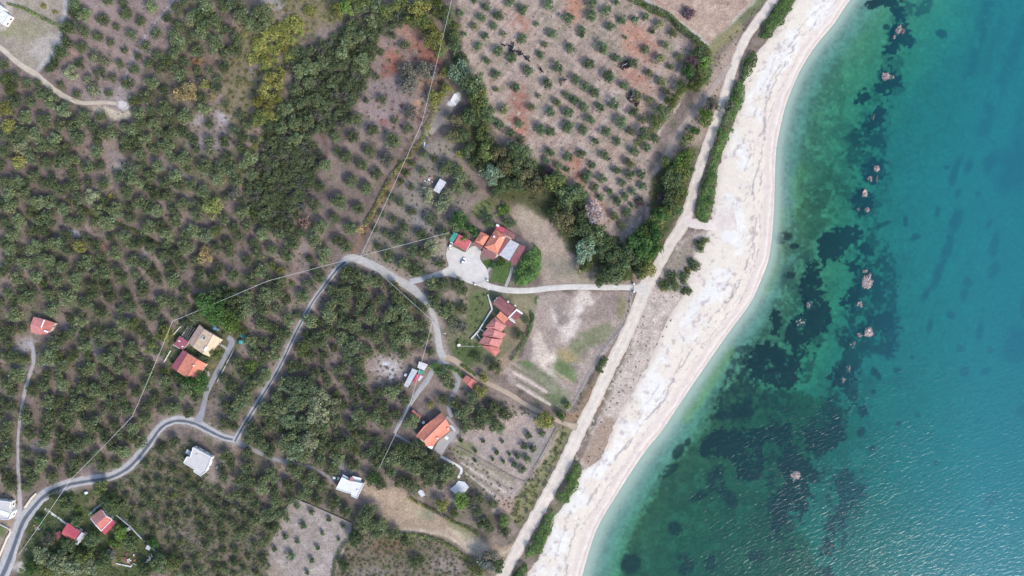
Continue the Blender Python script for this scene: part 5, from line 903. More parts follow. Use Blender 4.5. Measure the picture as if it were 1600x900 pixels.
# ---- hedges: one mesh of foliage each
def hedge(pts, width, hgt, pals, label, name='hedge', area=False, dens=15.0, cat='hedge', ls=.66):
    r = np.random.default_rng(len(label) * 7 + int(pts[0][0]))
    a = np.array(pts, float)
    if area:
        n = int(dens * (np.ptp(a[:, 0]) * np.ptp(a[:, 1])) * S * S); x = r.uniform(a[:, 0].min(), a[:, 0].max(), n); y = r.uniform(a[:, 1].min(), a[:, 1].max(), n)
        wob = (vnoise(x, y, 7, 3) - .5) * 7; k = inside(x + wob, y + wob * .6, pts); x, y = x[k], y[k]; e = np.clip(pdist(x, y, pts, True) / 6, 0, 1)
    else:
        P = spline(pts, 2) if len(pts) > 2 else np.array([np.array(pts[0]) * (1 - t) + np.array(pts[1]) * t for t in np.linspace(0, 1, 40)])
        L = np.hypot(*np.diff(P, axis=0).T).sum(); n = int(dens * L * width * S * S); k = r.integers(0, len(P), n)
        wv = width * .5 * (.55 + .9 * vnoise(P[k, 0], P[k, 1], 9, 2)); rr = r.uniform(0, 1, n) ** .5; an = r.uniform(0, 6.28, n)
        x = P[k, 0] + np.cos(an) * rr * wv; y = P[k, 1] + np.sin(an) * rr * wv; e = 1 - rr * .85
    cl = vnoise(x, y, 9, 4); h = hgt * (.35 + .65 * e ** .6) * (.55 + .9 * cl) * r.uniform(.25, 1, len(x)) ** .45
    p = W(x, y, 0); hh = h[:, None]; f = (H - p[:, 2:3] - hh) / (H - p[:, 2:3])
    p = np.concatenate([p[:, :2] * f, p[:, 2:3] + hh], 1)
    c0 = p.mean(0); c0[2] = look(Z, *a.mean(0))
    v, fq = leaf_quads(p - c0, unit(np.array([[0, 0, .75]]) + r.normal(size=(len(x), 3)) * .55), ls * r.uniform(.6, 1.4, len(x)), .6, r)
    pi = (vnoise(x, y, 12, 6) * len(pals) * .999).astype(int).clip(0, len(pals) - 1); pc = np.array([PAL[q] for q in pals])[pi]
    tone = 1.35 * (.72 + .6 * vnoise(x, y, 5, 5)) * r.uniform(.72, 1.32, len(x))
    o = link(name, mesh_np(name, v, fq, np.repeat(pc * tone[:, None], 4, 0), M['leaf']), None, Vector(c0)); return tag(o, label, cat)
hedge([(1232, -20), (1244, -4), (1238, 14), (1224, 34), (1210, 52), (1198, 62), (1188, 60), (1190, 46), (1202, 26), (1214, 4)], 0, 3, ('hedge', 'lush', 'hedge', 'dk'), 'dark green beach hedge at the top end of the coast road', area=True)
hedge([(1178, 78), (1184, 84), (1182, 102), (1172, 122), (1160, 130), (1156, 126), (1162, 100)], 0, 3, ('hedge', 'lush', 'hedge', 'dk'), 'short beach hedge between two gaps in the roadside hedge', area=True)
hedge([(1152, 126), (1162, 132), (1164, 148), (1158, 170), (1150, 182), (1146, 200), (1136, 222), (1128, 236), (1120, 268), (1118, 300), (1112, 330), (1104, 348), (1094, 346), (1086, 332), (1092, 305), (1102, 280), (1112, 238), (1122, 205), (1136, 165)], 0, 3.4, ('hedge', 'lush', 'hedge', 'dk'), 'long winding green hedge between coast road and sand', area=True)
hedge([(900, 722), (909, 727), (907, 745), (900, 768), (886, 786), (872, 786), (868, 778), (877, 766), (888, 742)], 0, 3.2, ('hedge', 'lush', 'hedge', 'dk'), 'oval roadside hedge midway down the lower beach', area=True)
hedge([(863, 796), (867, 802), (864, 818), (858, 838), (845, 864), (832, 868), (820, 874), (826, 855), (838, 834), (850, 808)], 0, 3.2, ('hedge', 'lush', 'hedge', 'dk'), 'tapering green hedge on the lower beach edge', area=True)
hedge([(820, 876), (824, 884), (820, 905), (806, 935), (785, 935), (800, 905), (808, 890)], 0, 3.2, ('hedge', 'lush', 'hedge', 'dk'), 'hedge running out of the bottom edge by the road', area=True)
hedge([(944, 558), (952, 562), (948, 572), (938, 584), (931, 578), (934, 566)], 0, 2.6, ('dk', 'lush'), 'compact dark hedge between the dry field and coast road', area=True, dens=14)
hedge([(982, -8), (1010, 10), (1046, 26), (1070, 48), (1090, 64), (1106, 82), (1104, 100)], 12, 3.2, ('dk', 'og', 'dk'), 'dark hedgerow bounding the top of the orchard', 'hedgerow')
hedge([(838, 382), (846, 396), (846, 420), (838, 438), (820, 447), (805, 445), (803, 432), (812, 410), (824, 392)], 0, 5, ('lush', 'hedge', 'lush'), 'huge rounded green bush beside the maroon roof', 'bush', True, 18, 'bush')
hedge([(831, 489), (832, 500), (828, 514), (822, 530), (812, 545), (800, 562)], 5, 1.8, ('lush', 'dk'), 'thin curving hedge beside the pale dry field', dens=16)
hedge([(829, 491), (835, 489), (835, 500), (829, 500)], 0, 2.4, ('lush', 'dk'), 'small square bush topping the thin curving hedge', 'bush', True, 22, 'bush')
hedge([(12, 6), (34, 12), (58, 24), (86, 38)], 5, 1.4, ('og', 'dk'), 'low straight hedge across the top field', dens=14)
hedge([(402, 310 - 5), (372, 280), (382, 262), (395, 235), (420, 200), (438, 165)], 7, 1.6, ('yg', 'og', 'bo'), 'yellowish weedy strip along the dark grove edge', 'hedgerow', dens=8)
hedge([(105, 312), (130, 326), (158, 342), (190, 352), (215, 362), (240, 378), (258, 384)], 5, 1.3, ('yg', 'og', 'dk'), 'narrow yellowish terrace hedge winding through the olives', 'hedgerow', dens=9)
hedge([(690, 140), (672, 190), (650, 232), (616, 270), (590, 318), (572, 350)], 8, 1.8, ('og', 'yg', 'bo'), 'weedy hedgerow following the brown gully under the cable', 'hedgerow', dens=8)
hedge([(640, 778), (662, 790), (692, 806), (708, 816), (738, 828), (748, 836)], 6, 1.6, ('og', 'yg', 'grey'), 'scrubby hedge along the upper edge of the mud field', 'hedgerow', dens=9)
hedge([(628, 836), (660, 838), (690, 848), (715, 862), (735, 876)], 7, 1.8, ('dk', 'og', 'bo'), 'scrubby hedge along the lower edge of the mud field', 'hedgerow', dens=9)
hedge([(552, 830), (545, 845), (530, 862), (522, 890), (520, 910)], 6, 1.5, ('og', 'dk'), 'short hedge along the walled young plot', 'hedgerow', dens=10)
hedge([(722, 571), (735, 580), (742, 586)], 5, 1.2, ('lush', 'og'), 'clipped hedge at the dirt track fork', dens=16); hedge([(697, 573), (706, 575), (716, 581), (722, 588)], 6, 1.4, ('bright', 'lush'), 'bright hedge curling round the gravel path', dens=16)
hedge([(655, 688), (664, 697), (672, 703)], 5, 1.6, ('lush', 'dk'), 'short hedge at the foot of the large salmon house', dens=14); hedge([(700, 20), (704, 50), (712, 95)], 12, 3.4, ('dk', 'og'), 'dark hedgerow between the cable and the orchard', 'hedgerow', dens=9)
hedge([(1088, 96), (1108, 112), (1098, 130), (1070, 140), (1052, 165), (1040, 185), (1020, 205), (995, 225)], 11, 2.4, ('dk', 'og', 'lush'), 'bushy hedgerow down the orchard side facing the sea', 'hedgerow', dens=9)
for k, (x0, y0) in enumerate([(738, 330), (745, 324), (752, 319), (759, 314)]):
    hedge([(x0, y0), (x0 + 9, y0 + 9)], 3, .8, ('lush', 'og'), ['first', 'second', 'third', 'fourth'][k] + ' crop row up the vegetable patch above the orange-roofed house', 'crop_row', dens=22, cat='crop row', ls=.35)
# ------------------------------------------------------------------ buildings
import bmesh
def shell(name, panels, mat, root, thick=.16, parent=None):
    """roof sheet: welded panels given as (x, y, height) on the map, with an underside, edges and uv in metres"""
    o0 = np.array(root.location); keyd = {}; V = []; faces = []
    for p in panels:
        ids = []
        for x, y, h in p:
            k = (round(x, 1), round(y, 1), round(h, 2))
            if k not in keyd: keyd[k] = len(V); V.append(W(x, y, h, False) * [1, 1, 0] + [0, 0, o0[2] + h] - o0)
            ids.append(keyd[k])
        faces.append(ids)
    V = np.array(V); fl = []
    for f in faces:
        a = V[f]; nz = sum(a[i][0] * a[(i + 1) % len(a)][1] - a[(i + 1) % len(a)][0] * a[i][1] for i in range(len(a)))
        fl.append(f if nz > 0 else f[::-1])
    n = len(V); edges = {}
    for f in fl:
        for i in range(len(f)): edges[(f[i], f[(i + 1) % len(f)])] = 1
    allf = list(fl) + [[i + n for i in f[::-1]] for f in fl] + [[b_, a, a + n, b_ + n] for (a, b_) in edges if (b_, a) not in edges]
    me = bpy.data.meshes.new(name); me.from_pydata([tuple(v) for v in V] + [tuple(v - [0, 0, thick]) for v in V], [], allf); me.materials.append(mat)
    uvl = me.uv_layers.new(name='UVMap')
    for p in me.polygons:
        nn = np.array(p.normal); hz = np.cross([0, 0, 1.0], nn)
        if np.linalg.norm(hz) < .05:
            e = np.array(me.vertices[p.vertices[1]].co) - np.array(me.vertices[p.vertices[0]].co); hz = e * [1, 1, 0]
        hz = unit(hz); up = np.cross(nn, hz)
        for li in p.loop_indices:
            v = np.array(me.vertices[me.loops[li].vertex_index].co); uvl.data[li].uv = (v @ hz, v @ up)
    me.update(); o = link(name, me, parent or root)
    return o, [(tuple(V[a]), tuple(V[b_])) for (a, b_) in edges if (b_, a) not in edges]
def box_arr(c, sx, sy, sz, ang=0):
    ca, sa = math.cos(ang), math.sin(ang); V = []
    for dz in (0, 1):
        for dx, dy in ((-1, -1), (1, -1), (1, 1), (-1, 1)):
            x, y = dx * sx / 2, dy * sy / 2; V.append((c[0] + x * ca - y * sa, c[1] + x * sa + y * ca, c[2] + dz * sz))
    return np.array(V), np.array([[3, 2, 1, 0], [4, 5, 6, 7], [0, 1, 5, 4], [1, 2, 6, 5], [2, 3, 7, 6], [3, 0, 4, 7]])
def bx(name, c, sx, sy, sz, ang, mat, parent):
    V, F = box_arr(c, sx, sy, sz, ang); return link(name, mesh_np(name, V, F, None, mat), parent)
def walls(root, pts, h, mat, inset=.93, gables=(), name='wall', openings=True):
    """walls under a roof outline given on the map at eave height; gable triangles are filled up to the roof edge"""
    o0 = np.array(root.location); a = np.array(pts, float); P = W(a[:, 0], a[:, 1], h)[:, :2] - o0[:2]
    if np.sum(P[:, 0] * np.roll(P[:, 1], -1) - np.roll(P[:, 0], -1) * P[:, 1]) < 0: P = P[::-1]
    c = P.mean(0); P = c + (P - c) * inset; n = len(P)
    me = bpy.data.meshes.new(name); V = [(x, y, -.4) for x, y in P] + [(x, y, h - .02) for x, y in P]
    F = [list(range(n, 2 * n)), list(range(n))[::-1]] + [[i, (i + 1) % n, n + (i + 1) % n, n + i] for i in range(n)]
    for (p, q) in gables:
        p = np.array(p); q = np.array(q)
        if p[2] < h + .25 and q[2] < h + .25: continue
        p[:2] = c + (p[:2] - c) * inset; q[:2] = c + (q[:2] - c) * inset; k = len(V); zb = h - .02
        V += [(p[0], p[1], zb), (q[0], q[1], zb), (q[0], q[1], max(q[2] - .2, zb)), (p[0], p[1], max(p[2] - .2, zb))]; F.append([k, k + 1, k + 2, k + 3])
    me.from_pydata(V, [], F); me.materials.append(mat); w_ = link(name, me, root)
    if not openings: return w_
    first = True
    for i in range(n):
        e = P[(i + 1) % n] - P[i]; L = np.hypot(*e)
        if L < 3.2: continue
        d = e / L; nm = np.array([d[1], -d[0]]); ang = math.atan2(d[1], d[0])
        k = 1 if L < 6 else (2 if L < 11 else 3)
        for s in range(k):
            m = P[i] + d * L * (s + .5) / k
            if first:
                dr = bx('door', (*(m + nm * .03), .0), 1.05, .12, min(2.1, h - .3), ang, M['wood'], root); bx('handle', (*(m + nm * .11 + d * .38), 1.0), .12, .06, .05, ang, M['darkmetal'], dr); first = False
            elif h > 2.2:
                wn = bx('window', (*(m + nm * .03), 1.0), 1.3, .12, 1.15, ang, M['frame'], root); bx('pane', (*(m + nm * .1), 1.08), 1.14, .03, .99, ang, M['glass'], wn); bx('sill', (*(m + nm * .13), .93), 1.45, .24, .06, ang, M['concrete'], wn)
    return w_
def caps(root, segs, mat, name='ridge_cap', r_=.16, parent=None):
    o0 = np.array(root.location)
    for (x0, y0, h0), (x1, y1, h1) in segs:
        p = W(x0, y0, h0) * [1, 1, 0] + [0, 0, o0[2] + h0] - o0; q = W(x1, y1, h1) * [1, 1, 0] + [0, 0, o0[2] + h1] - o0
        v, f = tube([p, q], [r_, r_], 6); link(name, mesh_np(name, v, f, None, mat), parent or root)
def building(name, label, cat, roofs, wallset, wmat='wall_cream', group=None):
    """roofs: (part name, material, panels); wallset: (outline, height)"""
    pts = np.array([q[:2] for r_ in roofs for p in r_[2] for q in p]); c = pts.mean(0)
    root = thing(name, label, cat, base_of(c[0], c[1], 3), 0, group); be = []
    obs = []
    for pn, mt, pan in roofs:
        o, e = shell(pn, pan, M[mt], root); be += e; obs.append(o)
    for i, wl in enumerate(wallset): walls(root, wl[0], wl[1], M[wl[2] if len(wl) > 2 else wmat], wl[3] if len(wl) > 3 else .93, be if i == 0 or (len(wl) > 4 and wl[4]) else (), openings=not (len(wl) > 5))
    return root, obs
def at_root(root, x, y, h): return W(x, y, h) * [1, 1, 0] + [0, 0, root.location[2] + h] - np.array(root.location)
def part_box(root, name, x, y, h, sx, sy, sz, mapang, mat, parent=None):
    return bx(name, at_root(root, x, y, h), sx, sy, sz, -math.radians(mapang), M[mat], parent or root)
def q3(pts, hs): return [(p[0], p[1], h) for p, h in zip(pts, hs)]
def hip(c, e, ridge):
    """c: four corners, e: eave height, ridge: two points with heights; the ridge ends face c0c1 and c2c3"""
    c = [(*p, e) for p in c]; r0, r1 = ridge
    return [[c[0], c[1], r0], [c[1], c[2], r1, r0], [c[2], c[3], r1], [c[3], c[0], r0, r1]]

# the orange hip-roofed house
A = [(773.8, 358.2), (791, 368.7), (776.6, 397.1), (756.4, 385.6)]
r0, r1 = (779.5, 370.5, 6.0), (773, 381, 6.0)
root, ob = building('house', 'sprawling house with bright orange hip roof and maroon side roofs', 'house', [
    ('roof', 'tile_orange', hip(A, 4.0, (r0, r1))),
    ('wing_roof', 'tile_orange', hip([(751.4, 361.6), (764.6, 368.6), (755, 384.2), (741.3, 377)], 3.3, ((756, 369.5, 4.5), (750, 377, 4.5)))),
    ('porch_roof', 'sheet_maroon', [q3([(740.3, 377.6), (755, 385.6), (752.3, 390), (737.8, 381.6)], (3.0, 3.0, 2.6, 2.6)), q3([(755.6, 387), (776.6, 398.2), (771, 406.2), (752, 395)], (3.4, 3.4, 2.8, 2.8))]),
    ('annex_roof', 'sheet_crimson', [q3([(776.6, 351), (790.4, 357.4), (786.4, 364.8), (774.2, 357.4)], (3.1, 3.1, 3.3, 3.3))]),
    ('side_roof', 'sheet_maroon', [q3([(790.6, 357.6), (805.5, 366.8), (802.6, 374.8), (792, 368.4), (786.8, 365)], (3.2, 3.0, 3.0, 3.3, 3.3)), q3([(791.4, 370.4), (797.4, 374), (780, 399.4), (777.2, 397.6)], (3.6, 3.4, 3.4, 3.6))]),
    ('terrace_roof', 'sheet_pale', [q3([(797.8, 374.2), (811.2, 381.4), (795.8, 407.3), (779.8, 398.4)], (3.5, 3.2, 3.2, 3.5))]),
    ('shed_roof', 'sheet_maroon', [q3([(811.5, 381.5), (821.4, 385), (805.8, 415.2), (796.2, 407.6)], (3.1, 2.7, 2.7, 3.1))])],
    [(A, 3.85), ([(751.4, 361.6), (764.6, 368.6), (755, 384.2), (741.3, 377)], 3.15), ([(790.6, 357.8), (805, 367), (780, 399), (772, 405), (758, 391)], 2.7), ([(797.8, 375), (810.8, 381.8), (796, 406.5), (780.5, 398)], 3.0), ([(811.5, 382.5), (820.6, 386), (805.6, 413.5), (797, 407)], 2.55), ([(776.8, 352), (789.6, 358), (786, 364.2), (775, 358)], 2.9)])
caps(root, [(r0, r1)] + [((*A[i], 4.08), r0 if i < 2 else r1) for i in range(4)], M['tile_orange'], parent=ob[0])
part_box(root, 'chimney', 772, 370, 4.4, .9, .9, 1.5, 30, 'wall_white', ob[0]); part_box(root, 'water_tank', 777.6, 352.4, 3.2, 1.6, 1.2, .7, 25, 'white'); part_box(root, 'skylight', 786, 371.5, 4.6, .9, 1.2, .4, 30, 'frame', ob[0])
# pergola beside it
def frame_thing(name, label, cat, quad, h, nx, ny, mat, loc=None, beam=.12):
    c = np.mean(quad, 0); root = thing(name, label, cat, base_of(c[0], c[1], h)); q = np.array(quad, float)
    P = [at_root(root, x, y, h) for x, y in q]; bi = lambda u, v: P[0] * (1 - u) * (1 - v) + P[1] * u * (1 - v) + P[2] * u * v + P[3] * (1 - u) * v
    for u in np.linspace(0, 1, nx): v_, f = tube([bi(u, 0), bi(u, 1)], [beam, beam], 4); link('beam', mesh_np('beam', v_, f, None, M[mat]), root)
    for v in np.linspace(0, 1, ny): v_, f = tube([bi(0, v) + [0, 0, .15], bi(1, v) + [0, 0, .15]], [beam, beam], 4); link('rail', mesh_np('rail', v_, f, None, M[mat]), root)
    for u in (0, 1):
        for v in (0, 1): p = bi(u, v); v_, f = tube([p * [1, 1, 0] - [0, 0, .3], p], [beam, beam], 6); link('post', mesh_np('post', v_, f, None, M[mat]), root)
    return root
frame_thing('pergola', 'grey slatted pergola behind the orange hip-roofed house', 'pergola', [(805.5, 368.5), (824, 378), (820.5, 385), (811.5, 380), (803.3, 375)][:2] + [(820.5, 384.6), (803.5, 375.2)], 2.8, 9, 3, 'darkmetal')
frame_thing('pergola', 'dark gridded garden frame beside the beige tiled house', 'pergola', [(293.3, 507.3), (304, 512.7), (293.3, 530), (286.7, 524.7)], 2.4, 4, 6, 'darkmetal')
# garage
root, ob = building('garage', 'garage with a plain red sheet roof beside the gravel yard', 'garage', [('roof', 'sheet_red', [q3([(717.4, 366), (736.2, 377), (728.3, 392), (708.8, 381.3)], (3.4, 3.2, 2.9, 3.1))])], [([(717.4, 366), (736.2, 377), (728.3, 392), (708.8, 381.3)], 2.85)], 'wall_white')
part_box(root, 'fascia', 732.5, 384.6, 2.95, .25, 5.6, .2, 28, 'white')
root = frame_thing('canopy', 'teal green sheet canopy attached beyond the red garage', 'canopy', [(710.2, 362.5), (716.9, 366), (707.5, 379.5), (701.4, 374.8)], 2.5, 3, 3, 'darkmetal')
shell('sheet', [q3([(710, 362), (717, 366), (707.3, 379.8), (701, 374.8)], (2.85, 2.85, 2.75, 2.75))], M['green_sheet'], root, .06)
# the stepped hip-roofed house
Bm = [[(773.3, 495), (791, 508.6), (783, 519.5), (758, 511.4)], [(763, 511.5), (791, 521.6), (784, 530), (752.7, 523.7)], [(756, 525.3), (786, 530.8), (779.4, 543), (747.3, 536.3)], [(752.5, 539.6), (775, 543.5), (782, 548), (773.4, 557.4)]]
root, ob = building('house', 'long stepped house of red and salmon hip roofs facing the dry field', 'house', [
    ('main_roof', 'sheet_maroon', [q3([(780, 462.3), (805.3, 481), (800, 488.3), (775, 468.3)], (3.9, 3.9, 4.9, 4.9)), q3([(775, 468.3), (800, 488.3), (794.7, 495.7), (770, 474.3)], (4.9, 4.9, 3.9, 3.9))]),
    ('lower_roof', 'sheet_maroon', [q3([(806.5, 483.9), (816, 489.9), (805.6, 501.2), (796.6, 495)], (3.5, 3.3, 3.3, 3.5)), q3([(796.2, 498.4), (804.6, 503), (796, 512.3), (788.5, 506)], (3.5, 3.3, 3.3, 3.5))]),
    ('porch_roof', 'tile_orange', [q3([(782, 486.3), (795.3, 497.9), (788, 505.9), (775.3, 494.3)], (4.4, 4.4, 3.9, 3.9))]),
    ('roof', 'tile_pink', hip(Bm[0], 3.5, ((774.5, 502, 4.8), (772, 511, 4.8)))),
    ('roof', 'tile_pink', hip(Bm[1], 3.3, ((772.5, 515.5, 4.7), (770, 525, 4.7)))),
    ('roof', 'tile_pink', hip(Bm[2], 3.1, ((768, 529, 4.6), (764, 538, 4.6)))),
    ('roof', 'tile_red', [q3([(752.5, 539.6), (766, 541, ), (768, 548), (773.4, 557.4)], (2.95, 3.9, 3.9, 2.9)), q3([(766, 541), (779, 543.5), (782, 548), (768, 548)], (3.9, 3.0, 2.9, 3.9)), q3([(768, 548), (782, 548), (773.4, 557.4)], (3.9, 2.9, 2.9))])],
    [([(780, 463), (804.5, 481), (794.5, 495), (771, 474.5)], 3.8, 'wall_white', .94, True), ([(806, 484.5), (815, 490), (796, 511.5), (789, 506)], 3.1), (Bm[0], 3.35), (Bm[1], 3.15), (Bm[2], 2.95), ([(752.5, 540.2), (778, 544.2), (781.3, 548), (773.4, 556.4)], 2.75)], 'wall_cream')
caps(root, [((775, 468.3, 5), (800, 488.3, 5))], M['sheet_rose'], parent=ob[0])
for (k, rr) in ((3, ((774.5, 502, 4.85), (772, 511, 4.85))), (4, ((772.5, 515.5, 4.75), (770, 525, 4.75))), (5, ((768, 529, 4.65), (764, 538, 4.65)))):
    caps(root, [rr] + [((*Bm[k - 3][i], (3.5, 3.3, 3.1)[k - 3] + .05), rr[0] if i < 2 else rr[1]) for i in range(4)], M['tile_pink'], parent=ob[k], r_=.13)
part_box(root, 'parapet', 801, 490.2, 3.7, 7.2, .7, .5, -46, 'white'); part_box(root, 'parapet', 800.4, 501.4, 3.5, 4.0, .5, .4, 34, 'white'); part_box(root, 'parapet', 811.6, 487, 3.4, 4.2, .9, .5, 34, 'white'); part_box(root, 'chimney', 794, 471.5, 4.1, .9, .9, 1.2, 37, 'white', ob[0]); part_box(root, 'chimney', 805.3, 477.6, 3.8, .8, .8, 1.0, 37, 'white', ob[0]); part_box(root, 'parapet', 774.6, 468, 3.9, 2.6, .4, .5, -52, 'white')
# beige house and its neighbours
root, ob = building('house', 'beige tiled house with a square skylight and tan side slopes', 'house', [
    ('roof', 'tile_beige', [q3([(318.7, 514), (333.3, 522.7), (316.4, 552.7), (300.7, 542)], (4.1, 5.4, 5.4, 4.1))]),
    ('seaward_roof', 'tile_beige', [q3([(333.5, 522.9), (346, 530.2), (341.2, 537.4), (327.3, 557.3), (316.6, 552.8)], (5.38, 3.9, 3.9, 3.9, 5.38))]),
    ('lean_to_roof', 'tile_tan', [q3([(312, 506.7), (318.5, 513.8), (300.5, 541.8), (294, 534)], (3.2, 3.9, 3.9, 3.2))])], [([(318.7, 514), (345.5, 530.2), (327.3, 556.6), (300.7, 542)], 3.7, 'wall_cream', .95, True), ([(312, 508), (318, 514), (300.5, 541), (294.6, 534)], 3.0)])
caps(root, [((333.3, 522.7, 5.5), (316.5, 552.7, 5.5))], M['tile_beige'], parent=ob[0]); sk_ = part_box(root, 'skylight', 318.7, 528.3, 4.55, 1.9, 2.1, .5, 32, 'frame', ob[0]); part_box(root, 'chimney', 321.7, 544.8, 5.1, .9, 2.6, .8, 30, 'white', ob[0])
part_box(root, 'dark_pane', 318.7, 528.3, 5.06, 1.5, 1.7, .03, 32, 'darkmetal')
root, ob = building('house', 'salmon gabled house with a rose lean-to below the beige house', 'house', [
    ('roof', 'tile_orange', [q3([(293.3, 552), (308, 561.3), (294, 586.7), (292.7, 590.7), (276, 580)], (4.0, 5.2, 5.2, 5.0, 4.0)), q3([(308, 561.3), (322.7, 568.7), (306, 592.7), (294, 586.7)], (5.2, 3.9, 3.9, 5.2))]),
    ('lean_to_roof', 'sheet_rose', [q3([(286, 546.7), (293.1, 551.9), (275.8, 579.8), (267.3, 573.3)], (3.2, 3.8, 3.8, 3.2))])], [([(293.3, 553), (321.8, 568.9), (306, 591.4), (276.6, 579.4)], 3.75, 'wall_cream', .94, True), ([(286.3, 548), (292.5, 552.4), (275.6, 578.5), (268.4, 573.2)], 3.0)])
caps(root, [((308, 561.3, 5.28), (294, 586.7, 5.28))], M['tile_orange'], parent=ob[0]); part_box(root, 'chimney', 303.4, 571, 4.9, .8, .8, .9, 30, 'wall_cream', ob[0])
root, ob = building('outhouse', 'flat rose-red outhouse between the beige and salmon houses', 'outhouse', [('roof', 'sheet_rose', [q3([(280.7, 524.7), (295.3, 534.7), (285.3, 546.7), (271.3, 538.7)], (3.1, 3.1, 2.8, 2.8))])], [([(280.7, 525.4), (294.4, 534.7), (285.3, 545.8), (272.2, 538.6)], 2.7)], 'wall_white')
part_box(root, 'vent', 280.3, 532.8, 3.0, 1.3, .5, .3, 25, 'white'); part_box(root, 'vent', 285.3, 541.3, 2.95, .8, .7, .3, 25, 'white'); part_box(root, 'gutter', 275.6, 541.4, 2.6, 4.4, .18, .16, 30, 'white')
# flat-roofed houses
def flat_house(label, pts, h, smat, group=None, rim=.28, name='flat_house'):
    c = np.mean(pts, 0); root = thing(name, label, 'house', base_of(c[0], c[1], h)); n = len(pts)
    P = np.array([at_root(root, x, y, h) for x, y in pts])
    if np.sum(P[:, 0] * np.roll(P[:, 1], -1) - np.roll(P[:, 0], -1) * P[:, 1]) < 0: P = P[::-1]; pts = pts[::-1]
    walls(root, pts, h - .12, M['wall_white'], .97)
    me = bpy.data.meshes.new('roof_slab'); V = [tuple(p - [0, 0, .12]) for p in P] + [tuple(p) for p in P]
    me.from_pydata(V, [], [list(range(n, 2 * n)), list(range(n))[::-1]] + [[i, (i + 1) % n, n + (i + 1) % n, n + i] for i in range(n)]); me.materials.append(M[smat]); slab = link('roof_slab', me, root)
    cc = P.mean(0)
    for i in range(n):
        p, q = P[i], P[(i + 1) % n]; e = q - p; L = np.hypot(e[0], e[1])
        if L < 1.2: continue
        d = e / L; m = (p + q) / 2 + np.array([-d[1], d[0], 0]) * rim * .55
        bx('parapet', m + [0, 0, .003], L - rim * 1.2, rim, .34, math.atan2(d[1], d[0]), M['white'], slab)
    return root
root = flat_house('pale grey flat-roofed house with notched corners below the road', [(301.6, 698.2), (331.4, 714.3), (326.9, 726.3), (321.6, 736.9), (314, 744), (302.5, 737), (303.8, 733.4), (286.5, 723.1), (292.2, 713), (296.7, 714.3), (300, 704)], 4.2, 'slab')
part_box(root, 'stair_landing', 296, 707.5, 1.8, 2.4, 4.2, .2, -60, 'concrete'); part_box(root, 'roof_hatch', 308, 710, 4.2, 1.0, .9, .35, 30, 'concrete')
root = flat_house('white flat-roofed house with a notched seaward front and parked car', [(534.5, 745), (544.6, 750.4), (549.5, 751.5), (560, 753.6), (569, 755.5), (557.7, 779), (548, 774.5), (549.5, 771.5), (539.7, 769.3), (524.8, 764)], 3.9, 'slab_white')
shell('stair_roof', [q3([(548.2, 745), (553, 746.2), (550.6, 753.2), (545.6, 751.2)], (4.9, 4.9, 4.5, 4.5))], M['tile_old'], root); part_box(root, 'stair_house', 549.4, 749, 3.9, 1.8, 2.2, .55, 20, 'wall_white')
part_box(root, 'terrace', 557, 749.6, 2.5, 5.2, 3.2, .2, 14, 'white'); part_box(root, 'terrace', 540, 746, 2.6, 4.0, 1.6, .2, 28, 'white'); part_box(root, 'roof_tank', 559, 766, 3.92, .9, .9, .5, 20, 'white')
# the large salmon house
root, ob = building('house', 'large salmon tiled house with a stepped ridge and white awning', 'house', [
    ('roof', 'tile_orange', [q3([(690, 644.4), (696.4, 654.5), (662.6, 688.5), (649.2, 682.4), (661.8, 666.8), (675.4, 656)], (3.6, 5.6, 5.6, 3.6, 3.9, 3.9))]),
    ('seaward_roof', 'tile_orange', [q3([(696.4, 654.5), (701.9, 663), (702.6, 673.6), (684.2, 687.2), (676.4, 697.4), (665.7, 697), (662.6, 688.5)], (5.6, 4.2, 3.6, 3.7, 3.5, 4.0, 5.6))])],
    [([(690, 645.4), (701.4, 663.4), (701.8, 673.2), (684, 686.6), (676.4, 696.4), (665.7, 696), (650.2, 682.3), (662.4, 667.2), (675.8, 656.6)], 3.45, 'wall_cream', .95, True)])
caps(root, [((696.4, 654.5, 5.68), (662.6, 688.5, 5.68))], M['tile_pink'], parent=ob[0]); aw, _ = shell('awning', [q3([(701.8, 664.6), (704.2, 663.6), (712.6, 672.6), (710, 675)], (2.9, 2.9, 2.7, 2.7))], M['sheet_white'], root, .05)
part_box(root, 'chimney', 684, 684.6, 4.2, .8, .8, .8, 40, 'white', ob[1]); part_box(root, 'chimney', 700, 669.5, 4.3, .7, .7, .7, 40, 'white', ob[1]); part_box(root, 'porch', 672.8, 697.8, 2.8, 2.8, 2.0, .2, 25, 'white'); part_box(root, 'porch', 698, 684.4, 2.6, 1.8, 1.6, .2, 35, 'white')
plate('terrace', [(685, 689), (704, 674), (714, 672), (717, 676), (701, 694), (690, 712), (678, 702)], M['path'], 'grey paved terrace below the large salmon house', 'terrace', .13)
def shed(label, panels, mat, wall, h, cat='shed', name='shed', wmat='wall_cream', cap=None, capmat=None):
    root, ob = building(name, label, cat, [('roof', mat, panels)], [(wall, h, wmat, .9, True)])
    if cap: caps(root, [cap], M[capmat or mat], parent=ob[0], r_=.13)
    return root
shed('little orange-red gabled shed beside the brown dirt track', [q3([(728.9, 586), (737.2, 591.4), (729.8, 600.6), (722, 593.9)], (2.7, 3.3, 3.3, 2.7)), q3([(737.2, 591.4), (745.4, 596.8), (737.6, 607.5), (729.8, 600.6)], (3.3, 2.7, 2.7, 3.3))], 'tile_red', [(728.9, 587), (744.4, 597), (737.4, 606.3), (723.2, 594)], 2.55, cap=((737.2, 591.4, 3.38), (729.8, 600.6, 3.38)))
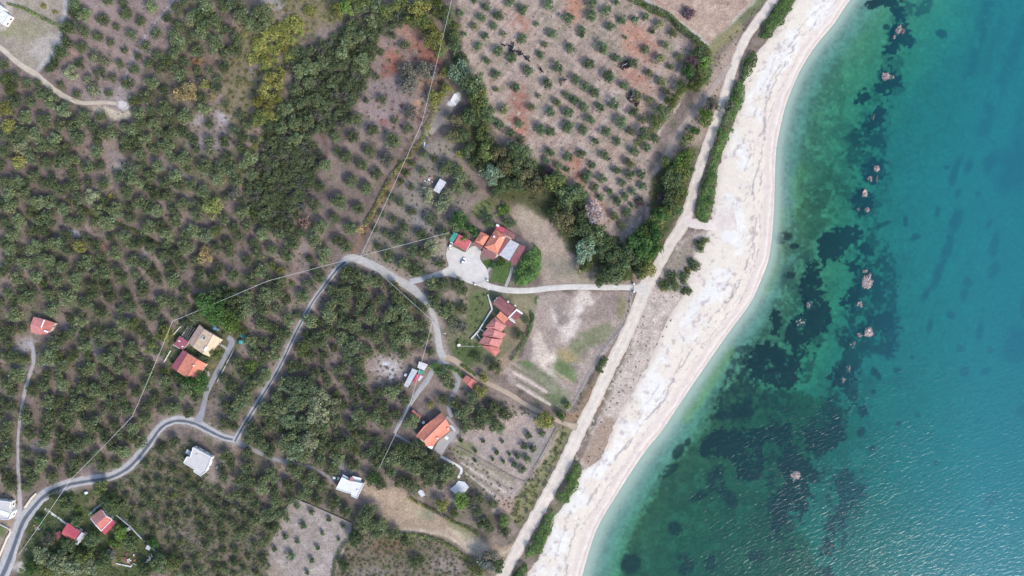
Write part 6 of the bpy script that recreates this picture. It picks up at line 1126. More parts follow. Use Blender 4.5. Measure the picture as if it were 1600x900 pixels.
shed('long thin red lean-to beside the grey lane', [q3([(645.3, 639.6), (650.6, 645.4), (648.2, 648.4), (642.4, 643.5)], (2.5, 2.5, 2.2, 2.2)), q3([(650.6, 645.4), (657.4, 650.3), (656, 655.4), (648.2, 648.4)], (2.5, 2.5, 2.2, 2.2))], 'tile_red', [(645.3, 640.4), (656.8, 650.4), (655.6, 654.2), (643.2, 643.6)], 2.1, wmat='wall_grey')
shed('small rose-roofed shed at the foot of the large salmon house', [q3([(673.5, 707.6), (684, 714.4), (680.3, 720.3), (670.6, 715.4)], (2.8, 2.8, 2.5, 2.5))], 'sheet_rose', [(673.8, 708.4), (683.2, 714.4), (680, 719.4), (671.4, 715.2)], 2.4)
root = shed('larger white sheet-roofed shed of the pair by the lane', [q3([(655, 564.7), (668.6, 569.6), (662.8, 579.3), (652, 574.4)], (3.0, 2.9, 2.7, 2.8))], 'sheet_white', [(655.4, 565.4), (667.6, 569.8), (662.4, 578.3), (652.8, 574.2)], 2.65, wmat='wall_grey')
root, ob = building('shed', 'long white shed with red and green roof patches beside the lane', 'shed', [('roof', 'sheet_white', [q3([(644.3, 575.4), (653, 579.3), (637.5, 605.5), (630.7, 602.6)], (2.9, 3.1, 3.1, 2.9))]), ('red_roof', 'sheet_crimson', [q3([(651, 584), (656.4, 586), (650, 598.7), (645.3, 596.8)], (2.6, 2.5, 2.5, 2.6))]), ('green_roof', 'green_sheet', [q3([(653.8, 577.6), (662.4, 580.6), (658.6, 586), (653.6, 583.8)], (2.5, 2.5, 2.4, 2.4))]), ('side_roof', 'sheet_white', [q3([(656.8, 586.2), (661.4, 588), (656, 595.4), (652.6, 594.2)], (2.4, 2.3, 2.3, 2.4))])],
    [([(644.3, 576.2), (652, 579.6), (637.4, 604.4), (631.4, 601.8)], 2.75, 'wall_grey', .95), ([(651, 585), (655.4, 586.6), (650, 597.4), (646.2, 596)], 2.35), ([(654.6, 578.8), (661.4, 581), (658.2, 585.2), (654.6, 583.6)], 2.25)])
shed('pale metal-roofed shed with a white sheet roof among the upper olives', [q3([(687.5, 278.8), (697.5, 285), (686.2, 302.5), (677, 297.5)], (2.9, 2.8, 2.6, 2.7))], 'sheet_white', [(687.5, 279.8), (696.6, 285.2), (686, 301.4), (678, 297.2)], 2.5, wmat='wall_grey')
# bottom-corner houses
root, ob = building('house', 'red house with white roof edges and a crimson awning', 'house', [
    ('roof', 'tile_red', [q3([(165.8, 806.3), (175.1, 811.8), (158, 829.5), (149.5, 820.3)], (4.9, 3.7, 3.7, 4.9))]), ('inland_roof', 'tile_old', [q3([(158, 795.6), (165.8, 806.3), (149.5, 820.3), (140.4, 808.8)], (3.6, 4.9, 4.9, 3.6))]), ('awning', 'sheet_crimson', [q3([(175.4, 812.2), (180.6, 817.9), (164, 835.6), (158.3, 829.8)], (3.3, 2.8, 2.8, 3.3))])],
    [([(158.2, 796.8), (174.2, 812), (158, 828.4), (141.6, 808.9)], 3.4, 'wall_white', .94, True), ([(174.8, 813), (179.4, 818), (164, 834), (159.2, 829.4)], 2.65)])
caps(root, [((175.3, 812, 3.8), (158.1, 829.7, 3.8)), ((158.1, 829.7, 3.8), (149.5, 820.3, 4.95)), ((149.5, 820.3, 4.95), (141.5, 810, 3.75)), ((160, 797.6, 3.8), (165.8, 806.3, 4.95)), ((165.8, 806.3, 4.95), (175.3, 812, 3.8))], M['white'], 'roof_edge', .2, ob[0])
root, ob = building('house', 'crimson gabled house with a white side roof near the bottom road', 'house', [
    ('roof', 'sheet_crimson', [q3([(105.5, 816.7), (126.2, 831.3), (118.3, 840.5), (98, 829)], (3.6, 3.6, 4.7, 4.7))]), ('lower_roof', 'sheet_red', [q3([(98, 829), (118.3, 840.5), (114, 847.9), (96.3, 833.8)], (4.7, 4.7, 3.6, 4.0))]), ('side_roof', 'sheet_white', [q3([(127.6, 831.6), (133.2, 834), (121.4, 852.2), (114.4, 848.3)], (3.3, 3.1, 3.1, 3.3))]), ('porch_roof', 'sheet_rose', [q3([(87, 833), (94, 829.6), (95, 838), (89, 844)], (2.5, 2.6, 2.6, 2.5))])],
    [([(105.5, 817.8), (125.4, 831.2), (114, 846.8), (97, 831)], 3.4, 'wall_white', .94, True), ([(127.4, 832.6), (132, 834.4), (121.2, 850.8), (115.4, 847.6)], 2.95)])
shed('small red hut with a pale step below the white-edged house', [q3([(178.8, 845.4), (181.8, 848.2), (175.2, 857.2), (172, 854.6)], (2.4, 2.9, 2.9, 2.4)), q3([(181.8, 848.2), (185, 851), (178.8, 860), (175.2, 857.2)], (2.9, 2.4, 2.4, 2.9))], 'sheet_red', [(178.8, 846.3), (184, 851), (178.6, 858.8), (173, 854.4)], 2.3, 'hut', 'hut')
shed('tiny white box shed at the garden wall end', [q3([(229.8, 851.6), (235.8, 854.4), (233.2, 860.6), (227, 857.4)], (2.1, 2.1, 2.0, 2.0))], 'sheet_white', [(229.9, 852.2), (235.2, 854.6), (233, 859.9), (227.6, 857.2)], 1.9, wmat='wall_white')
shed('small grey box shed along the garden wall', [q3([(195.4, 826.6), (201.6, 823.6), (204, 828.2), (198, 831)], (1.9, 1.9, 1.8, 1.8))], 'sheet_grey', [(195.9, 826.8), (201.4, 824.2), (203.5, 828), (198.2, 830.4)], 1.7, wmat='wall_grey')
# small red house at the left
root, ob = building('house', 'small red-tiled house with a white ridge strip alone among olives', 'house', [
    ('roof', 'tile_pink', [q3([(52.7, 495), (68.7, 498.9), (64, 512), (47.7, 506.7)], (3.6, 3.6, 4.6, 4.6)), q3([(47.7, 506.7), (64, 512), (63, 523.2), (48.2, 519.4)], (4.6, 4.6, 3.5, 3.5))]), ('side_roof', 'tile_red', [q3([(69, 499), (86, 504.7), (79.4, 516.2), (74, 521.4), (64.6, 523), (64.4, 512)], (3.5, 3.3, 3.3, 3.3, 3.4, 4.2))])], [([(52.9, 496), (85, 505), (79, 515.6), (73.6, 520.6), (49, 518.6)], 3.25, 'wall_cream', .95, True)])
caps(root, [((69, 499.6, 3.85), (64.4, 511.6, 4.65))], M['white'], 'ridge_strip', .35, ob[0]); part_box(root, 'chimney', 73, 517.4, 3.5, .9, 2.0, .8, -70, 'white', ob[1])
# buildings cut by the left edge
root = flat_house('bright white building cut by the top corner of the photo', [(-14, 2), (1, 8), (5.4, 12), (4, 15.6), (15.4, 24), (5.2, 39), (-2, 35), (-14, 30)], 3.8, 'slab_white', name='white_building'); part_box(root, 'roof_hatch', 2, 22, 3.8, 1.2, 1.0, .4, 30, 'white')
root = flat_house('house with grey and white roof where the whitish track begins', [(-14, 780), (17, 784), (16, 795), (20, 800), (14.5, 812), (5, 812), (-14, 806)], 4.0, 'slab', name='flat_house'); part_box(root, 'roof_terrace', 7, 802, 4.0, 5.0, 2.4, .3, 20, 'white'); part_box(root, 'parapet', 18.2, 790, 3.4, .6, 4.4, .6, -8, 'wall_cream')
shed('small white hut tucked under trees near the mud field', [q3([(656, 765), (660.4, 766.4), (664.4, 774), (658.4, 776.6), (652.4, 768.6)], (2.2,) * 5)], 'sheet_white', [(656, 765.6), (660, 766.8), (663.8, 773.8), (658.4, 776), (653, 768.6)], 2.05, 'hut', 'hut', 'wall_white')
shed('tiny white shed against the small rose-roofed shed', [q3([(675, 721), (680, 724), (677.6, 728.6), (673.6, 727)], (2.1,) * 4)], 'sheet_white', [(675.1, 721.6), (679.5, 724.1), (677.4, 728), (674, 726.7)], 1.95, wmat='wall_white')

# cracked slab: a thick low plate
M['crackslab'] = plain_mat('broken_concrete', (.52, .52, .53), .9, .2, .8, bump=.6)
o = plate('concrete_slab', [(703, 764), (711, 758), (716, 751), (726, 753), (732.6, 761), (727, 769), (717.6, 775.4), (709, 770)], M['crackslab'], 'cracked pale concrete slab at the end of the white path', 'slab', .4, None, thick=.6)
o = plate('tarpaulin', [(709.6, 146), (714.6, 147), (714, 152), (709, 158), (713, 163), (710.6, 166), (703.4, 157.4)], M['white'], 'white crumpled sheet lying at the creek thicket', 'tarpaulin', .45, None, thick=.25)

# walls, fences, tanks and yard things
def wall_run(name, pts, h, w_, mat, label, cat):
    P = np.array(pts, float); c = P.mean(0); root_loc = base_of(c[0], c[1], 0); parts = []
    for a, b_ in zip(P[:-1], P[1:]):
        p, q = W(*a, 0), W(*b_, 0); d = unit((q - p) * [1, 1, 0]); n = np.array([-d[1], d[0], 0]) * w_ / 2; p = p - d * w_ * .49; q = q + d * w_ * .49
        V = [p - n, q - n, q + n, p + n]; V = np.array([v - [0, 0, .3] for v in V] + [v + [0, 0, h] for v in V]) - np.array(root_loc)
        parts.append((V, np.array([[3, 2, 1, 0], [4, 5, 6, 7], [0, 1, 5, 4], [1, 2, 6, 5], [2, 3, 7, 6], [3, 0, 4, 7]])))
        h += .004
    V, F = join(parts); return tag(link(name, mesh_np(name, V, F, None, M[mat]), None, root_loc), label, cat)
wall_run('garden_wall', [(762.6, 461), (769, 483), (747.6, 517), (737, 528.6)], .9, .75, 'paleconc', 'pale garden wall angling along the stepped house', 'wall')
wall_run('garden_wall', [(749.4, 513.4), (756, 518)], .8, .6, 'paleconc', 'first short wall stub off the pale angled wall', 'wall'); wall_run('garden_wall', [(745.6, 522.4), (751, 530)], .8, .5, 'paleconc', 'second short wall stub off the pale angled wall', 'wall')
wall_run('garden_wall', [(183.7, 804.4), (204.5, 821.6), (222.8, 841), (253, 868), (247, 872)], 1.1, .5, 'concrete', 'long low wall running diagonally behind the red houses', 'wall')
wall_run('garden_wall', [(183, 880), (205, 884.6)], .7, .6, 'paleconc', 'short pale wall among the bottom garden debris', 'wall'); wall_run('garden_wall', [(225, 880), (236, 874)], .7, .5, 'paleconc', 'pale stub wall at the bottom garden corner', 'wall')
wall_run('verge_wall', [(0, 868), (12, 840), (18, 830), (16, 826)], .9, .6, 'wall_cream', 'cream verge wall along the bottom-corner road', 'wall'); wall_run('verge_wall', [(40, 792), (50, 778), (57, 771)], .8, .8, 'wall_cream', 'sandy retaining wall on the road bend by the whitish track', 'wall'); wall_run('verge_wall', [(-6, 815), (6, 821), (14, 825)], .9, .5, 'concrete', 'short grey wall below the house at the verge', 'wall')
wall_run('stone_wall', [(457, 777), (500, 795), (549, 817), (548.6, 832)], .8, .45, 'stone', 'low stone wall on the upper side of the young plot', 'wall'); wall_run('stone_wall', [(457, 778), (433, 822)], .8, .45, 'stone', 'low stone wall on the inland side of the young plot', 'wall')
wall_run('garden_wall', [(366, 545), (356, 565), (340, 596)], .5, .35, 'concrete', 'thin kerb wall beside the grey drive', 'wall')
wall_run('terrace_wall', [(320, 433), (332, 437), (328, 452)], .6, .35, 'stone', 'pale terrace wall corner in the upper beige house garden', 'wall'); wall_run('terrace_wall', [(340, 457), (344, 452), (336, 446)], .6, .3, 'stone', 'small curved stone wall in the upper beige house garden', 'wall')
wall_run('garden_wall', [(271, 523), (282, 511), (292, 503.4), (294.6, 505), (293, 512), (285, 524)], .6, .4, 'paleconc', 'pointed pale wall round the patio beside the dark frame', 'wall'); wall_run('garden_wall', [(257, 565), (267, 548)], .7, .4, 'paleconc', 'thin pale wall inland of the salmon house', 'wall')
def fence(pts, label, step=2.6, h=1.3):
    P = spline(pts, 4) if len(pts) > 2 else np.array(pts, float); c = P.mean(0); root = thing('wire_fence', label, 'fence', base_of(c[0], c[1], 0)); o0 = np.array(root.location)
    seg = np.hypot(*np.diff(P, axis=0).T) * S; cum = np.concatenate([[0], np.cumsum(seg)]); k = max(2, int(cum[-1] / step)); t = np.linspace(0, cum[-1], k)
    xy = np.stack([np.interp(t, cum, P[:, 0]), np.interp(t, cum, P[:, 1])], 1); B_ = W(xy[:, 0], xy[:, 1], 0) - o0
    pm = None
    for b_ in B_:
        v, f = tube([[0, 0, -.3], [0, 0, h]], [.06, .06], 5)
        if pm is None: pm = mesh_np('post', v, f, None, M['wood'])
        link('post', pm, root, b_)
    for hz in (.35, .75, 1.2): v, f = tube(B_ + [0, 0, hz], [.025] * len(B_), 4); link('wire', mesh_np('wire', v, f, None, M['cable']), root)
    return root
fence([(988, 458), (982, 490), (968, 518), (945, 545), (922, 582), (906, 612), (888, 640), (868, 632)], 'wire fence on the seaward side of the pale dry field')
fence([(985, 458), (984, 478)], 'short straight fence below the drive gate'); fence([(870, 668), (846, 712), (820, 754)], 'wire fence down the seaward side of the lower brown plot'); fence([(715, 698), (760, 722), (800, 745), (820, 752)], 'wire fence across the lower plots')
fence([(1008, -4), (1040, 22), (1072, 44), (1108, 68)], 'wire fence along the pointed sand field edge'); fence([(880, 305), (905, 332), (940, 366), (966, 385)], 'wire fence along the orchard tip')
fence([(820, 640), (842, 652), (868, 668)], 'wire fence beside the brown dirt track')
def post_pair(x, y, x2, y2, label):
    root = thing('gate', label, 'gate', base_of((x + x2) / 2, (y + y2) / 2, 1)); 
    for px, py in ((x, y), (x2, y2)): p = at_root(root, px, py, 0) ; bx('pillar', p - [0, 0, .2], .9, .9, 1.9, .2, M['white'], root)
    p, q = at_root(root, x, y, .9), at_root(root, x2, y2, .9)
    for k in range(4): v, f = tube([p * [1, 1, 0] + [0, 0, .25 + .35 * k], q * [1, 1, 0] + [0, 0, .25 + .35 * k]], [.04, .04], 4); link('bar', mesh_np('bar', v, f, None, M['darkmetal']), root)
    return root
post_pair(742.6, 444.6, 762, 438.2, 'dark bar gate with white pillars at the gravel yard'); post_pair(990, 443.6, 990, 455.6, 'gate with white pillars where the drive meets the coast road')
def lathe(name, prof, mat, parent=None, sides=14):
    V = []; F = []
    for r_, z in prof:
        for s in range(sides): V.append((r_ * math.cos(s / sides * 6.28318), r_ * math.sin(s / sides * 6.28318), z))
    for i in range(len(prof) - 1):
        for s in range(sides): F.append([i * sides + s, i * sides + (s + 1) % sides, (i + 1) * sides + (s + 1) % sides, (i + 1) * sides + s])
    return link(name, mesh_np(name, V, F, None, mat, True), parent)
def tank(x, y, r_, h, mat, label):
    root = thing('water_tank', label, 'water tank', base_of(x, y, h)); lathe('body', [(.01, 0), (r_, 0), (r_ * 1.03, h * .33), (r_, h * .36), (r_ * 1.03, h * .66), (r_, h * .7), (r_, h * .92), (r_ * .7, h), (.01, h + .02)], M[mat], root); lathe('lid', [(.01, h), (r_ * .3, h), (r_ * .3, h + .12), (.01, h + .14)], M[mat], root)
tank(378.6, 524, 1.3, 1.9, 'teal', 'larger teal water tank at the drive end'); tank(381.6, 518.8, .8, 1.4, 'teal', 'smallest teal water tank behind the larger one'); tank(375.4, 534, 1.2, 1.7, 'teal', 'teal water tank nearest the drive'); tank(334.6, 512.4, 1.1, 1.6, 'blue', 'blue-grey water tank above the beige house'); tank(339.4, 514.6, .8, 1.2, 'blue', 'smaller blue-grey tank seaward of the beige house')
tank(633.6, 586, .9, 1.6, 'white', 'white water tank beside the long white shed'); tank(661.4, 660.6, .8, 1.4, 'white', 'white water tank inland of the large salmon house'); tank(133.4, 770.4, .8, 1.3, 'white', 'white water tank just below the paved road'); tank(66.4, 810, .7, 1.2, 'white', 'white water tank in the bottom-corner garden'); tank(340, 730.6, 1.1, 1.0, 'concrete', 'round grey cistern beside the grey flat roof')
def lamp(x, y, label):
    root = thing('street_lamp', label, 'street lamp', base_of(x, y, 6)); v, f = tube([[0, 0, -.3], [0, 0, 5.8]], [.11, .07], 7); link('pole', mesh_np('pole', v, f, None, M['concrete'], True), root)
    v, f = tube([[0, 0, 5.7], [.3, 0, 6.1], [1.1, 0, 6.15]], [.06, .05, .05], 6); link('arm', mesh_np('arm', v, f, None, M['concrete'], True), root); bx('lamp_head', (1.3, 0, 6.05), .8, .32, .16, 0, M['white'], root)
lamp(759.4, 452.6, 'white street lamp beside the concrete drive'); lamp(692, 521, 'white street lamp on the pale lane near the stepped house')
root = thing('satellite_dish', 'white satellite dish at the end of a pale line on the lawn', 'satellite dish', base_of(717, 539, 2)); dsh = lathe('dish', [(.01, .0), (.45, .08), (.8, .26), (.92, .4), (.9, .42), (.76, .3), (.42, .12), (.01, .04)], M['white'], root); dsh.location = (0, 0, 1.5); dsh.rotation_euler = (.5, .2, 0); v, f = tube([[0, 0, -.2], [0, 0, 1.6]], [.12, .09], 7); link('mast', mesh_np('mast', v, f, None, M['darkmetal']), root)
wall_run('pipe', [(720, 541), (750.6, 541)], (.12), .16, 'paleconc', 'straight white pipe from the dish to the stepped house', 'pipe')
# yard clutter beside the pale metal shed
def pile(x, y, label, mats, n, sp, seed):
    r = np.random.default_rng(seed); root = thing('scrap_pile', label, 'scrap pile', base_of(x, y, .5))
    for i in range(n): bx('scrap', (r.normal(0, sp), r.normal(0, sp), .0 + .003 * i), r.uniform(.5, 2.2), r.uniform(.3, 1.0), r.uniform(.3, .9), r.uniform(0, 3.1), M[mats[i % len(mats)]], root)
pile(671, 283, 'heap of red and grey scrap beside the pale metal shed', ['sheet_grey', 'tile_red', 'wood', 'concrete', 'white'], 12, 1.6, 3); pile(666, 229, 'small grey scrap heap at the thicket edge', ['sheet_grey', 'blue', 'concrete'], 6, 1.0, 5); pile(203, 878, 'pale and red debris heap in the bottom garden', ['paleconc', 'tile_red', 'concrete', 'sheet_rose'], 12, 2.2, 6); pile(235, 872, 'pale debris heap beside the bottom stub wall', ['paleconc', 'white'], 5, .8, 8)
pile(58, 822, 'rusty scrap heap next to the bottom-corner road', ['tile_old', 'wood', 'sheet_grey'], 8, 1.6, 9)

# cars
def make_car(label):
    root = thing('car', label, 'car', (0, 0, 0)); bm = bmesh.new()
    prof = [(-2.1, .35), (-2.12, .75), (-1.95, .95), (-1.2, 1.02), (.95, .98), (1.85, .85), (2.1, .68), (2.1, .35)]
    def loft(name, prof, w0, w1, zmid, mat, par):
        V = []; n = len(prof)
        for yy, wf in ((-1, 1), (1, 1)):
            for x, z in prof: V.append((x, yy * (w0 if z < zmid else w1) / 2, z))
        F = [list(range(n))[::-1], list(range(n, 2 * n))] + [[i, (i + 1) % n, n + (i + 1) % n, n + i] for i in range(n)]
        me = bpy.data.meshes.new(name); me.from_pydata(V, [], F); me.materials.append(mat); b2 = bmesh.new(); b2.from_mesh(me); bmesh.ops.recalc_face_normals(b2, faces=b2.faces); bmesh.ops.bevel(b2, geom=b2.edges[:], offset=.06, segments=2, affect='EDGES'); b2.to_mesh(me); b2.free(); return link(name, me, par)
    body = loft('body', prof, 1.72, 1.6, .9, M['white'], root)
    loft('cabin', [(-1.85, .95), (-1.55, 1.42), (.1, 1.45), (.85, .96)], 1.56, 1.3, 1.2, M['glass'], root); loft('car_roof', [(-1.5, 1.41), (-1.45, 1.49), (.02, 1.5), (.08, 1.42)], 1.3, 1.24, 1.45, M['white'], root)
    for sx in (-1.3, 1.3):
        for sy in (-.78, .78):
            wl = lathe('wheel', [(.01, -.1), (.32, -.1), (.34, 0), (.32, .1), (.01, .1)], M['darkmetal'], root, 12); wl.rotation_euler = (math.pi / 2, 0, 0); wl.location = (sx, sy, .32)
    for sy in (-.6, .6): bx('headlight', (2.08, sy, .62), .08, .34, .14, 0, M['frame'], root)
    return root
car = make_car('white car parked in the middle of the gravel yard'); car.location = base_of(724.2, 408, .8); car.rotation_euler = (0, 0, math.radians(66))
dup(car, base_of(704.4, 382.4, .8), math.radians(70), 'white car parked under the edge of the teal canopy'); dup(car, base_of(524.7, 746.8, .8), math.radians(-12), 'white car parked beside the white flat-roofed house')
for o_ in list(scene.objects):
    if o_.get('category') == 'car': o_['group'] = 'parked white cars'

# cattle
def make_cow(pal_name, graze):
    root = thing('cow', 'cow', 'cow', (0, 0, 0)); me = bpy.data.meshes.new('body')
    hz = .62 if graze else 1.5; hx = 1.55 if graze else 1.5
    V = [(-.85, 0, 1.18), (-.35, 0, 1.08), (.25, 0, 1.06), (.75, 0, 1.15), (1.12, 0, 1.0 if graze else 1.35), (hx - .1, 0, hz + .08), (hx + .22, 0, hz - .16)]
    R_ = [.27, .36, .37, .33, .21, .16, .10]; E = [(i, i + 1) for i in range(6)]
    for sx, par in ((-.78, 0), (.72, 3)):
        for sy in (-.2, .2):
            k = len(V); V += [(sx, sy, .82), (sx + (.08 if sx < 0 else -.02), sy * 1.05, .48), (sx, sy * 1.05, .06)]; R_ += [.17, .09, .07]; E += [(par, k), (k, k + 1), (k + 1, k + 2)]
    k = len(V); V += [(-1.12, 0, 1.15), (-1.2, 0, .6)]; R_ += [.06, .045]; E += [(0, k), (k, k + 1)]
    k = len(V); V += [(hx - .12, .26, hz + .12), (hx - .12, -.26, hz + .12)]; R_ += [.05, .05]; E += [(5, k), (5, k + 1)]
    me.from_pydata(V, E, []); o = bpy.data.objects.new('body', me); COL.objects.link(o)
    sm = o.modifiers.new('skin', 'SKIN'); sm.use_smooth_shade = True
    for i, r_ in enumerate(R_): me.skin_vertices[0].data[i].radius = (r_, r_); me.skin_vertices[0].data[i].use_root = i == 0
    ss = o.modifiers.new('sub', 'SUBSURF'); ss.levels = ss.render_levels = 1
    dg = bpy.context.evaluated_depsgraph_get(); m2 = bpy.data.meshes.new_from_object(o.evaluated_get(dg)); bpy.data.objects.remove(o)
    m2.materials.clear(); m2.materials.append(M[pal_name]); m2.name = 'body'; link('body', m2, root)
    for sy in (-.13, .13): v, f = tube([[hx - .08, sy, hz + .2], [hx, sy * 1.9, hz + .34]], [.04, .015], 5); link('horn', mesh_np('horn', v, f, None, M['frame']), root)
    return root
M['cow_black'] = plain_mat('black_hide', (.012, .011, .014), .85, .3, .5); M['cow_brown'] = plain_mat('brown_hide', (.10, .055, .04), .85, .3, .5); M['cow_patch'] = plain_mat('patched_hide', (.014, .013, .015), .85, .1, 1.3, c2=(.5, .47, .45))
cb_, cg_, cw_, cp_ = make_cow('cow_black', False), make_cow('cow_black', True), make_cow('cow_brown', False), make_cow('cow_patch', False)
used = set()
def cow(x, y, ang, lab, src, grp):
    p = base_of(x, y, .9); a = math.radians(ang)
    if src.name not in used: used.add(src.name); src.location = p; src.rotation_euler = (0, 0, a); src['label'] = lab; src['group'] = grp; src.scale = (1.12,) * 3; return
    dup(src, p, a, lab, grp, 1.12)
def c1(x, y): return 780 + x / 11.25, 60 + y / 11.25
def c2(x, y): return 950 + x / 9, 80 + y / 9
g1, g2, g3 = 'cattle in the larger line', 'cattle of the upper orchard cluster', 'cattle of the lower orchard cluster'
for x, y, a, l, s in [(72, 118, -20, 'black cow standing ahead of the larger cow line', cb_), (188, 132, -20, 'black cow pointing at the upright cow above the tight knot', cb_), (246, 112, 85, 'black cow standing upright above the tight knot of cows', cb_), (238, 160, 80, 'black cow close under the upright cow', cg_), (250, 182, 60, 'white-patched cow at the edge of the tight knot', cp_), (200, 190, 60, 'black cow in the tight knot beside an orchard tree', cb_), (232, 215, -50, 'black cow in the tight knot beside an orchard tree', cg_), (196, 232, 80, 'black cow in the tight knot beside an orchard tree', cb_), (240, 240, 40, 'black cow in the tight knot beside an orchard tree', cb_), (212, 205, -30, 'black cow in the tight knot beside an orchard tree', cb_),
        (325, 236, 0, 'small dark cow walking behind the tight knot', cg_), (372, 262, 70, 'upper of two black cows side by side in the line', cb_), (368, 285, 10, 'lower of two black cows side by side in the line', cb_), (462, 330, -50, 'upper black cow of the trailing pair', cb_), (500, 352, 40, 'middle black cow of the trailing group', cg_), (510, 374, -60, 'lowest black cow of the trailing group', cb_), (735, 540, -70, 'lone black cow on the orchard track', cb_), (742, 566, -40, 'black calf beside the lone cow on the track', cg_), (1134, 732, 10, 'black cow farthest down the orchard track', cb_), (1096, 772, 80, 'brown cow beside the farthest black cow', cw_)]:
    cow(*c1(x, y), a, l, s, g1)
for x, y, a, l, s in [(178, 210, 60, 'black cow at the open edge of the upper cluster', cb_), (212, 160, 30, 'black cow heading out of the upper cluster', cg_), (215, 240, 70, 'black cow lowest in the upper cluster', cb_), (222, 195, 20, 'white-patched cow inside the upper cluster', cp_)] + [(x, y, a, 'black cow packed in the upper cluster beside a tree', cb_ if a % 2 else cg_) for x, y, a in ((245, 160, 75), (265, 170, 80), (285, 150, 85), (250, 200, 61), (275, 205, 85), (295, 200, 70), (240, 215, 45), (290, 225, 31), (262, 218, 50))]:
    cow(*c2(x, y), a, l, s, g2)
for x, y, a, l, s in [(284, 640, 70, 'black cow on the outer side of the lower cluster', cb_), (300, 685, -60, 'black cow hanging below the lower cluster', cb_), (345, 632, 20, 'white-patched cow under the pale tree of the lower cluster', cp_), (318, 590, 85, 'black cow uppermost in the lower cluster', cb_), (335, 600, 70, 'black cow against the pale tree in the lower cluster', cg_), (310, 612, 30, 'black cow in the middle of the lower cluster', cb_), (325, 655, 10, 'black cow at the lower rim of the lower cluster', cb_), (362, 722, 15, 'brown cow set apart below the lower cluster', cw_), (392, 720, 80, 'black cow first of the three side by side', cb_), (408, 760, 85, 'black cow second of the three side by side', cg_), (432, 722, 80, 'black cow third of the three side by side', cb_), (400, 740, 75, 'black cow tucked between the three side by side', cb_)]:
    cow(*c2(x, y), a, l, s, g3)
cow(951, 249, 30, 'black cow alone near the lower orchard tip', cb_, 'lone cattle')

# power lines
PH = 8.0
def pole(x, y, ang, label):
    root = thing('utility_pole', label, 'utility pole', base_of(x, y, PH), math.radians(ang)); v, f = tube([[0, 0, -.5], [0, 0, PH + .4]], [.17, .11], 8); link('pole', mesh_np('pole', v, f, None, M['wood'], True), root)
    bx('crossarm', (0, 0, PH - .15), 1.8, .14, .16, 0, M['wood'], root)
    for sx in (-.8, 0, .8): i_ = lathe('insulator', [(.01, 0), (.08, 0), (.1, .12), (.05, .2), (.01, .22)], M['frame'], root, 8); i_.location = (sx, 0, PH + .02 if sx else PH + .4)
POLES = [(709, -14, 'utility pole at the top orchard edge'), (659, 193, 'utility pole on the brown gully'), (564, 400, 'utility pole at the lane bend'), (701, 363.6, 'utility pole behind the teal canopy'), (418, 439, 'utility pole by the rutted track'), (269.6, 502, 'utility pole where the cable turns by the beige house'), (206.6, 651, 'utility pole above the road hairpin'), (110, 750, 'utility pole on the paved road edge'), (30, 866, 'utility pole in the bottom-corner garden'), (676, 502, 'utility pole on the pale lane'), (642, 627, 'utility pole beside the grey lane'), (593, 731, 'utility pole in the shade above the white flat-roofed house')]
for x, y, l in POLES: pole(x, y, (int(x) * 7) % 180, l)
def wire(a, b_, label, r_=.08):
    p = W(a[0], a[1], 0); q = W(b_[0], b_[1], 0); za = float(look(Z, a[0], a[1])) + PH + .1; zb = float(look(Z, b_[0], b_[1])) + PH + .1
    p = W(a[0], a[1], PH); q = W(b_[0], b_[1], PH); t = np.linspace(0, 1, 15)[:, None]; P = p * (1 - t) + q * t; L = np.hypot(*(q - p)[:2]); P[:, 2] -= 4 * (L * .012) * (t * (1 - t))[:, 0]; P[:, 2] += .12
    c = P.mean(0); v, f = tube(P - c, [r_] * 15, 5); tag(link('overhead_cable', mesh_np('overhead_cable', v, f, None, M['cable'], True), None, Vector(c)), label, 'cable', 'overhead cable spans')
for i, j, l in [(0, 1, 'overhead cable beside the upper orchard edge'), (1, 2, 'overhead cable following the brown gully to the lane bend'), (2, 3, 'overhead cable from the lane bend to the teal canopy'), (2, 4, 'overhead cable crossing the rutted track to the lane bend'), (4, 5, 'overhead cable over the beige house garden'), (5, 6, 'overhead cable down the grove below the yellow-green bush'), (6, 7, 'overhead cable from the lower grove to the paved road'), (7, 8, 'overhead cable over the bottom-corner garden'), (2, 9, 'overhead cable along the pale lane'), (9, 10, 'overhead cable passing the long white shed'), (10, 11, 'overhead cable from the grey lane into the shaded grove')]:
    wire(POLES[i], POLES[j], l)

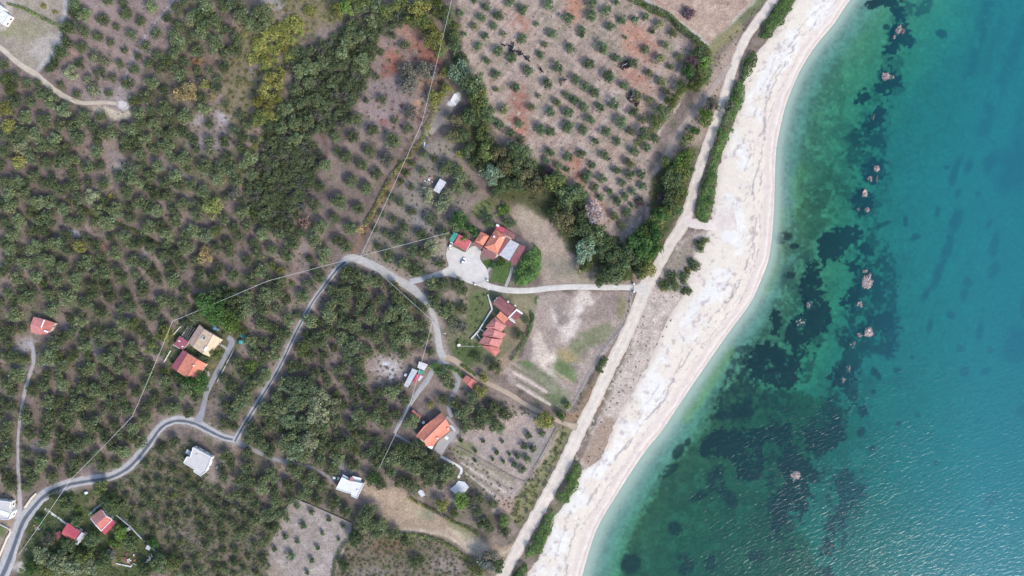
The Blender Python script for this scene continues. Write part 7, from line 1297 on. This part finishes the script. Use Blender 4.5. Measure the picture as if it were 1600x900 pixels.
# rocks standing out of the sea
def rock_mat():
    m, nt, N, L = new_mat('sea_rock'); out = node(nt, 'ShaderNodeOutputMaterial'); bs = node(nt, 'ShaderNodeBsdfPrincipled', Roughness=.85); tc = node(nt, 'ShaderNodeTexCoord'); sx = node(nt, 'ShaderNodeSeparateXYZ'); geo = node(nt, 'ShaderNodeNewGeometry'); L.new(geo.outputs['Position'], sx.inputs[0])
    nz = node(nt, 'ShaderNodeTexNoise', Scale=.9, Detail=6.0, Roughness=.7); L.new(tc.outputs['Object'], nz.inputs['Vector'])
    ad = node(nt, 'ShaderNodeMath', operation='MULTIPLY_ADD'); L.new(nz.outputs['Fac'], ad.inputs[0]); ad.inputs[1].default_value = 2.2; mz = node(nt, 'ShaderNodeMath', operation='MULTIPLY'); mz.inputs[1].default_value = .45; L.new(sx.outputs['Z'], mz.inputs[0]); L.new(mz.outputs[0], ad.inputs[2])
    cr = node(nt, 'ShaderNodeValToRGB'); e = cr.color_ramp.elements; e[0].position = .30; e[0].color = (.05, .048, .05, 1); e[1].position = .45; e[1].color = (.22, .16, .15, 1)
    for p, c in ((.58, (.27, .205, .185, 1)), (.72, (.44, .395, .37, 1))): q = e.new(p); q.color = c
    hf = node(nt, 'ShaderNodeMath', operation='MULTIPLY'); hf.inputs[1].default_value = .42; L.new(ad.outputs[0], hf.inputs[0]); L.new(hf.outputs[0], cr.inputs[0]); L.new(cr.outputs[0], bs.inputs['Base Color']); L.new(bs.outputs[0], out.inputs[0]); return m
M['rock'] = rock_mat()
def rock(x, y, rx, ry, ang, h, label, seed):
    bm = bmesh.new(); bmesh.ops.create_icosphere(bm, subdivisions=5, radius=1); V = np.array([v.co for v in bm.verts]); a = math.radians(-ang)
    n1_ = fbm(V[:, 0] * 10 + seed * 31 + V[:, 2] * 6, V[:, 1] * 10 + seed * 17, 9, seed % 5, 4); n2_ = fbm(V[:, 0] * 24 + seed * 11, V[:, 1] * 24 + V[:, 2] * 9, 6, (seed + 2) % 5, 3)
    s = .62 + .75 * n1_ + .35 * (np.abs(n2_ - .5) * 2) ** .7 - .12; V = V * s[:, None]; u = V[:, 0] * rx * S * 1.05; w_ = V[:, 1] * ry * S * 1.05; z = V[:, 2] * (h * .8 + .75) - .74 + (n2_ - .5) * .9 * (V[:, 2] > 0)
    for v, p in zip(bm.verts, np.stack([u * math.cos(a) - w_ * math.sin(a), u * math.sin(a) + w_ * math.cos(a), z], -1)): v.co = p
    me = bpy.data.meshes.new('sea_rock'); bm.to_mesh(me); bm.free(); me.materials.append(M['rock']); o = link('sea_rock', me, None, (float((x - 800) * S), float((450 - y) * S), 0)); tag(o, label, 'rock', 'rocks breaking the sea surface')
for i, (x, y, rx, ry, a, h, l) in enumerate([(1404, 46, 5, 10, 18, .55, 'long pinkish sea rock highest up the reef'), (1397, 58, 3.4, 4, 0, .7, 'pale lump at the foot of the long upper sea rock'), (1411, 49, 2.2, 6, 10, .35, 'thin reddish rock beside the long upper sea rock'), (1385, 119, 7, 7.5, 0, .7, 'round white-rimmed sea rock on its own'), (1393, 121, 5, 4, 0, .15, 'low dark ledge beside the white-rimmed rock'), (1365, 184, 1.6, 8, 20, .15, 'thin dark reef ridge barely breaking the surface'), (1369, 263, 5, 5.5, 0, .7, 'pale orange-tinted sea rock above its twin'), (1359.5, 279, 3.8, 6, -10, .6, 'small sea rock with a white foot'), (1370, 279, 1.8, 7, 10, .2, 'sunken ridge trailing the orange-tinted rock'), (1351, 302, 6.5, 7, 20, .8, 'brightest cream sea rock'), (1354, 328, 4.5, 5, 0, .45, 'dark sea rock with white flecks under the cream rock'), (1341, 327, 3.5, 4, 0, .1, 'low brown rock beside the white-flecked one'), (1352, 424, 5.5, 3.5, 0, .5, 'small white-speckled rock above the large grey rock'), (1356, 440, 9, 13.5, 14, .8, 'largest grey and white sea rock'), (1343, 478, 9, 8, 0, .15, 'flat half-sunken speckled rock below the largest rock'), (1357, 520, 7.5, 9, 0, .7, 'pinkish sea rock with split tops'), (1343, 523, 5.5, 5, 0, .35, 'dull pink rock joined to the split-topped one'), (1332, 540, 5, 8, 20, .05, 'brown sunken ledge below the pink rocks'), (1326, 575, 5, 8, -5, .12, 'reddish sunken rock on the lower reef'), (1317, 594, 4, 7, 0, .08, 'faint brown sunken rock below the reddish one'), (1244, 742, 9, 7.5, 20, .6, 'grey rock with a white edge in the lower dark weed'), (1246, 761, 7, 4, 0, .08, 'sunken brown ledge under the white-edged rock'), (1265, 475, 6, 9, 20, .08, 'greyish sunken rock in the big dark weed bed'), (1252, 503, 8, 9, 20, .08, 'speckled sunken rock at the lower dark weed bed'), (1301, 853, 4, 4, 0, .08, 'brown sunken rock on the lowest dark strip'), (1317, 803, 5, 3.5, 0, .05, 'faint sunken rock amid the lowest dark strip')]):
    rock(x, y, rx, ry, a, h, l, i)
# ------------------------------------------------------------------ camera, sun and sky
cam = bpy.data.cameras.new('camera'); cam.lens = 24; cam.sensor_width = 36; cam.clip_end = 20000; cam.clip_start = 1
co = bpy.data.objects.new('camera', cam); COL.objects.link(co); co.location = (0, 0, H); co.rotation_euler = (0, 0, 0); scene.camera = co
EL, AZ = math.radians(38), (0.70, -0.71)
sd = Vector((AZ[0] * math.cos(EL), AZ[1] * math.cos(EL), math.sin(EL)))
sl = bpy.data.lights.new('sun', 'SUN'); sl.energy = 1.85; sl.angle = math.radians(15); sl.color = (1, .955, .89)
so = bpy.data.objects.new('sun', sl); COL.objects.link(so); so.rotation_euler = sd.to_track_quat('Z', 'Y').to_euler(); so.location = (200, -200, 600)
w = bpy.data.worlds.new('World'); scene.world = w; w.use_nodes = True; nt = w.node_tree; nt.nodes.clear()
sk = nt.nodes.new('ShaderNodeTexSky'); sk.sky_type = 'NISHITA'; sk.sun_disc = False; sk.sun_elevation = EL; sk.sun_rotation = math.atan2(AZ[0], AZ[1]); sk.air_density = 1.0; sk.dust_density = 1.2; sk.ozone_density = 1.0
bg = nt.nodes.new('ShaderNodeBackground'); bg.inputs[1].default_value = .15; wo = nt.nodes.new('ShaderNodeOutputWorld')
nt.links.new(sk.outputs[0], bg.inputs[0]); nt.links.new(bg.outputs[0], wo.inputs[0])
vs = scene.view_settings; vs.view_transform = 'Standard'; vs.look = 'None'; vs.exposure = 1.12; vs.gamma = 1; vs.use_curve_mapping = False
scene.cycles.max_bounces = 6; scene.cycles.diffuse_bounces = 2; scene.cycles.transparent_max_bounces = 6; scene.cycles.use_denoising = True; scene.cycles.sample_clamp_direct = 4.0
